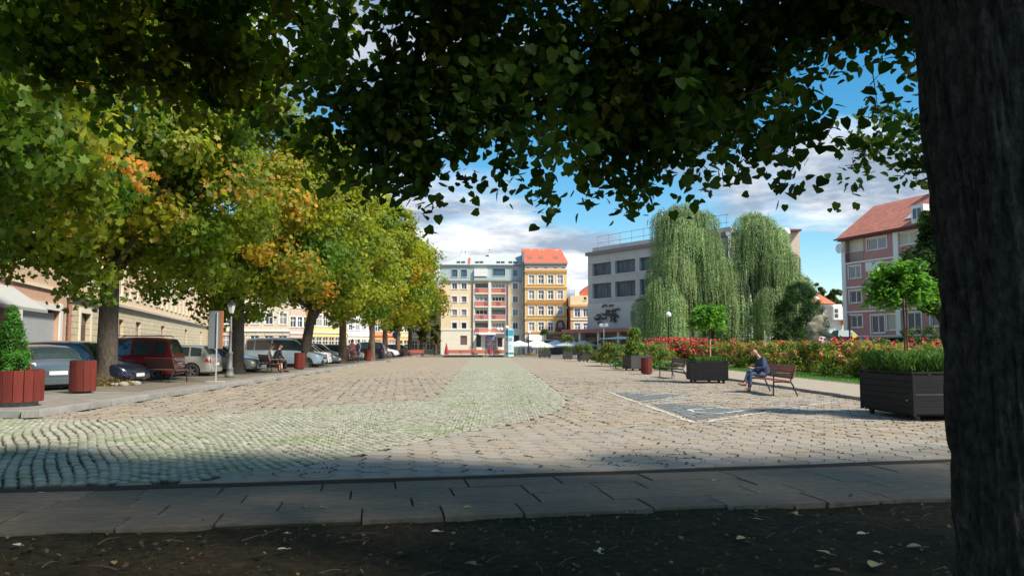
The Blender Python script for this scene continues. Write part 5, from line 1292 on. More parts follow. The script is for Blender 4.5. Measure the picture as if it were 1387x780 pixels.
# dark conical bush
def bushy(name, label, cat, x, y, z, h, rx, seed, n, per, cr, lf, cols, prof=lambda u: 1, stem=True, group=None, shape=KITE, faces=KITE_F, m=None, parent=None, childname='foliage'):
    rs = np.random.RandomState(seed)
    t = thing(name, label, cat, (x, y, z), 0, group)
    a = rs.uniform(0, 2*PI, n); u = rs.uniform(.0, 1, n); q = rs.uniform(.35, 1, n)**.5; R = rx*np.array([prof(v) for v in u])*q
    C = np.stack([R*np.cos(a), R*np.sin(a), cr*.5+u*(h-cr)], 1)
    ci = np.repeat(np.arange(n), per); e = rs.normal(size=(n*per, 3)); e /= np.linalg.norm(e, axis=1, keepdims=True)
    P = C[ci]+e*rs.uniform(.3, 1, (n*per, 1))*cr*rs.uniform(.6, 1.2, n)[ci][:, None]; k = P[:, 2] > .02; P = P[k]; ci = ci[k]; e = e[k]
    Nn = e+np.array([0, 0, .4])+rs.normal(size=P.shape)*.4
    cols = np.array(cols); cb = cols[rs.randint(0, len(cols), n)]*rs.uniform(.75, 1.25, (n, 1))
    leaves(childname, P, Nn, lf*rs.uniform(.6, 1.3, len(P)), cb[ci]*np.clip(rs.normal(1, .2, (len(P), 1)), .5, 1.6), m or M_leaf, t, shape, faces, rs=rs)
    if stem:
        mb = MB()
        for k in range(5): b_ = 2*PI*k/5; mb.tube([(0, 0, -.02), (math.cos(b_)*rx*.25, math.sin(b_)*rx*.25, h*.35), (math.cos(b_)*rx*.5, math.sin(b_)*rx*.5, h*.65)], [.05, .035, .01], 5, False)
        mb.build('stems', M_bark, t)
    return t
bushy('conical_bush', 'dark green dense conical bush right of the willows', 'bush', XA(1084, 72), 72, 0, ZA(380, 72), 2.6, 41, 260, 150, .6, .2, [(.022, .06, .016), (.015, .04, .012), (.035, .08, .022)], lambda u: (1-.1*u)*math.sqrt(max(.02, 1-u**3.2)), shape=LANCE, group=None)
# park trees
def park_tree(label, px0, px1, pyt, pyb, Y, seed, col, n=120, per=110, lf=.3, name='park_tree', group='park trees behind the roses', z=0):
    rs = np.random.RandomState(seed); xc = XA((px0+px1)/2, Y); r = (XA(px1, Y)-XA(px0, Y))/2; h = ZA(pyt, Y)-z; z0 = ZA(pyb, Y)-z
    t = thing(name, label, 'tree', (xc, Y, z), 0, group)
    mb = MB(); trunk(mb, (0, 0, 0), .22, max(1.5, z0+.6), seed=seed); mb.build('trunk', M_bark, t, smooth=True)
    mb = MB(); limbs(mb, rs, (0, 0, 0), max(1.2, z0*.9), 4, .2, r*.8, 6, h*.9); mb.build('limbs', M_bark, t, smooth=True)
    P, Nn, ci, C = clumps(rs, (0, 0, (h+z0)/2), (r*.85, r*.85, (h-z0)/2*.9), n, per, r*.28, .4)
    cc = np.array(col)[rs.randint(0, len(col), len(C))][ci]*np.clip(rs.normal(1, .22, (len(P), 1)), .5, 1.6)
    leaves('crown', P, Nn, lf*rs.uniform(.6, 1.2, len(P)), cc, M_leaf, t, STAR, STAR_F, rs=rs)
park_tree('loose mid-green tree in front of the pink house, beside the thick trunk', 1226, 1330, 268, 440, 46, 51, [(.06, .10, .02), (.09, .13, .03), (.05, .08, .02)], 150, 120, .24)
for k, (a_, b_, t_, lab) in enumerate(((1092, 1124, 381, 'left treetop behind the red-roofed house'), (1118, 1150, 383, 'right treetop between the red-roofed house and pink house'), (1086, 1104, 384, 'small treetop behind the dark conical bush'))):
    park_tree(lab, a_, b_, t_, 440, 150, 60+k, [(.06, .10, .02), (.10, .13, .03), (.05, .08, .03)], 60, 70, .55, 'distant_tree', 'treetops far behind the red-roofed house', GZ)
for k, (px, Y, lab) in enumerate(((1260, 70, 'dark green bush at the foot of the pink house, beside the thick trunk'), (1175, 66, 'small bush growing at the pink house shop front'))):
    bushy('park_bush', lab, 'bush', XA(px, Y), Y, 0, 3.2 if k == 0 else 2.0, 2.2, 70+k, 60, 70, .5, .2, [(.05, .09, .02), (.08, .12, .03)])
# ================================================================== STREET FURNITURE
M_wood = mat('red_slat_wood', (.15, .017, .008), .75, .35, 5, .4, 50, stretch=(1, 1, .15), rndobj=.25)
M_bench = mat('bench_wood', (.33, .095, .05), .5, .25, 6, .3, 50, stretch=(1, .15, 1), rndobj=.15)
M_benchd = mat('dark_bench_wood', (.16, .075, .06), .6, .25, 6, .3, 50, rndobj=.15)
M_iron = mat('cast_iron', (.022, .02, .02), .45, .2, 20)
M_box = mat('planter_black', (.013, .013, .014), .7, .25, 3, .3, 60, spec=.25, rndobj=.1)
M_boxg = mat('planter_grey', (.05, .048, .045), .6, .2, 3, .2, 40)
M_earth = mat('potting_soil', (.035, .025, .018), 1, .3, 20, .6, 60)
M_concr = mat('foot_concrete', (.22, .21, .19), .9, .2, 8, .4, 40)

def planter_box(name, label, x, y, rz, w=1.42, h=.88, m=None, group='square black planter boxes along the right side'):
    t = thing(name, label, 'planter', (x, y, 0), rz, group); m = m or M_box; a = w/2
    f = .10
    brd = MB(); brd.cbox(-a+.03, a-.03, -.016, .016, 0, .118, .006); bme = brd.mesh('board', m)
    n = 6
    for k in range(n):
        zq = f+.04+k*(h-f-.08)/n; sc = (h-f-.08)/n/.125
        for (lx, ly, r) in ((0, -a+.016, 0), (0, a-.016, 0), (-a+.016, 0, PI/2), (a-.016, 0, PI/2)):
            share('board', bme, t, (lx, ly, zq), (0, 0, r), (1, 1, sc))
    q = MB()
    for sx in (-1, 1):
        for sy in (-1, 1):
            x0, y0 = sx*(a-.025), sy*(a-.025); q.cbox(x0-.03, x0+.03, y0-.03, y0+.03, f, h, .005)
    q.box(-a+.06, a-.06, -a+.06, a-.06, f, f+.04); q.build('frame', m, t)
    q = MB(); e = .05
    q.cbox(-a-.015, a+.015, -a-.015, -a+e, h-.02, h+.015, .004); q.cbox(-a-.015, a+.015, a-e, a+.015, h-.02, h+.015, .004); q.cbox(-a-.015, -a+e, -a+e+.002, a-e-.002, h-.02, h+.015, .004); q.cbox(a-e, a+.015, -a+e+.002, a-e-.002, h-.02, h+.015, .004); q.build('rim', m, t)
    fm = MB(); fm.cbox(-.045, .045, -.045, .045, 0, f, .01); fme = fm.mesh('foot', M_iron)
    for sx in (-1, 1):
        for sy in (-1, 1): share('foot', fme, t, (sx*(a-.16), sy*(a-.16), 0))
    share('foot', fme, t, (0, -a+.16, 0))
    q = MB(); q.box(-a+.05, a-.05, -a+.05, a-.05, h-.12, h-.07); q.build('soil_fill', M_earth, t)
    return t
GRS = [(.07, .15, .03), (.05, .11, .022), (.10, .18, .04)]
def grasses(label, x, y, z, r, h, n, seed, square=True, cols=GRS, cat='plant', name='planter_grass', lsz=.30):
    rs = np.random.RandomState(seed); t = thing(name, label, cat, (x, y, z))
    P = np.stack([rs.uniform(-r, r, n), rs.uniform(-r, r, n), rs.uniform(.0, h, n)**1.0], 1); P[:, :2] *= (1+.25*P[:, 2:3]/h)
    cc = np.array(cols)[rs.randint(0, len(cols), n)]*rs.uniform(.6, 1.4, (n, 1))
    out = P*np.array([1, 1, 0])*.6
    leaves('foliage', P, rs.normal(size=(n, 3))*[1, 1, .25], rs.uniform(.5, 1.2, n)*lsz, cc, M_leaf, t, LANCE*np.array([.9, 1, 1], np.float32), KITE_F, axis=np.tile([0, 0, 1.], (n, 1))+out+rs.normal(size=(n, 3))*.3)
    q = MB()
    for k in range(30): a = rs.uniform(-r, r, 2); q.tube([(a[0], a[1], -.02), (a[0]*1.1, a[1]*1.1, h*.7)], [.008, .003], 4, False)
    q.build('stems', mat('green_stem', (.08, .12, .03), .7), t)
    return t
def globe_tree(label, x, y, z, hc, r, seed, n=70, per=90, lf=.10, col=((.10, .24, .03), (.14, .30, .04), (.07, .17, .03)), stake=True, droop=.6, z0=0):
    rs = np.random.RandomState(seed); t = thing('globe_acacia', label, 'tree', (x, y, z), 0, 'small round-headed trees standing in planters')
    H = hc-z
    q = MB(); q.tube([(0, 0, -.03), (.02, 0, H*.5), (-.01, .01, H)], [.024, .02, .016], 8); q.build('trunk', M_barkr, t, smooth=True)
    if stake:
        q = MB(); q.tube([(.07, .02, -.03), (.075, .02, H*.97)], .017, 6); q.build('stake', mat('red_stake', (.30, .09, .05), .7), t)
    q = MB()
    for k in range(10):
        a = 2*PI*k/10; q.tube([(0, 0, H-.05), (math.cos(a)*r*.5, math.sin(a)*r*.5, H+.30*r), (math.cos(a)*r*.95, math.sin(a)*r*.95, H+.05*r)], [.012, .008, .003], 4, False)
    q.build('twigs', M_barkr, t)
    P = []; D = []
    for k in range(n):            # arching sprays of leaflets
        a = rs.uniform(0, 2*PI); el = rs.uniform(-.35, 1.0); L_ = r*rs.uniform(.75, 1.15); tt = np.linspace(.15, 1, per)
        dx, dy = math.cos(a), math.sin(a); hz = math.cos(el)
        px_ = dx*hz*L_*tt; py_ = dy*hz*L_*tt; pz = H+.15*r+math.sin(el)*L_*tt*1.0-droop*r*tt**2.2*hz*.7
        P.append(np.stack([px_, py_, pz], 1)+rs.normal(size=(per, 3))*.055); D.append(np.tile([dx*.6, dy*.6, -.45], (per, 1))+rs.normal(size=(per, 3))*.5)
    P = np.concatenate(P); D = np.concatenate(D); m = len(P)
    cc = np.repeat(np.array(col)[rs.randint(0, len(col), n)], per, 0)*np.clip(rs.normal(1, .2, (m, 1)), .5, 1.6)
    leaves('crown', P, rs.normal(size=(m, 3))*.5+[0, 0, .8], lf*rs.uniform(.6, 1.3, m), cc, M_leaf, t, LANCE*np.array([2, 1, 1], np.float32), KITE_F, axis=D)
    return t
# nearest planter: corners surveyed on the ground
A_ = Vector(G(1238, 571)); B_ = Vector(G(1166, 559)); u = (A_-B_).normalized(); rz1 = math.atan2(u.y, u.x)+PI/2
w1 = (A_-B_).length; c1 = A_+Vector((math.cos(rz1), math.sin(rz1)))*w1/2+Vector((-math.sin(rz1), math.cos(rz1)))*w1/2
planter_box('planter_box', 'largest black boarded planter box, beside the thick trunk', c1.x, c1.y, rz1, w1, .92)
grasses('tall green grasses and herbs filling the largest planter by the thick trunk', c1.x, c1.y, .84, .84, .44, 11000, 5, lsz=.2)
globe_tree('round-headed light green tree in the largest planter, in front of the pink house', XA(1225, c1.y), c1.y, .84, AT(1233, 392, c1.y).z, .68, 6, 170, 60, .13)
c2 = Vector(G(963, 519)); c2.y += .55
planter_box('planter_box', 'black planter box just left of the seated man, with a small round tree', c2.x, c2.y, -.12, 1.38, .84)
grasses('short leafy plants in the planter beside the seated man', c2.x+.05, c2.y, .76, .45, .22, 700, 8, lsz=.2)
globe_tree('bright round-headed tree in the planter left of the seated man', XA(960, c2.y), c2.y, .76, AT(960, 434, c2.y).z, .72, 9, 150, 50, .15)
q = thing('plant_stake', 'pale timber stake standing in the planter left of the seated man', 'stake', (XA(960, c2.y)+.02, c2.y-.12, .76)); m_ = MB(); m_.tube([(0, 0, 0), (0, 0, .9)], .025, 6); m_.build('pole', mat('pale_timber', (.55, .42, .22), .7), q)
c3 = Vector(G(864, 502)); c3.y += .4
planter_box('planter_box', 'grey-black planter box holding a tall climbing plant, beside the right red bin', c3.x, c3.y, .25, 1.2, .86, M_boxg)
bushy('climbing_plant', 'tall narrow climbing plant in the planter beside the right red bin', 'plant', XA(859, c3.y), c3.y, .76, AT(859, 443, c3.y).z-.76, .42, 15, 60, 70, .24, .11, [(.12, .20, .03), (.20, .24, .05), (.08, .16, .03)], lambda u: 1.15-.7*u)
for k, (px, py, w, lab) in enumerate(((791, 489.5, 1.0, 'small dark planter box, third from the far end on the right'), (769.5, 487, .9, 'small dark planter box between two others near the cafe parasols'), (738, 484.6, 1.35, 'farthest planter box, in front of the white cafe parasols'))):
    p = Vector(G(px, py)); p.y += .5
    planter_box('planter_box', lab, p.x, p.y, 0, w, .80, M_boxg)
    if k == 0: bushy('planter_bush', 'loose yellow-green bush in the third planter from the far end', 'plant', p.x, p.y, .72, .85, .75, 80, 40, 50, .3, .12, [(.14, .18, .04), (.09, .14, .04)])
    if k == 1: globe_tree('ragged pale tree in the planter near the cafe parasols', p.x, p.y, .72, 1.95, .62, 81, 60, 30, .2, ((.13, .19, .05), (.10, .14, .05)), stake=False); grasses('yellow-green grasses in the planter near the cafe parasols', p.x, p.y, .72, .4, .6, 300, 82, lsz=.25)
    if k == 2: globe_tree('small dark round tree in the farthest planter box', p.x, p.y, .72, 2.75, .5, 83, 60, 30, .2, ((.06, .10, .04), (.08, .12, .04)), stake=False, droop=.3); grasses('low grasses in the farthest planter box', p.x, p.y, .72, .5, .45, 300, 84, lsz=.2, cols=[(.14, .18, .05)])

# slatted round bins
def bin_(label, x, y, z, r, h, rz=0, top=True, n=12):
    t = thing('litter_bin', label, 'litter bin', (x, y, z), rz, 'red slatted litter bins')
    w = 2*r*math.tan(PI/n)*.96; q = MB(); q.cbox(-w/2, w/2, -.014, .014, 0, h-.10, .006); me = q.mesh('slat', M_wood)
    for k in range(n):
        a = 2*PI*(k+.5)/n; share('slat', me, t, (math.cos(a)*r, math.sin(a)*r, .06), (0, 0, a+PI/2))
    q = MB(); q.lathe([(r*.72, 0), (r*.72, .055)], 16); q.build('base', M_iron, t)
    q = MB(); q.lathe([(r*.94, .04), (r*.94, h-.05)], 20); q.build('liner', M_iron, t)
    q = MB(); q.lathe([(r*1.03, h-.05), (r*1.03, h-.02), (r*.8, h-.015), (r*.78, h-.06)], 20); q.build('rim', M_iron, t)
    return t
x, y = G(111, 533, .12); bin_('nearest red slatted litter bin, on the left platform beside the dark car', x-.15, y+.3, .12, .315, .93)
x, y = G(405.5, 500, .12); bin_('red litter bin touching the third trunk of the tree row', x, y, .12, .27, .92)
x, y = G(498, 488.5, .12); bin_('small distant red litter bin by the fifth trunk', x, y, .12, .28, .95)
x, y = G(877, 507); bin_('red litter bin on the right side, at the corner of the grey planter', x, y+.2, 0, .26, .84)

# round slatted tub with a conical thuja
x, y = G(8, 551, .12); y += .35
t = thing('round_tub', 'round red slatted tub on a concrete foot, at the left edge', 'planter', (x, y, .12))
n = 16; r = .50; q = MB(); w = 2*r*math.tan(PI/n)*.95; q.cbox(-w/2, w/2, -.018, .018, 0, .68, .007); me = q.mesh('slat', M_wood)
for k in range(n):
    a = 2*PI*(k+.5)/n; share('slat', me, t, (math.cos(a)*r, math.sin(a)*r, .10), (0, 0, a+PI/2))
q = MB(); q.lathe([(.42, 0), (.42, .10), (.40, .11)], 24); q.build('foot', M_concr, t); q = MB(); q.lathe([(.475, .11), (.475, .70)], 24); q.build('liner', M_earth, t)
bushy('thuja', 'bright green conical thuja growing in the round red tub', 'conifer', XA(15, y), y, .80, AT(15, 415, y).z-.80, .40, 91, 190, 120, .13, .055, [(.07, .20, .03), (.05, .14, .02), (.10, .26, .04)], lambda u: (1-u)**.8+.02, shape=LANCE*np.array([2.2, 1, 1], np.float32))

# benches -----------------------------------------------------------
def bench(label, x, y, z, rz, L_=1.85, wood=None, dark=False, group='wooden benches with dark metal legs'):
    """local: seat faces -x, length along y"""
    t = thing('park_bench', label, 'bench', (x, y, z), rz, group); wood = wood or M_bench
    q = MB(); q.cbox(-.5, .5, -.5, .5, -.5, .5, .06); me = q.mesh('seat_slat', wood)
    for k in range(6): share('seat_slat', me, t, (-.24+k*.083, 0, .445-.004*k+(.006 if k == 0 else 0)), (0, .06, 0), (.074, L_, .03))
    for k in range(5):
        hgt = .52+k*.078; share('back_slat', me, t, (.25+(hgt-.45)*.30, 0, hgt), (0, .29, 0), (.028, L_, .070))
    for sy in (-1, 1):
        yy = sy*(L_/2-.10); e = MB()
        e.tube([(-.27, yy, 0), (-.255, yy, .40), (-.25, yy, .62)], [.022, .022, .02], 8); e.build('front_leg', M_iron, t)
        e = MB(); e.tube([(.42, yy, 0), (.29, yy, .30), (.22, yy, .43), (.30, yy, .60), (.36, yy, .84)], [.020, .024, .024, .02, .014], 8); e.build('rear_leg', M_iron, t)
        e = MB(); e.tube([(-.265, yy, .40), (0, yy, .405), (.22, yy, .38)], .02, 8); e.build('seat_bearer', M_iron, t)
        e = MB(); e.tube([(-.25, yy, .63), (-.16, yy, .655), (.10, yy, .64), (.31, yy, .61)], [.022, .024, .02, .018], 8); e.build('armrest', M_iron, t)
    return t
b1f, b1n = Vector(G(1012, 529)), Vector(G(1052, 537))
v = (b1n-b1f); L1 = 1.95; rzb = math.atan2(v.y, v.x)+PI/2
mid = (b1f+b1n)/2; BX, BY = mid.x+.25, mid.y
bench('reddish wooden bench on which the bald man sits', BX, BY, 0, rzb, max(1.9, min(2.6, v.length+.25)))
print('bench', BX, BY, rzb, v.length)
f_, n_ = Vector(G(893, 510)), Vector(G(914, 513.5)); m2 = (f_+n_)/2
bench('brown empty bench on the right between the red bin and a planter', G(913, 513)[0]+.1, G(913, 513)[1]+.9, 0, .12, 1.8, M_benchd)
x, y = G(842, 500); bench('dark distant bench left of the grey planter on the right side', x+.2, y+.6, 0, .1, 1.8, M_benchd)
for px, py, rz, lab in ((218, 518, PI+.95, 'dark bench on the left in front of the red estate car'), (362, 505, PI+.55, 'dark brown bench carrying the seated couple'), (438, 493, PI+.4, 'pinkish bench right of the third trunk, by the parked cars'), (481, 490.5, PI+.4, 'bench in front of the standing pair, near the fourth trunk')):
    x, y = G(px, py, .12); bench(lab, x, y+.5, .12, rz, 1.8, M_benchd if px < 400 else mat('pink_wood', (.46, .20, .15), .6, .2, 6, rndobj=.15))
# far end of the square: low benches
for k, (px, py, lab) in enumerate(((575, 482, 'far bench left of the first closed red parasol'), (620, 482.5, 'far red-topped bench right of the first closed parasol'), (636, 482.5, 'far red-topped bench in the middle of the far edge'), (651, 482.5, 'far bench just left of the second closed parasol'), (677, 482.5, 'far red bench between the second closed parasol and the info column'))):
    x, y = G(px, py); bench(lab, x, min(y, 91.5), 0, PI/2+.05, 1.7, mat('far_red_wood', (.42, .10, .05), .6, .2, 6, rndobj=.2), group='benches along the far edge of the square')
# low wall along the far edge
t = MB(); t.box(-9, 9.5, 92.2, 92.45, -.0, .22); o = t.build('low_wall', M_concr); tag(o, 'low pale kerb wall closing the far edge of the square', 'wall')

# ---- lamps, sign, pillar
M_white2 = mat('lamp_white', (.80, .80, .78), .4)
def classic_lamp(label, x, y, z, H, dark=True):
    t = thing('street_lamp', label, 'street lamp', (x, y, z), 0, 'old-style street lamps with dark posts')
    q = MB(); q.lathe([(.20, 0), (.20, .10), (.15, .16), (.13, .32), (.16, .36), (.10, .42), (.09, .95), (.12, 1.0), (.055, 1.08), (.05, H*.6), (.07, H*.61), (.045, H*.63), (.035, H-.55)], 12); q.build('post', mat('lamp_grey', (.16, .16, .155), .55, .3, 8), t, smooth=True)
    q = MB(); q.lathe([(.05, H-.55), (.13, H-.5), (.05, H-.46)], 6); q.build('collar', M_iron, t)
    q = MB(); q.lathe([(.09, H-.46), (.17, H-.12)], 6); q.build('lantern_glass', mat('lantern_glass', (.55, .58, .55), .2), t)
    q = MB(); q.lathe([(.21, H-.12), (.17, H-.05), (.05, H+.04), (.02, H+.10)], 6); q.build('lantern_roof', M_iron, t); return t
x, y = G(311, 511, .12); classic_lamp('grey ornate lamp post left of the second trunk, by the parked cars', x, y, .12, AT(311, 409, y).z-.12)
def far_lamp(label, px, py_b, py_t, Y, z, kind):
    x = XA(px, Y); H = AT(px, py_t, Y).z-z; t = thing('park_lamp', label, 'street lamp', (x, Y, z))
    q = MB(); q.tube([(0, 0, 0), (0, 0, H)], [.09, .06], 8); q.build('post', M_white2 if kind == 'box' else M_iron, t)
    if kind == 'box':
        q = MB(); q.tube([(-.45, 0, H), (.45, 0, H)], .04, 6); q.build('arm', M_white2, t)
        for s_ in (-1, 1): q = MB(); q.cbox(s_*.28-.19 if s_ > 0 else -.48, s_*.28+.2 if s_ > 0 else -.09, -.2, .2, H-.12, H+.24, .03); q.build('lamp_head', mat('lamp_bright', (.92, .92, .9), .3), t)
    elif kind != 'none2':
        q = MB(); q.ball((0, 0, H+.2), .24, 12); q.build('globe', mat('lamp_bright', (.92, .92, .9), .3), t, smooth=True)
        if kind == 'triple':
            q = MB(); q.tube([(-.6, 0, H-.2), (-.3, 0, H-.35), (0, 0, H-.3)], .03, 5); q.build('arm', M_iron, t)
            for dx in (-1.1, -.65): q = MB(); q.ball((dx, 0, H-.05), .2, 10); q.build('globe', mat('lamp_bright', (.92, .92, .9), .3), t, smooth=True)
    return t
far_lamp('white lamp post with two square heads, near the walking person', 818, 482, 441, 86, 0, 'box')
far_lamp('dark lamp post with white globes before the yellow block entrance', 686.3, 482, 445.5, 98, GZ, 'triple')
far_lamp('dark lamp post with a globe half hidden against the left willow', 906, 470, 429.5, 64, .06, 'globe')
far_lamp('slim dark lamp post in front of the ochre tenement', 716, 480, 452, 96, GZ, 'globe')
far_lamp('dark lamp post left of the pink house shop sign', 1151.5, 470, 427, 60, .06, 'none2')
# sign panel on a pole
x, y = G(292, 517, .12)
t = thing('information_sign', 'tall grey sign board seen from behind on a thin pole, left platform', 'sign', (x, y, .12), 0)
zt_, zb_ = AT(290, 421, y).z-.12, AT(290, 472, y).z-.12
q = MB(); q.tube([(0, 0, 0), (0, 0, zt_-.05)], .028, 8); q.build('pole', mat('galvanised', (.42, .43, .43), .5, .1, 10), t)
q = MB(); q.cbox(XA(281.5, y)-x, XA(297, y)-x, .03, .06, zb_, zt_, .004); q.build('board', mat('board_back', (.20, .23, .24), .5, .1, 3), t)
q = MB(); q.cbox(XA(297, y)-x+.004, XA(301, y)-x, .02, .07, zb_, zt_, .004); q.build('board_edge', mat('board_orange', (.45, .16, .06), .6), t)
q = MB(); q.cbox(-.32, .30, -.14, .14, 0, .025, .005); q.build('foot_plate', mat('pale_plate', (.46, .44, .40), .7), t)
q = MB(); x2, y2 = G(313, 505, .12)
t = thing('bent_pole', 'thin dark crooked pole beside the ornate lamp post', 'pole', (x2+.12, y2, .12)); q.tube([(0, 0, 0), (.03, 0, .8), (-.02, 0, 1.6), (.10, 0, 2.5)], [.03, .028, .03, .022], 6); q.build('pole_shaft', M_iron, t)
# advertising column
x, y = XA(689, 90.5), 90.5
t = thing('info_pillar', 'white and turquoise three-panel information pillar at the far edge of the square', 'sign', (x, y, 0), -.1)
H = AT(689, 446.2, y).z
def pface(nm, xa, xb, ya, yb, z0, z1, m, par):
    q = MB(); q.hexa([(xa, ya, z0), (xb, yb, z0), (xb, yb+.05, z0), (xa, ya+.05, z0), (xa, ya, z1), (xb, yb, z1), (xb, yb+.05, z1), (xa, ya+.05, z1)]); return q.build(nm, m, par)
M_turq = mat('turquoise_print', (.04, .38, .52), .4, .2, 3); M_pw = mat('pale_blue_print', (.68, .78, .84), .4, .05, 3); M_teal = mat('teal_print', (.03, .28, .32), .4)
for nm, (xa, xb, ya, yb) in (('side_panel', (-.56, -.04, .45, .0)), ('front_panel', (-.02, .58, .0, .12))):
    p = pface(nm, xa, xb, ya, yb, .1, H, M_pw, t); e = .006
    pface('header', xa+.02, xb-.02, ya-e, yb-e, H-.75, H-.05, M_turq, p); pface('photo_print', xa+.06, xb-.06, ya-e, yb-e, H-1.35, H-.95, mat('print_grey', (.22, .42, .44), .4, .5, 6), p); pface('footer', xa+.02, xb-.02, ya-e, yb-e, .35, .58, M_teal, p)
    for k in range(4): pface('text_line', xa+.16, xb-.16-(k % 2)*.1, ya-e, yb-e, 1.0+k*.14, 1.04+k*.14, mat('print_blue', (.10, .2, .5), .5), p)
q = MB(); q.box(-.55, .56, .0, .45, 0, .1); q.build('plinth', M_concr, t)
# closed red parasols
for px, py, lab in ((608, 483, 'closed red parasol at the left of the far edge'), (664.5, 482.5, 'closed wine-red parasol before the yellow block entrance')):
    x, y = G(px, py); y = min(y, 91); t = thing('closed_parasol', lab, 'parasol', (x, y, 0), 0, 'closed red parasols')
    q = MB(); q.tube([(0, 0, 0), (0, 0, 1.65)], .03, 6); q.build('pole', M_iron, t)
    q = MB(); q.lathe([(.22, .35), (.26, .5), (.20, .8), (.13, 1.2), (.05, 1.55), (.02, 1.62)], 9); q.build('canopy', mat('parasol_red', (.34, .03, .05), .8, .2, 8), t)
# white cafe parasols
M_canvas = mat('white_canvas', (.85, .84, .80), .8, .04, 5)
def parasol(label, px, Y, pyt, pyb, r, z=GZ, square=True, group='white cafe parasols'):
    x = XA(px, Y); t = thing('cafe_parasol', label, 'parasol', (x, Y, z), rnd.uniform(-.1, .1), group)
    zt_, ze_ = AT(px, pyt, Y).z-z, AT(px, pyb, Y).z-z; q = MB(); n = 8; vs = [(0, 0, zt_)]
    for rr, f in ((.5, .42), (1, .80)):
        for k in range(n):
            a = 2*PI*k/n+PI/8; vs.append((r*rr*math.cos(a), r*rr*math.sin(a), zt_+(ze_-zt_)*f))
    for k in range(n): a = 2*PI*k/n+PI/8; vs.append((r*math.cos(a), r*math.sin(a), ze_))
    fs = [(0, 1+k, 1+(k+1) % n) for k in range(n)]+[(1+k, 9+k, 9+(k+1) % n, 1+(k+1) % n) for k in range(n)]+[(9+k, 17+k, 17+(k+1) % n, 9+(k+1) % n) for k in range(n)]
    q.add(vs, fs); q.build('canopy', M_canvas, t); q = MB(); q.tube([(0, 0, 0), (0, 0, zt_+.1)], .04, 6); q.build('pole', M_iron, t); q = MB(); q.cbox(-.35, .35, -.35, .35, 0, .08, .02); q.build('base', M_concr, t)
for px, Y, a, b_, r, lab in ((703, 108, 461, 469.5, 2.3, 'white cafe parasol directly right of the info pillar'), (727, 106, 459.8, 470.5, 2.5, 'white cafe parasol behind the farthest planter'), (753, 108, 460.5, 470, 2.6, 'white cafe parasol before the ochre tenement shops'), (774, 104, 460.5, 469.5, 2.3, 'white cafe parasol behind the ragged planter tree'), (791, 103, 460.5, 469.5, 2.1, 'rightmost white cafe parasol, by the small dark planter')):
    parasol(lab, px, Y, a, b_, r)
for px, Y, r, lab in ((842, 84, 2.6, 'wide flat white parasol left of the left willow'), (872, 82, 2.7, 'wide flat white parasol under the left edge of the left willow'), (903, 80, 2.3, 'flat white parasol half hidden by red roses and willow'), (945, 86, 2.3, 'flat white parasol behind the bright round-headed tree'), (1022, 86, 2.2, 'flat white parasol seen between the two willows, behind roses'), (1050, 86, 2.0, 'flat white parasol seen beside the dark conical bush')):
    parasol(lab, px, Y, 455.3, 459.3, r, 0, group='flat white market parasols behind the flower beds')
# cafe chairs and tables as far dark silhouettes
def cafe_set(label, px, Y, z=GZ):
    x = XA(px, Y); t = thing('cafe_table', label, 'table', (x, Y, z), 0, 'cafe tables under the parasols')
    q = MB(); q.lathe([(.40, .72), (.40, .75)], 14); q.build('table_top', M_white2, t); q = MB(); q.lathe([(.22, 0), (.03, .03), (.03, .72)], 8); q.build('leg', M_iron, t)
def cafe_chair(label, px, Y, rz, z=GZ, m=None):
    x = XA(px, Y); t = thing('cafe_chair', label, 'chair', (x, Y, z), rz, 'cafe chairs under the parasols'); m = m or M_iron
    q = MB(); q.cbox(-.22, .22, -.22, .22, .44, .48, .01); q.build('seat', m, t); q = MB(); q.cbox(-.22, .22, .19, .23, .55, .90, .01); q.build('backrest', m, t)
    for sx in (-1, 1):
        for sy in (-1, 1): q = MB(); q.tube([(sx*.19, sy*.19, 0), (sx*.19, sy*.2, .44 if sy < 0 else .88)], .015, 5); q.build('leg', M_iron, t)
for k, (px, w_) in enumerate(((722, 'behind the farthest planter, left side'), (752, 'between the two farthest planters'), (780, 'left of the small dark planter'))):
    cafe_set('white round cafe table '+w_, px, 98)
    cafe_chair('dark cafe chair left of the table '+w_, px-6, 98.2, 1.2); cafe_chair('pale cafe chair right of the table '+w_, px+6, 97.6, -1.2, m=M_white2)
# planting strip in front of the parasols
bushy('low_hedge', 'low orange-green flower hedge in front of the cafe parasols, right of the pillar', 'hedge', XA(708, 95), 95, GZ, 1.1, 1.6, 95, 60, 40, .35, .16, [(.20, .16, .04), (.30, .16, .05), (.10, .14, .03)])

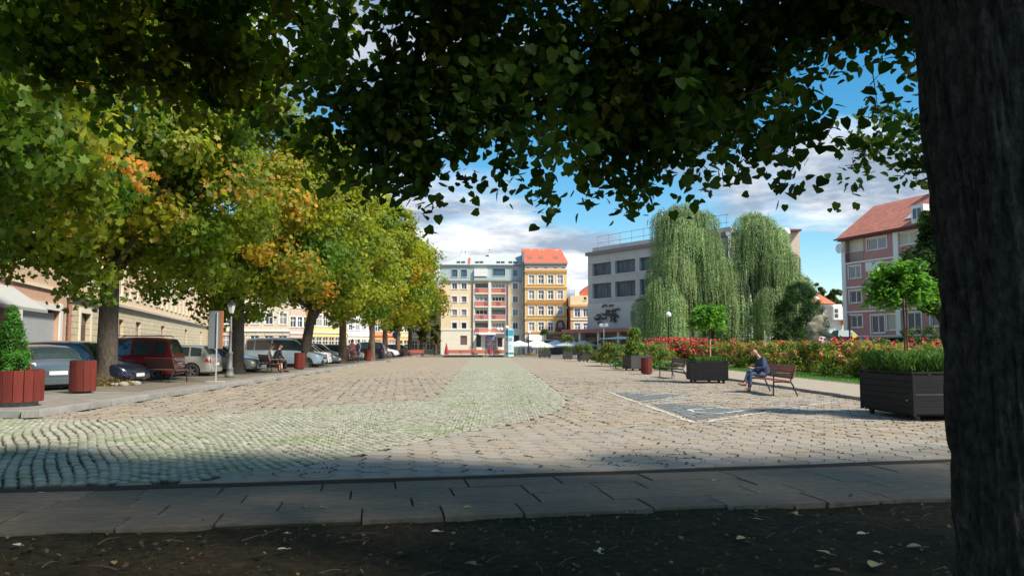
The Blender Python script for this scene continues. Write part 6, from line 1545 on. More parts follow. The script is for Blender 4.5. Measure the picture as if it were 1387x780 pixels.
# ---- roses and shrubs on the right
M_petal = mat('petal', (.6, .05, .05), .6, attr=True)
def rose(label, px, Y, h, r, seed, nfl, fcol, cols=((.10, .16, .025), (.16, .21, .035), (.24, .24, .05)), dens=1.0, z=.06, red_side=None):
    x = XA(px, Y)
    t = bushy('rose_bush', label, 'rose bush', x, Y, z, h, r, seed, int(85*dens), 95, .32, .115, list(cols)+[(.20, .15, .04)], lambda u: 1-.25*u*u, group='rose bushes in the bed along the right walk')
    rs = np.random.RandomState(seed+500); P = []; cc = []
    for k in range(nfl):
        a = rs.uniform(0, 2*PI); u = rs.uniform(.0, 1); q = r*rs.uniform(.6, 1.1)*(1 if u < .75 else rs.uniform(.2, 1)); c = np.array([q*math.cos(a), q*math.sin(a), h*(.35+.72*u)])
        col = np.array(fcol)*rs.uniform(.6, 1.3)
        for m in range(10):
            e = rs.normal(size=3); e /= np.linalg.norm(e); P.append(c+e*.045); cc.append(col)
    P = np.array(P); leaves('blooms', P, rs.normal(size=P.shape)+[0, 0, .3], rs.uniform(.07, .12, len(P))*(1.35 if nfl > 120 else 1.4), np.array(cc)*1.15, M_petal, t, KITE, KITE_F, kind='stuff')
RED = (.62, .045, .05); PINK = (.66, .10, .10); ORG = (.55, .15, .07); CRI = (.5, .02, .06)
pl_ = [(1325, 19.5, 1.15, 1.3, 34, PINK, 'rose bush with pink-red heads directly behind the largest planter, partly behind the trunk'), (1262, 22, 1.35, 1.5, 30, CRI, 'rose bush with big crimson heads over the right end of the largest planter'), (1205, 23.5, 1.25, 1.5, 22, ORG, 'sparse rose bush behind the left end of the largest planter'),
       (1165, 26.5, 1.25, 1.6, 34, ORG, 'orange-flowered rose bush just left of the largest planter'), (1118, 28.5, 1.3, 1.7, 60, (.55, .11, .07), 'rose bush with reddish cluster, below the stone sculpture'), (1072, 31, 1.25, 1.7, 40, ORG, 'orange-flowered rose bush behind the backrest of the man\'s bench'),
       (1034, 34, 1.3, 1.7, 24, ORG, 'pale green rose bush directly behind the seated man\'s head'), (1000, 37, 1.3, 1.8, 40, ORG, 'rose bush with few orange blooms left of the seated man'), (972, 40, 1.4, 1.7, 70, (.62, .10, .07), 'rose bush with red blooms behind the planter left of the man'),
       (940, 43, 1.5, 1.9, 330, PINK, 'rose bush densely covered in bright red, right half of the red mass'), (906, 46, 1.5, 2.0, 420, PINK, 'rose bush densely covered in bright red, left half of the red mass'),
       (1235, 29, 1.5, 1.8, 25, CRI, 'second-row rose bush behind the largest planter tree'), (1145, 34, 1.45, 1.9, 90, PINK, 'second-row rose bush with pink heads before the pink market tent'), (1090, 37, 1.4, 1.9, 60, ORG, 'second-row rose bush with orange tips before the dark conical bush'),
       (1045, 41, 1.4, 2.0, 50, ORG, 'second-row rose bush with orange tips behind the seated man'), (990, 46, 1.4, 2.0, 60, ORG, 'second-row rose bush between planter tree and seated man'), (1300, 27, 1.5, 2.0, 25, CRI, 'second-row rose bush hidden mostly by the thick trunk')]
for k, (px, Y, h, r, nf, fc, lab) in enumerate(pl_):
    Y = min(15.9*1050/(px-672), 60+k*.3)+(5 if 'second-row' in lab else 0); h *= 1.12; r *= 1.1
    if nf < 120: nf = int(nf*.9)
    h *= (1.1, .92, 1.02, .86, 1.06)[k % 5]; r *= (.95, 1.08, .9)[k % 3]
    rose(' '.join(lab.split()[:16]), px, Y+.0, h, r, 200+k, nf, fc)
for px, Y, h, r, lab in ((842, 53, 1.55, 1.9, 'rounded olive-green shrub left of the climbing plant'), (880, 52, 1.5, 1.8, 'rounded olive-green shrub right of the climbing plant'), (868, 60, 1.4, 2.2, 'olive-green shrub farther behind the climbing plant'), (825, 66, 1.0, 1.6, 'low fresh green shrub at the foot of the white lamp post')):
    bushy('garden_shrub', lab, 'shrub', XA(px, Y), Y, .06, h, r, int(300+px), 90, 80, .4, .14, [(.14, .17, .035), (.09, .14, .03), (.19, .19, .05)], lambda u: 1-.4*u*u, group='rounded shrubs at the far right beds')
for px, Y, lab in ((852, 49, 'low fresh green plants under the grey planter'), (815, 72, 'low green border plants by the walking person'), (893, 44, 'low green plants at the foot of the red roses')):
    bushy('border_plant', lab, 'plant', XA(px, Y), Y, .06, .45, 1.0, int(400+px), 40, 60, .2, .12, [(.07, .18, .03), (.10, .22, .04)], stem=False, group='low green border plants')

# ---- stone sculpture
Y = 50; x = XA(1112, Y); t = thing('stone_sculpture', 'weathered sandstone sculpture of a stooping cloaked figure behind the rose bed', 'sculpture', (x, Y, .06))
M_stone = mat('sandstone', (.42, .34, .22), .95, .3, 2.5, .7, 12, col2=(.22, .19, .14), bdist=.08)
def blob_mesh(name, balls, m, parent, vox=.07, smooth=True, disp=0):
    mbd = bpy.data.metaballs.new('mb'); mbd.resolution = vox; mbd.threshold = .6
    o = bpy.data.objects.new('mb_'+name, mbd); COL.objects.link(o)
    for (p, r, sc) in balls:
        e = mbd.elements.new(type='ELLIPSOID'); e.co = p; e.radius = r*1.6; e.size_x, e.size_y, e.size_z = sc
    bpy.context.view_layer.update(); dg = bpy.context.evaluated_depsgraph_get(); me = bpy.data.meshes.new_from_object(o.evaluated_get(dg)); bpy.data.objects.remove(o); bpy.data.metaballs.remove(mbd)
    me.materials.clear(); me.materials.append(m); me.polygons.foreach_set('use_smooth', [smooth]*len(me.polygons))
    if disp:
        for v_ in me.vertices: v_.co += v_.normal*disp*noise.noise(v_.co*2.3)
    r_ = bpy.data.objects.new(name, me); COL.objects.link(r_); r_.parent = parent; return r_
blob_mesh('carved_figure', [((-.45, 0, .5), .55, (.8, .7, 1)), ((-.5, 0, 1.2), .5, (.75, .7, 1)), ((-.5, 0, 1.9), .5, (.85, .7, 1)), ((-.45, 0, 2.5), .5, (.95, .7, .9)), ((-.1, 0, 3.0), .42, (1, .7, .8)), ((.22, 0, 3.2), .3, (1, .8, .6)), ((-.1, 0, 2.35), .42, (1, .7, .7)), ((.25, 0, 2.1), .3, (1.2, .6, .45)), ((.55, 0, 1.95), .24, (1.3, .6, .4)),
                            ((.35, -.05, 1.3), .3, (.9, .7, .9)), ((.25, 0, .8), .36, (1, .8, 1)), ((.6, 0, 1.5), .2, (.9, .7, .8)), ((.1, 0, .3), .5, (1.1, .8, .8)), ((.65, 0, .35), .35, (1.1, .8, .7)), ((.5, -.1, 2.6), .16, (1, 1, 1)), ((-.55, -.25, 2.2), .3, (.6, .5, 1.1)), ((.3, -.2, 1.75), .17, (1.4, .6, .5))], M_stone, t, .09, disp=.12)
q = MB(); q.cbox(-1.0, 1.1, -.7, .7, 0, .35, .06); q.build('plinth', M_stone, t)
# market tents and flag by the pink house
Y = 74
t = thing('market_tent', 'bright pink market tent under a grey roof beside the sculpture', 'tent', (XA(1142, Y), Y, .06)); wd_ = XA(1151, Y)-XA(1142, Y); zt_ = ZA(456, Y, 1142)
q = MB(); q.cbox(-wd_, wd_, -.8, .8, .0, zt_-.06, .02); q.build('side_cloth', mat('hot_pink', (.78, .04, .24), .7, .15, 2), t); q = MB(); q.hexa([(-wd_-.3, -1.1, zt_-.055), (wd_+.4, -1.1, zt_-.055), (wd_+.4, 1.1, zt_-.055), (-wd_-.3, 1.1, zt_-.055), (-wd_, -.6, zt_+.55), (wd_, -.6, zt_+.55), (wd_, .6, zt_+.55), (-wd_, .6, zt_+.55)]); q.build('roof', mat('tent_grey', (.28, .31, .31), .7), t)
t = thing('flag_banner', 'yellow banner left of the blue shop sign', 'banner', (XA(1157.5, 70), 70, .06)); q = MB(); q.tube([(-.22, 0, 0), (-.22, 0, 2.5)], .03, 6); q.build('pole', M_iron, t)
q = MB(); q.cbox(-.2, .2, -.012, .012, .4, 2.35, .004); q.build('cloth', mat('yellow_cloth', (.85, .55, .04), .7, .1, 3), t)

# ================================================================== PEOPLE
M_skin = mat('skin', (.55, .27, .19), .6, .08, 8)
def skin_body(name, chains, m, parent, sub=2):
    """chains: list of lists of (x,y,z,r); equal points are welded, so limbs grow from one surface"""
    vs = []; rad = []; es = []; key = {}
    for ch in chains:
        prev = None
        for (x, y, z, r) in ch:
            k = (round(x, 3), round(y, 3), round(z, 3))
            if k not in key: key[k] = len(vs); vs.append((x, y, z)); rad.append(r)
            i = key[k]
            if prev is not None and prev != i: es.append((prev, i))
            prev = i
    me = bpy.data.meshes.new(name); me.from_pydata(vs, es, []); o = bpy.data.objects.new('tmp', me); COL.objects.link(o)
    md = o.modifiers.new('s', 'SKIN'); 
    lay = me.skin_vertices[0].data if me.skin_vertices else None
    if lay is None:
        bpy.context.view_layer.update(); me = o.data
    for i, r in enumerate(rad):
        sv_ = me.skin_vertices[0].data[i]; sv_.radius = (r, r) if not hasattr(r, '__len__') else r; sv_.use_root = (i == 0)
    md.use_smooth_shade = True; s2 = o.modifiers.new('b', 'SUBSURF'); s2.levels = sub; s2.render_levels = sub
    bpy.context.view_layer.update(); dg = bpy.context.evaluated_depsgraph_get(); nm = bpy.data.meshes.new_from_object(o.evaluated_get(dg)); bpy.data.objects.remove(o)
    nm.materials.clear(); nm.materials.append(m); nm.polygons.foreach_set('use_smooth', [True]*len(nm.polygons))
    r_ = bpy.data.objects.new(name, nm); COL.objects.link(r_); r_.parent = parent; return r_
def add_skin_layer_ok():
    pass
def figure(t, J, top, legs_m, shoes_m, hair=None, hair_m=None, sc=1.0, top_fat=1.0, skirt=None, hands=True, bare_arms=False, hat=None):
    """J: joints dict; x forward. pelvis, waist, chest, neck, head, per side (l,r): sh, el, wr, hip, kn, an, toe; fingers dir"""
    V = lambda k: Vector(J[k])
    hd = V('head'); nk = V('neck'); fw = Vector(J.get('face', (1, 0, 0))).normalized(); upv = (hd-nk).normalized()
    side = upv.cross(fw).normalized()
    ch = []
    P = lambda v, r: (v.x, v.y, v.z, r)
    ch.append([P(V('pelvis'), .085), P(V('waist'), .09), P(V('chest'), .10), P(nk, .052), P(nk+(hd-nk)*.45, .05), P(hd-upv*.02, .080), P(hd+upv*.055-fw*.015, .088), P(hd+upv*.11-fw*.01, .06)])
    ch.append([P(hd-upv*.02, .080), P(hd-upv*.065+fw*.055, .042)])                    # jaw and chin
    ch.append([P(hd-upv*.02, .080), P(hd+fw*.088+upv*.0, .016), P(hd+fw*.112-upv*.022, .013)])   # nose
    for s_ in (1, -1): ch.append([P(hd-upv*.02, .080), P(hd+side*s_*.085-upv*.005, .018), P(hd+side*s_*.094+upv*.02, .012)])   # ears
    for s_ in 'lr':
        ch.append([P(V('chest'), .10), P(V('sh'+s_), .058), P(V('el'+s_), .040), P(V('wr'+s_), .026)])
        ch.append([P(V('pelvis'), .085), P(V('hip'+s_), .075), P(V('kn'+s_), .055), P(V('kn'+s_)*.55+V('an'+s_)*.45, .052), P(V('an'+s_), .036), P(V('toe'+s_), .026)])
        if hands:
            w = V('wr'+s_); d = (w-V('el'+s_)).normalized(); fd = Vector(J.get('fd'+s_, d)).normalized(); pal = w+fd*.075; ac = fd.cross(Vector(J.get('pn'+s_, (0, 0, 1)))).normalized(); curl = Vector(J.get('pn'+s_, (0, 0, 1)))*-1
            ch.append([P(w, .026), P(w+fd*.04, .030), P(pal, .028)])
            for k, (o_, L_) in enumerate(((-.030, .060), (-.010, .070), (.011, .066), (.030, .052))):
                b_ = pal+ac*o_; ch.append([P(pal, .028), P(b_+fd*.022, .0095), P(b_+fd*(.022+L_*.5)+curl*.010, .0088), P(b_+fd*(.022+L_*.8)+curl*.032, .0075)])
            th = w+fd*.035+ac*(-.028 if s_ == 'r' else .028); ch.append([P(w+fd*.04, .030), P(th+ac*(-.02 if s_ == 'r' else .02)+fd*.01, .011), P(th+ac*(-.034 if s_ == 'r' else .034)+fd*.045, .009)])
    body = skin_body('body', ch, M_skin, t)
    # clothing grown over the same joints
    f = top_fat
    c = [[P(V('pelvis')+Vector((-.01, 0, -.03)), .150*f), P(V('pelvis')+Vector((0, 0, .03)), .155*f), P(V('waist'), .138*f), P(V('chest'), .150*f), P(nk-upv*.03, .072)]]
    for s_ in 'lr': c.append([P(V('chest'), .150*f), P(V('sh'+s_), .078*f), P(V('el'+s_), .058*f), P(V('wr'+s_)*.95+V('el'+s_)*.05, .043)])
    skin_body('jacket' if top[1] else 'shirt', c, top[0], t)
    if skirt is None:
        c = [[P(V('pelvis')-Vector((0, 0, .02)), .125), P(V('pelvis')+(V('waist')-V('pelvis'))*.4, .12)]]
        for s_ in 'lr': c.append([P(V('pelvis')-Vector((0, 0, .02)), .125), P(V('hip'+s_), .103), P(V('hip'+s_)*.5+V('kn'+s_)*.5, .088), P(V('kn'+s_), .074), P(V('kn'+s_)*.5+V('an'+s_)*.5, .062), P(V('an'+s_)*.9+V('kn'+s_)*.1, .056)])
        skin_body('trousers', c, legs_m, t)
    else:
        skin_body('skirt', skirt, legs_m, t)
    for s_ in 'lr':
        a, b_ = V('an'+s_), V('toe'+s_); hl = a-(b_-a).normalized()*.05; dn = Vector((0, 0, -.02))
        skin_body('shoe', [[P(hl+dn*1.2, .042), P(a+dn, .052), P((a+b_)/2+dn*.3, .046), P(b_, .036)], [P(a+dn, .052), P(a+(V('kn'+s_)-a).normalized()*.07, .045)]], shoes_m, t)
    if hair: skin_body('hair', [[P(hd+upv*.03-fw*.06, .10*hair), P(hd+upv*.075-fw*.02, .122*hair), P(hd+upv*.10+fw*.03, .09*hair)], [P(hd+upv*.03-fw*.06, .10*hair), P(hd-upv*.05-fw*.07, .05*hair)]], hair_m, t)
    if hat:
        skin_body('hat', [[P(hd+upv*.03-fw*.03, .118), P(hd+upv*.09-fw*.01, .132), P(hd+upv*.135-fw*.01, .10)]], hat, t)
    return body
navy = mat('navy_wool', (.035, .055, .11), .85, .15, 10, .3, 90); jean = mat('denim', (.055, .085, .155), .9, .3, 9, .4, 120); shoe = mat('brown_leather', (.20, .075, .035), .45, .2, 10)
# the man on the bench; local x forward (turned to face the square)
dirn = Vector((math.cos(rzb), math.sin(rzb)))        # bench depth axis (towards its back)
along = Vector((-math.sin(rzb), math.cos(rzb)))      # towards the far end
mp = Vector((BX, BY))+along*.52+dirn*.02
t = thing('person', 'bald seated man in navy jacket and jeans looking down at something in his hands', 'person', (mp.x, mp.y, 0), rzb+PI+.10)
J = dict(pelvis=(-.04, 0, .55), waist=(-.02, 0, .70), chest=(.07, 0, .93), neck=(.17, 0, 1.11), head=(.27, 0, 1.20), face=(.62, .05, -.62),
         shl=(.07, .17, .98), ell=(.12, .26, .74), wrl=(.36, .10, .74), shr=(.07, -.17, .98), elr=(.12, -.26, .74), wrr=(.36, -.08, .75), fdl=(.9, -.3, .1), fdr=(.9, .3, .1), pnl=(0, 0, -1), pnr=(0, 0, -1),
         hipl=(.02, .09, .53), knl=(.46, .11, .58), anl=(.52, .12, .10), toel=(.70, .14, .045), hipr=(.02, -.09, .55), knr=(.44, -.06, .66), anr=(.66, .08, .26), toer=(.86, .12, .27))
# nearer leg carries the weight, the other is crossed over it
figure(t, J, (navy, True), jean, shoe, top_fat=1.16)
q = skin_body('shirt_collar', [[(.13, 0, 1.035, .078), (.165, 0, 1.075, .066)]], mat('pale_collar', (.42, .46, .50), .8), t)
ph = thing('phone', 'small dark phone held in the seated man\'s hands', 'phone', (mp.x, mp.y, 0), rzb+PI+.10); q = MB(); q.cbox(.44, .52, -.035, .045, .775, .786, .004); o_ = q.build('phone_body', M_iron, ph)
q = MB(); q.box(.45, .51, -.028, .038, .7865, .7875); q.build('phone_screen', mat('screen', (.35, .38, .4), .2), ph)
# couple on the left bench
x, y = G(362, 505, .12); ry = PI+.55; bd = Vector((math.cos(ry), math.sin(ry))); ba = Vector((-math.sin(ry), math.cos(ry))); fz = ry+PI
def seated(lean=0, spread=.12):
    return dict(pelvis=(-.02, 0, .56), waist=(-.01, 0, .72), chest=(.04+lean, 0, .95), neck=(.08+lean, 0, 1.15), head=(.13+lean*1.2, 0, 1.25), face=(.9, .1, -.2),
         shl=(.04+lean, .17, 1.0), ell=(.06+lean, .25, .76), wrl=(.28+lean, .16, .68), shr=(.04+lean, -.17, 1.0), elr=(.06+lean, -.25, .76), wrr=(.28+lean, -.14, .68),
         hipl=(.04, .09, .54), knl=(.46, spread, .55), anl=(.50, spread, .10), toel=(.66, spread+.02, .04), hipr=(.04, -.09, .54), knr=(.46, -spread, .55), anr=(.46, -spread, .10), toer=(.64, -spread, .04), pnl=(0, 0, 1), pnr=(0, 0, 1))
wp = Vector((x, y+.5))-ba*.22
beige = mat('beige_cloth', (.62, .42, .28), .9, .15, 8, .4, 30)
t = thing('person', 'seated woman in a white top, long beige skirt and dark red headscarf', 'person', (wp.x, wp.y, .12), fz)
figure(t, seated(.02), (mat('white_cotton', (.70, .68, .66), .85, .1, 8), False), beige, shoe, hat=mat('maroon_felt', (.26, .02, .04), .8),
       skirt=[[(-.02, 0, .56, .15), (.20, 0, .56, .17), (.42, 0, .52, .19), (.55, 0, .32, .18), (.62, 0, .12, .20)], [(-.02, 0, .56, .15), (-.01, 0, .70, .12)]])
blackc = mat('black_cloth', (.018, .016, .02), .85, .2, 8)
t = thing('person', 'seated man in black clothes and black cap beside the woman in the beige skirt', 'person', ((Vector((x, y+.5))+ba*.46).x+.12, (Vector((x, y+.5))+ba*.46).y, .12), fz+.2)
figure(t, seated(.10), (blackc, True), blackc, mat('black_shoe', (.015, .015, .015), .4), hat=mat('black_cap', (.02, .012, .015), .8))
def standing(walk=0.0):
    return dict(pelvis=(0, 0, .95), waist=(0, 0, 1.10), chest=(.02, 0, 1.33), neck=(.03, 0, 1.51), head=(.05, 0, 1.63), face=(1, 0, -.1), shl=(.02, .18, 1.40), ell=(-.04-walk*.5, .24, 1.12), wrl=(.08-walk, .24, .90), shr=(.02, -.18, 1.40), elr=(.04+walk*.3, -.24, 1.12), wrr=(.14+walk*.5, -.22, .92),
         hipl=(0, .09, .92), knl=(.05+walk, .10, .50), anl=(.0+walk*.9, .10, .08), toel=(.17+walk*.9, .12, .03), hipr=(0, -.09, .92), knr=(.03-walk*.3, -.10, .50), anr=(-.02-walk*1.4, -.10, .10+walk*.15), toer=(.15-walk*1.4, -.12, .03+walk*.05), fdl=(.1, 0, -1), fdr=(.1, 0, -1), pnl=(0, 1, 0), pnr=(0, -1, 0))
dk = mat('dark_trousers', (.05, .05, .06), .9, .15, 8); hm = mat('dark_hair', (.05, .035, .025), .7)
def stand(label, px, py, z, rz, top, leg, hair=1.0, hm_=None, walk=0.0, maxy=200, hat=None):
    x, y = G(px, py, z); t = thing('person', label, 'person', (x, y, z), rz); figure(t, standing(walk), (top, True), leg, mat('black_shoe', (.015, .015, .015), .4), hair=hair, hair_m=hm_ or hm, sc=1, hat=hat); return t
stand('standing person in faded red top behind the bench near the fourth trunk', 477, 489, .12, -.6, mat('faded_red', (.42, .10, .10), .85, .1, 8), dk)
stand('standing person in grey-blue top, right one of the pair behind the far bench', 486, 489.3, .12, -2.6, mat('grey_blue', (.16, .18, .26), .85, .1, 8), dk)
stand('person in pale jacket and dark trousers walking away on the right walk', 812, 484.6, .07, 1.8, mat('pale_jacket', (.62, .58, .54), .85, .08, 8), dk, walk=.12)
stand('person in grey jacket standing just right of the white lamp post', 824, 481.5, .07, -1.3, mat('grey_jacket', (.30, .31, .30), .85, .1, 8), dk)
x, y = G(551, 483.5, .12)
bench('far dark bench with a seated person, by the seventh trunk', x-.2, y+.3, .12, PI+.4, 1.7, M_benchd)
t = thing('person', 'distant seated person in dark clothes near the seventh trunk', 'person', (x-.2, y+.3, .12), .4); figure(t, seated(.05), (dk, True), dk, shoe, hair=1.0, hair_m=hm)
# ================================================================== CARS
M_tyre = mat('tyre', (.02, .02, .02), .85, .2, 20); M_rim = mat('alloy', (.42, .43, .45), .3, metal=.8)
M_carglass = mat('car_glass', (.03, .045, .05), .06, spec=1.0, coat=.5); M_plast = mat('black_plastic', (.025, .025, .028), .6)
M_headl = mat('headlight_glass', (.62, .65, .68), .12, spec=.9); M_taill = mat('tail_red', (.40, .015, .015), .2, spec=.8); M_plate = mat('plate_white', (.75, .75, .72), .5)
def paintm(name, c, metal=.35): return mat('paint_'+name, c, .28, .05, 6, metal=metal, coat=1.0)
def make_car(label, x, y, z, rz, paint, L=4.2, W=1.76, H=1.46, kind='hatch', rails=False, group='parked cars along the tree row', plate_text=False, wheels=True):
    """local: nose to +x"""
    t = thing('parked_car', label, 'car', (x, y, z), rz, group)
    hb = {'hatch': .90, 'sedan': .88, 'wagon': .98, 'suv': 1.02, 'van': 1.05}[kind]; zb = .22 if kind in ('hatch', 'sedan') else .27
    w = W/2; x0, x1 = -L/2, L/2
    # stations: x, half width, bottom z, belt z, top z, roof half width
    rear_top, rear_base = {'hatch': (x0+.42, x0+.08), 'sedan': (x0+1.25, x0+.72), 'wagon': (x0+.28, x0+.05), 'suv': (x0+.30, x0+.05), 'van': (x0+.22, x0+.04)}[kind]
    ws_base, ws_top = {'hatch': (x1-.95, x1-1.75), 'sedan': (x1-1.12, x1-1.90), 'wagon': (x1-.98, x1-1.72), 'suv': (x1-1.05, x1-1.70), 'van': (x1-.75, x1-1.55)}[kind]
    hood0 = hb-.02; deck = hb+.03
    rw = w*.74
    st = []
    def S_(x, wf, b_, be, tp, rwf): st.append((x, w*wf, b_, be, tp, rwf))
    S_(x0, .80, zb+.16, hb-.22, hb-.14, w*.72)
    S_(x0+.03, .88, zb+.06, hb-.10, hb-.03, w*.80)
    if kind == 'sedan':
        S_(x0+.10, .93, zb+.02, hb-.03, deck, w*.80); S_(rear_base, .97, zb, hb, deck+.02, w*.80); S_(rear_top, .99, zb, hb, H-.07, rw)
    else:
        S_(rear_base, .93, zb+.02, hb-.02, hb+.03, w*.84); S_((rear_base*.45+rear_top*.55), .96, zb, hb, hb+(H-hb)*.62, w*.78); S_(rear_top, .98, zb, hb, H-.08, rw)
    S_(rear_top+.35, .99, zb, hb, H-.03, rw); S_((rear_top+ws_top)/2, 1.0, zb, hb-.01, H, rw*1.01); S_(ws_top+.0-.30, 1.0, zb, hb-.02, H-.015, rw); S_(ws_top, 1.0, zb, hb-.03, H-.06, rw*.98)
    S_((ws_top*.45+ws_base*.55), .99, zb, hb-.05, hood0+(H-hood0)*.42, w*.80); S_(ws_base, .985, zb, hb-.07, hood0, w*.84)
    S_(x1-.62, .97, zb, hb-.11, hood0-.05, w*.82); S_(x1-.30, .92, zb, hb-.19, hood0-.13, w*.76); S_(x1-.10, .84, zb+.02, hb-.30, hood0-.22, w*.66); S_(x1-.01, .72, zb+.08, hb-.40, hood0-.34, w*.55); S_(x1, .66, zb+.14, hb-.44, hood0-.40, w*.5)
    def section(s_):
        X_, hw, b_, be, tp, rwf = s_
        m1 = (b_+be)/2
        return [(X_, 0, b_), (X_, hw*.86, b_), (X_, hw*.985, b_+.06), (X_, hw*1.0, m1), (X_, hw*.975, be-.06), (X_, hw*.93, be), (X_, rwf+.02, tp-.05 if tp > be+.12 else max(be+.01, tp-.02)), (X_, rwf*.86, tp-.008), (X_, rwf*.45, tp+.012), (X_, 0, tp+.018)]
    rows_ = [section(s_) for s_ in st]; nr = len(rows_[0])
    vs = []; fs = []
    full = []
    for r in rows_:
        full.append(r+[(p[0], -p[1], p[2]) for p in r[-2:0:-1]])
    n = len(full[0])
    for r in full: vs += r
    for i in range(len(full)-1):
        for k in range(n): fs.append((i*n+k, (i+1)*n+k, (i+1)*n+(k+1) % n, i*n+(k+1) % n))
    fs.append(tuple(range(n))); fs.append(tuple((len(full)-1)*n+k for k in range(n-1, -1, -1)))
    q = MB(); q.add(vs, fs)
    me = q.mesh('body', [paint, M_plast], True); o = bpy.data.objects.new('body', me); COL.objects.link(o)
    # wheel arches
    wr = .315 if kind in ('hatch', 'sedan') else .335; wx = (x0+.80, x1-.86)
    c = MB()
    for xx in wx:
        for s_ in (-1, 1):
            ys = sorted((s_*(w-.26), s_*(w+.1))); rr = wr+.055; nn = 24
            c.add([(xx+rr*math.cos(2*PI*k/nn), ys[0], wr+rr*math.sin(2*PI*k/nn)) for k in range(nn)]+[(xx+rr*math.cos(2*PI*k/nn), ys[1], wr+rr*math.sin(2*PI*k/nn)) for k in range(nn)],
                  [tuple(range(nn)), tuple(range(2*nn-1, nn-1, -1))]+[(k, nn+k, nn+(k+1) % nn, (k+1) % nn) for k in range(nn)])
    cm = bpy.data.objects.new('cut', c.mesh('cut', M_plast)); COL.objects.link(cm)
    for oo in (o, cm):
        bm = bmesh.new(); bm.from_mesh(oo.data); bmesh.ops.recalc_face_normals(bm, faces=bm.faces); bm.to_mesh(oo.data); bm.free()
    md = o.modifiers.new('b', 'BOOLEAN'); md.object = cm; md.operation = 'DIFFERENCE'; md.solver = 'EXACT'; md.material_mode = 'TRANSFER'
    bpy.context.view_layer.update(); dg = bpy.context.evaluated_depsgraph_get(); nm = bpy.data.meshes.new_from_object(o.evaluated_get(dg))
    bpy.data.objects.remove(o); bpy.data.objects.remove(cm)
    b = bpy.data.objects.new('body', nm); COL.objects.link(b); b.parent = t
    try: nm.set_sharp_from_angle(angle=math.radians(38))
    except Exception: pass
    # glass: patches lifted off the loft
    def R(i, k, sgn=1): p = rows_[i][k]; return Vector((p[0], p[1]*sgn, p[2]))
    idx = {s_[0]: i for i, s_ in enumerate(st)}
    def lerp_row(i0, f, k, sgn): 
        i = int(i0+f) if f < 1 or i0+1 < len(st)-1 else i0
        return R(i0, k, sgn).lerp(R(i0+1, k, sgn), f)
    def patch(nm_, pts, m=M_carglass, parent=None, lift=.008):
        """pts: grid rows of points"""
        q = MB(); R_ = len(pts); C_ = len(pts[0]); vv = []
        for i in range(R_):
            for j in range(C_):
                p = pts[i][j]; a = pts[min(i+1, R_-1)][j]-pts[max(i-1, 0)][j]; d = pts[i][min(j+1, C_-1)]-pts[i][max(j-1, 0)]; nn_ = a.cross(d).normalized()
                ctr = Vector((0, 0, .8))
                if nn_.dot(p-ctr) < 0: nn_ = -nn_
                vv.append(p+nn_*lift)
        q.add(vv, [(i*C_+j, i*C_+j+1, (i+1)*C_+j+1, (i+1)*C_+j) for i in range(R_-1) for j in range(C_-1)])
        return q.build(nm_, m, parent or t, smooth=True)
    def rowat(X_):
        for i in range(len(st)-1):
            if st[i][0] <= X_ <= st[i+1][0] and st[i+1][0] > st[i][0]: return i, (X_-st[i][0])/(st[i+1][0]-st[i][0])
        return len(st)-2, 1
    def surf(X_, u, sgn):      # u 0 belt .. 1 roof edge
        i, f = rowat(X_); a = lerp_row(i, f, 5, sgn); b_ = lerp_row(i, f, 6, sgn); return a.lerp(b_, u)
    # side windows
    xb0 = rear_top-.12 if kind != 'sedan' else rear_top-.30; xf1 = ws_base-.10
    bp_ = (rear_top+ws_top)/2+.05
    segs = [(bp_+.05, ws_top+.42), (rear_top+.52 if kind != 'sedan' else rear_top+.10, bp_-.05)]
    if kind != 'sedan': segs.append((rear_top+.02, rear_top+.46))
    for sgn in (-1, 1):
        for (a, b_) in segs:
            pts = []
            for q_ in range(7):
                X_ = a+(b_-a)*q_/6; i, f = rowat(X_); topz = lerp_row(i, f, 6, sgn).z; bz = lerp_row(i, f, 5, sgn).z
                if topz-bz < .06: break
                pts.append([surf(X_, u, sgn) for u in (.10, .5, .90)])
            if len(pts) > 2: patch('side_window', pts)
        i_m = rowat(ws_top+.45)
        p = surf(ws_top+.50, .05, sgn); q = MB(); q.ball((p.x-.0, p.y+sgn*.10, p.z+.07), .085, 8, .75); q.tube([(p.x, p.y-.01*sgn, p.z), (p.x, p.y+sgn*.08, p.z+.05)], .02, 5); q.build('wing_mirror', paint if kind != 'van' else M_plast, t, smooth=True)
    def band(X0, X1, n_, ks=(6, 7, 8, 9), inset=.06):
        pts = []
        for q_ in range(n_+1):
            X_ = X0+(X1-X0)*q_/n_; i, f = rowat(X_)
            half = [lerp_row(i, f, k, 1) for k in ks]; half[0] = half[0].lerp(half[1], .25)
            pts.append([*half, *[Vector((p.x, -p.y, p.z)) for p in half[-2::-1]]])
        return pts
    patch('windscreen', band(ws_top+.06, ws_base-.06, 5))
    patch('rear_window', band(rear_base+.05, rear_top-.05, 4) if kind == 'sedan' else band(rear_base+(.03 if kind != 'hatch' else .05), rear_top-.03, 4))
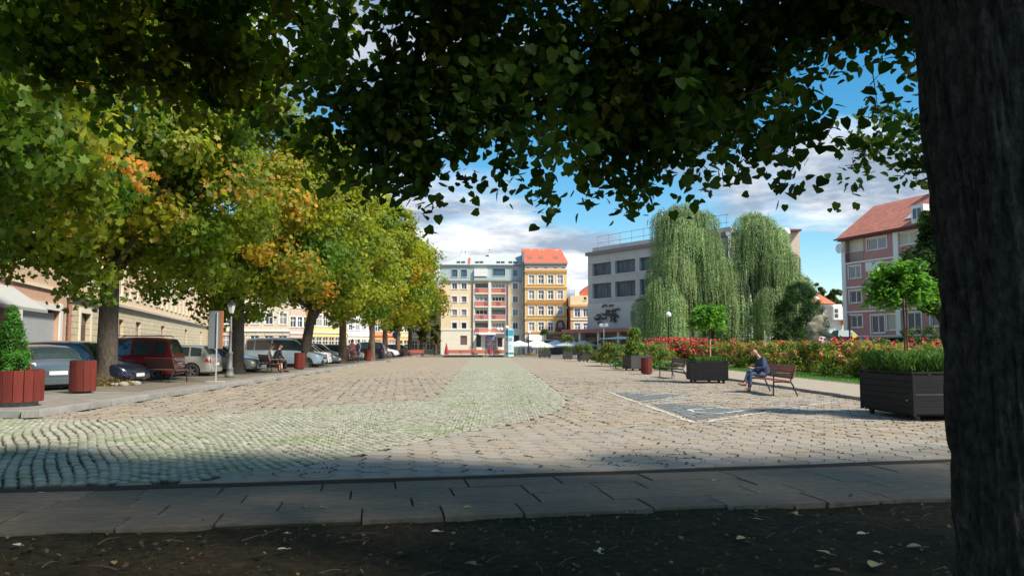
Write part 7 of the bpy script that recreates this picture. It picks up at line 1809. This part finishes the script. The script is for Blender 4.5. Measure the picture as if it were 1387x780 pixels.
    # wheels
    for xx in wx:
        for s_ in (-1, 1):
            q = MB(); pr = [(wr*.60, -.10), (wr*.90, -.105), (wr, -.075), (wr, .075), (wr*.90, .105), (wr*.60, .10)]
            vv = []; nn = 24
            for r_, yy in pr:
                for k in range(nn): vv.append((r_*math.cos(2*PI*k/nn), yy, r_*math.sin(2*PI*k/nn)))
            q.add(vv, [(i*nn+k, i*nn+(k+1) % nn, (i+1)*nn+(k+1) % nn, (i+1)*nn+k) for i in range(5) for k in range(nn)])
            wo = q.build('wheel', M_tyre, t, (xx, s_*(w-.125), wr), smooth=True)
            q = MB(); yy = s_*.075
            for k in range(5):
                a = 2*PI*k/5; ca, sa = math.cos(a), math.sin(a); r1 = wr*.62; hw = .035
                q.hexa([(-sa*hw, yy-.012, ca*hw), (-sa*hw+ca*r1, yy-.012, ca*hw+sa*r1), (sa*hw+ca*r1, yy-.012, -ca*hw+sa*r1), (sa*hw, yy-.012, -ca*hw), (-sa*hw, yy+.012, ca*hw), (-sa*hw+ca*r1, yy+.012, ca*hw+sa*r1), (sa*hw+ca*r1, yy+.012, -ca*hw+sa*r1), (sa*hw, yy+.012, -ca*hw)])
            vv = []; 
            for r_, y2 in ((wr*.66, yy-.01), (wr*.56, yy-.01), (wr*.56, yy+.014), (wr*.66, yy+.014)):
                for k in range(nn): vv.append((r_*math.cos(2*PI*k/nn), y2, r_*math.sin(2*PI*k/nn)))
            q.add(vv, [(i*nn+k, i*nn+(k+1) % nn, ((i+1) % 4)*nn+(k+1) % nn, ((i+1) % 4)*nn+k) for i in range(4) for k in range(nn)])
            q.build('rim', M_rim, wo)
    # lights, bumpers, plate
    for s_ in (-1, 1):
        ys = sorted((s_*w*.52, s_*w*.84)); q = MB(); zl = hb-.36
        q.hexa([(x1-.16, ys[0], zl), (x1-.16, ys[1], zl), (x1-.30, ys[1], zl), (x1-.30, ys[0], zl), (x1-.10 if s_*ys[0] < 0 or s_ < 0 else x1-.02, ys[0], zl-.0), (x1-.10, ys[1], zl), (x1-.40, ys[1], zl+.14), (x1-.34, ys[0], zl+.13)]) if False else None
        inner, outer = s_*w*.50, s_*w*.865
        q.add([(x1-.03, inner, zl-.07), (x1-.17, outer, zl-.03), (x1-.33, outer*1.03, zl+.09), (x1-.12, inner, zl+.045), (x1-.3, inner*.95, zl-.07), (x1-.4, outer*.9, zl-.03), (x1-.5, outer*.93, zl+.07), (x1-.35, inner*.95, zl+.03)],
              [(0, 1, 2, 3), (4, 7, 6, 5), (0, 4, 5, 1), (1, 5, 6, 2), (2, 6, 7, 3), (3, 7, 4, 0)]); q.build('headlight', M_headl, t)
        q = MB(); zt_ = hb-.12
        q.add([(x0-.005, s_*w*.58, zt_-.12), (x0+.02, s_*w*.90, zt_-.12), (x0+.26, s_*w*.975, zt_-.06), (x0+.24, s_*w*.955, zt_+.05), (x0+.045, s_*w*.88, zt_+.06), (x0+.03, s_*w*.60, zt_+.04), (x0+.3, s_*w*.7, zt_)],
              [(0, 1, 4, 5), (1, 2, 3, 4), (0, 5, 6), (5, 4, 3, 6), (0, 6, 2, 1), (2, 6, 3)]); q.build('tail_light', M_taill, t)
    for xs_, nm_ in ((x1-.05, 'front_bumper'), (x0+.02, 'rear_bumper')):
        q = MB(); sg = 1 if xs_ > 0 else -1
        q.cbox(min(xs_, xs_+sg*.07), max(xs_, xs_+sg*.07), -w*.72, w*.72, zb+.06, zb+.24, .03); q.build(nm_, paint if kind in ('hatch', 'sedan') else M_plast, t)
    pz = hb-.30 if kind != 'sedan' else zb+.32
    q = MB(); q.box(x0-.075 if kind == 'sedan' else x0-.02, x0-.015 if kind == 'sedan' else x0+.03, -.26, .26, pz-.055, pz+.055); q.build('number_plate', M_plate, t)
    q = MB(); q.box(x1+.018, x1+.03, -.26, .26, zb+.14, zb+.25); q.build('number_plate', M_plate, t)
    q = MB(); q.cbox(x1-.05, x1+.012, -w*.42, w*.42, hb-.46, hb-.36, .02); q.build('grille', M_plast, t)
    if rails:
        for s_ in (-1, 1): q = MB(); q.tube([(rear_top+.15, s_*rw*.9, H+.0), (rear_top+.25, s_*rw*.9, H+.05), (ws_top-.4, s_*rw*.9, H+.055), (ws_top-.2, s_*rw*.9, H-.005)], .018, 6); q.build('roof_rail', M_plast, t)
    q = MB(); q.box(x0+.3, x1-.3, -w*.8, w*.8, .16, zb+.02); q.build('underbody', M_plast, t)
    return t
dgr = paintm('gunmetal', (.10, .125, .14)); navyp = paintm('midnight', (.012, .014, .03), .2); redp = paintm('red', (.30, .012, .02), .2); silv = paintm('silver', (.38, .38, .36)); silv2 = paintm('warm_silver', (.42, .40, .36)); whitep = paintm('white', (.66, .68, .70), 0); blackp = paintm('black', (.012, .012, .014), .1); bluep = paintm('ice_blue', (.45, .55, .62), .2)
def at(px, Y): return XA(px, Y)
Yc = 23.2
make_car('dark grey hatchback showing its rear and number plate, behind the round tub', at(88, Yc)-1.75, Yc+1.1, .03, PI-.62, dgr, 4.0, 1.7, 1.42, 'hatch')
make_car('midnight-blue car with silver window line, its nose behind the nearest red bin', at(190, 26.6)-2.25, 26.9, .03, -.06, navyp, 4.4, 1.8, 1.55, 'hatch')
make_car('dark red estate car with black roof rails behind the nearest row tree', at(236, 30.2)-2.1, 30.4, .03, PI+.10, redp, 4.35, 1.78, 1.72, 'wagon', rails=True)
make_car('silver saloon with a red tail light, left of the sign pole', at(291, 33.8)-2.25, 34.0, .03, PI+.06, silv2, 4.5, 1.8, 1.44, 'hatch')
make_car('pale silver car whose front wheel shows between sign pole and lamp post', at(352, 38.6)-2.1, 38.8, .03, -.05, silv, 4.4, 1.78, 1.42, 'sedan')
make_car('white car with its headlight showing right of the second trunk', at(352, 42.3)-2.2, 42.6, .03, .05, whitep, 4.2, 1.75, 1.40, 'hatch')
make_car('large pale blue-white van behind the seated couple', at(441, 47.0)-2.4, 47.2, .03, -.04, bluep, 4.7, 1.9, 1.85, 'van')
specs = [(447, 52, whitep, 'sedan', 1.42, 'white car with its nose right of the third trunk'), (461, 55.4, dgr, 'sedan', 1.45, 'dark grey saloon behind the pinkish bench'), (466, 59.0, silv, 'wagon', 1.55, 'silver estate car just left of the fourth trunk'),
         (474, 62.4, blackp, 'hatch', 1.46, 'black hatchback behind the fourth trunk'), (484, 66.0, silv2, 'hatch', 1.48, 'beige-silver car behind the standing pair'), (497, 70.5, whitep, 'hatch', 1.46, 'white car between the fourth and fifth trunks'),
         (523, 74.0, navyp, 'suv', 1.68, 'dark off-road car between the fifth and sixth trunks'), (530, 79.5, silv, 'hatch', 1.46, 'silver car just left of the sixth trunk'), (541, 84.5, whitep, 'wagon', 1.5, 'white estate car behind the sixth trunk'), (551, 91, blackp, 'hatch', 1.46, 'black car near the end of the tree row')]
for k, (px, Y, pm, kd, H, lab) in enumerate(specs):
    make_car(lab, at(px, Y)-2.15, Y, .03, (0 if k % 3 else PI)+rnd.uniform(-.06, .06), pm, 4.25, 1.76, H, kd)
# round blue road sign beyond the sixth trunk, background street things at the far left corner
Y = 92; x = XA(537, Y); t = thing('road_sign', 'round blue road sign seen between the last trunks of the row', 'sign', (x, Y, .12)); q = MB(); q.tube([(0, 0, 0), (0, 0, 2.6)], .035, 6); q.build('pole', mat('galvanised', (.42, .43, .43), .5, .1, 10), t)
q = MB(); vv = [(.5*math.cos(a), -.05, 2.5+.5*math.sin(a)) for a in np.linspace(0, 2*PI, 21)[:-1]]; q.add(vv+[(a, -.03, c) for a, b_, c in vv], [tuple(range(20)), tuple(range(39, 19, -1))]+[(k, 20+k, 20+(k+1) % 20, (k+1) % 20) for k in range(20)]); q.build('disc', mat('road_blue', (.02, .10, .5), .4), t)
for px, Y, h, lab in ((573, 98, 5.2, 'small olive tree before the grey-beige house, left of the closed parasol'), (590, 104, 3.6, 'low bushy tree at the corner beside the yellow apartment block')):
    park_tree(lab, px-9, px+9, ZA and (467-h*9.5), 474, Y, int(px), [(.10, .12, .04), (.14, .13, .05)], 50, 50, .3, 'small_tree', 'small trees at the far left corner', GZ)
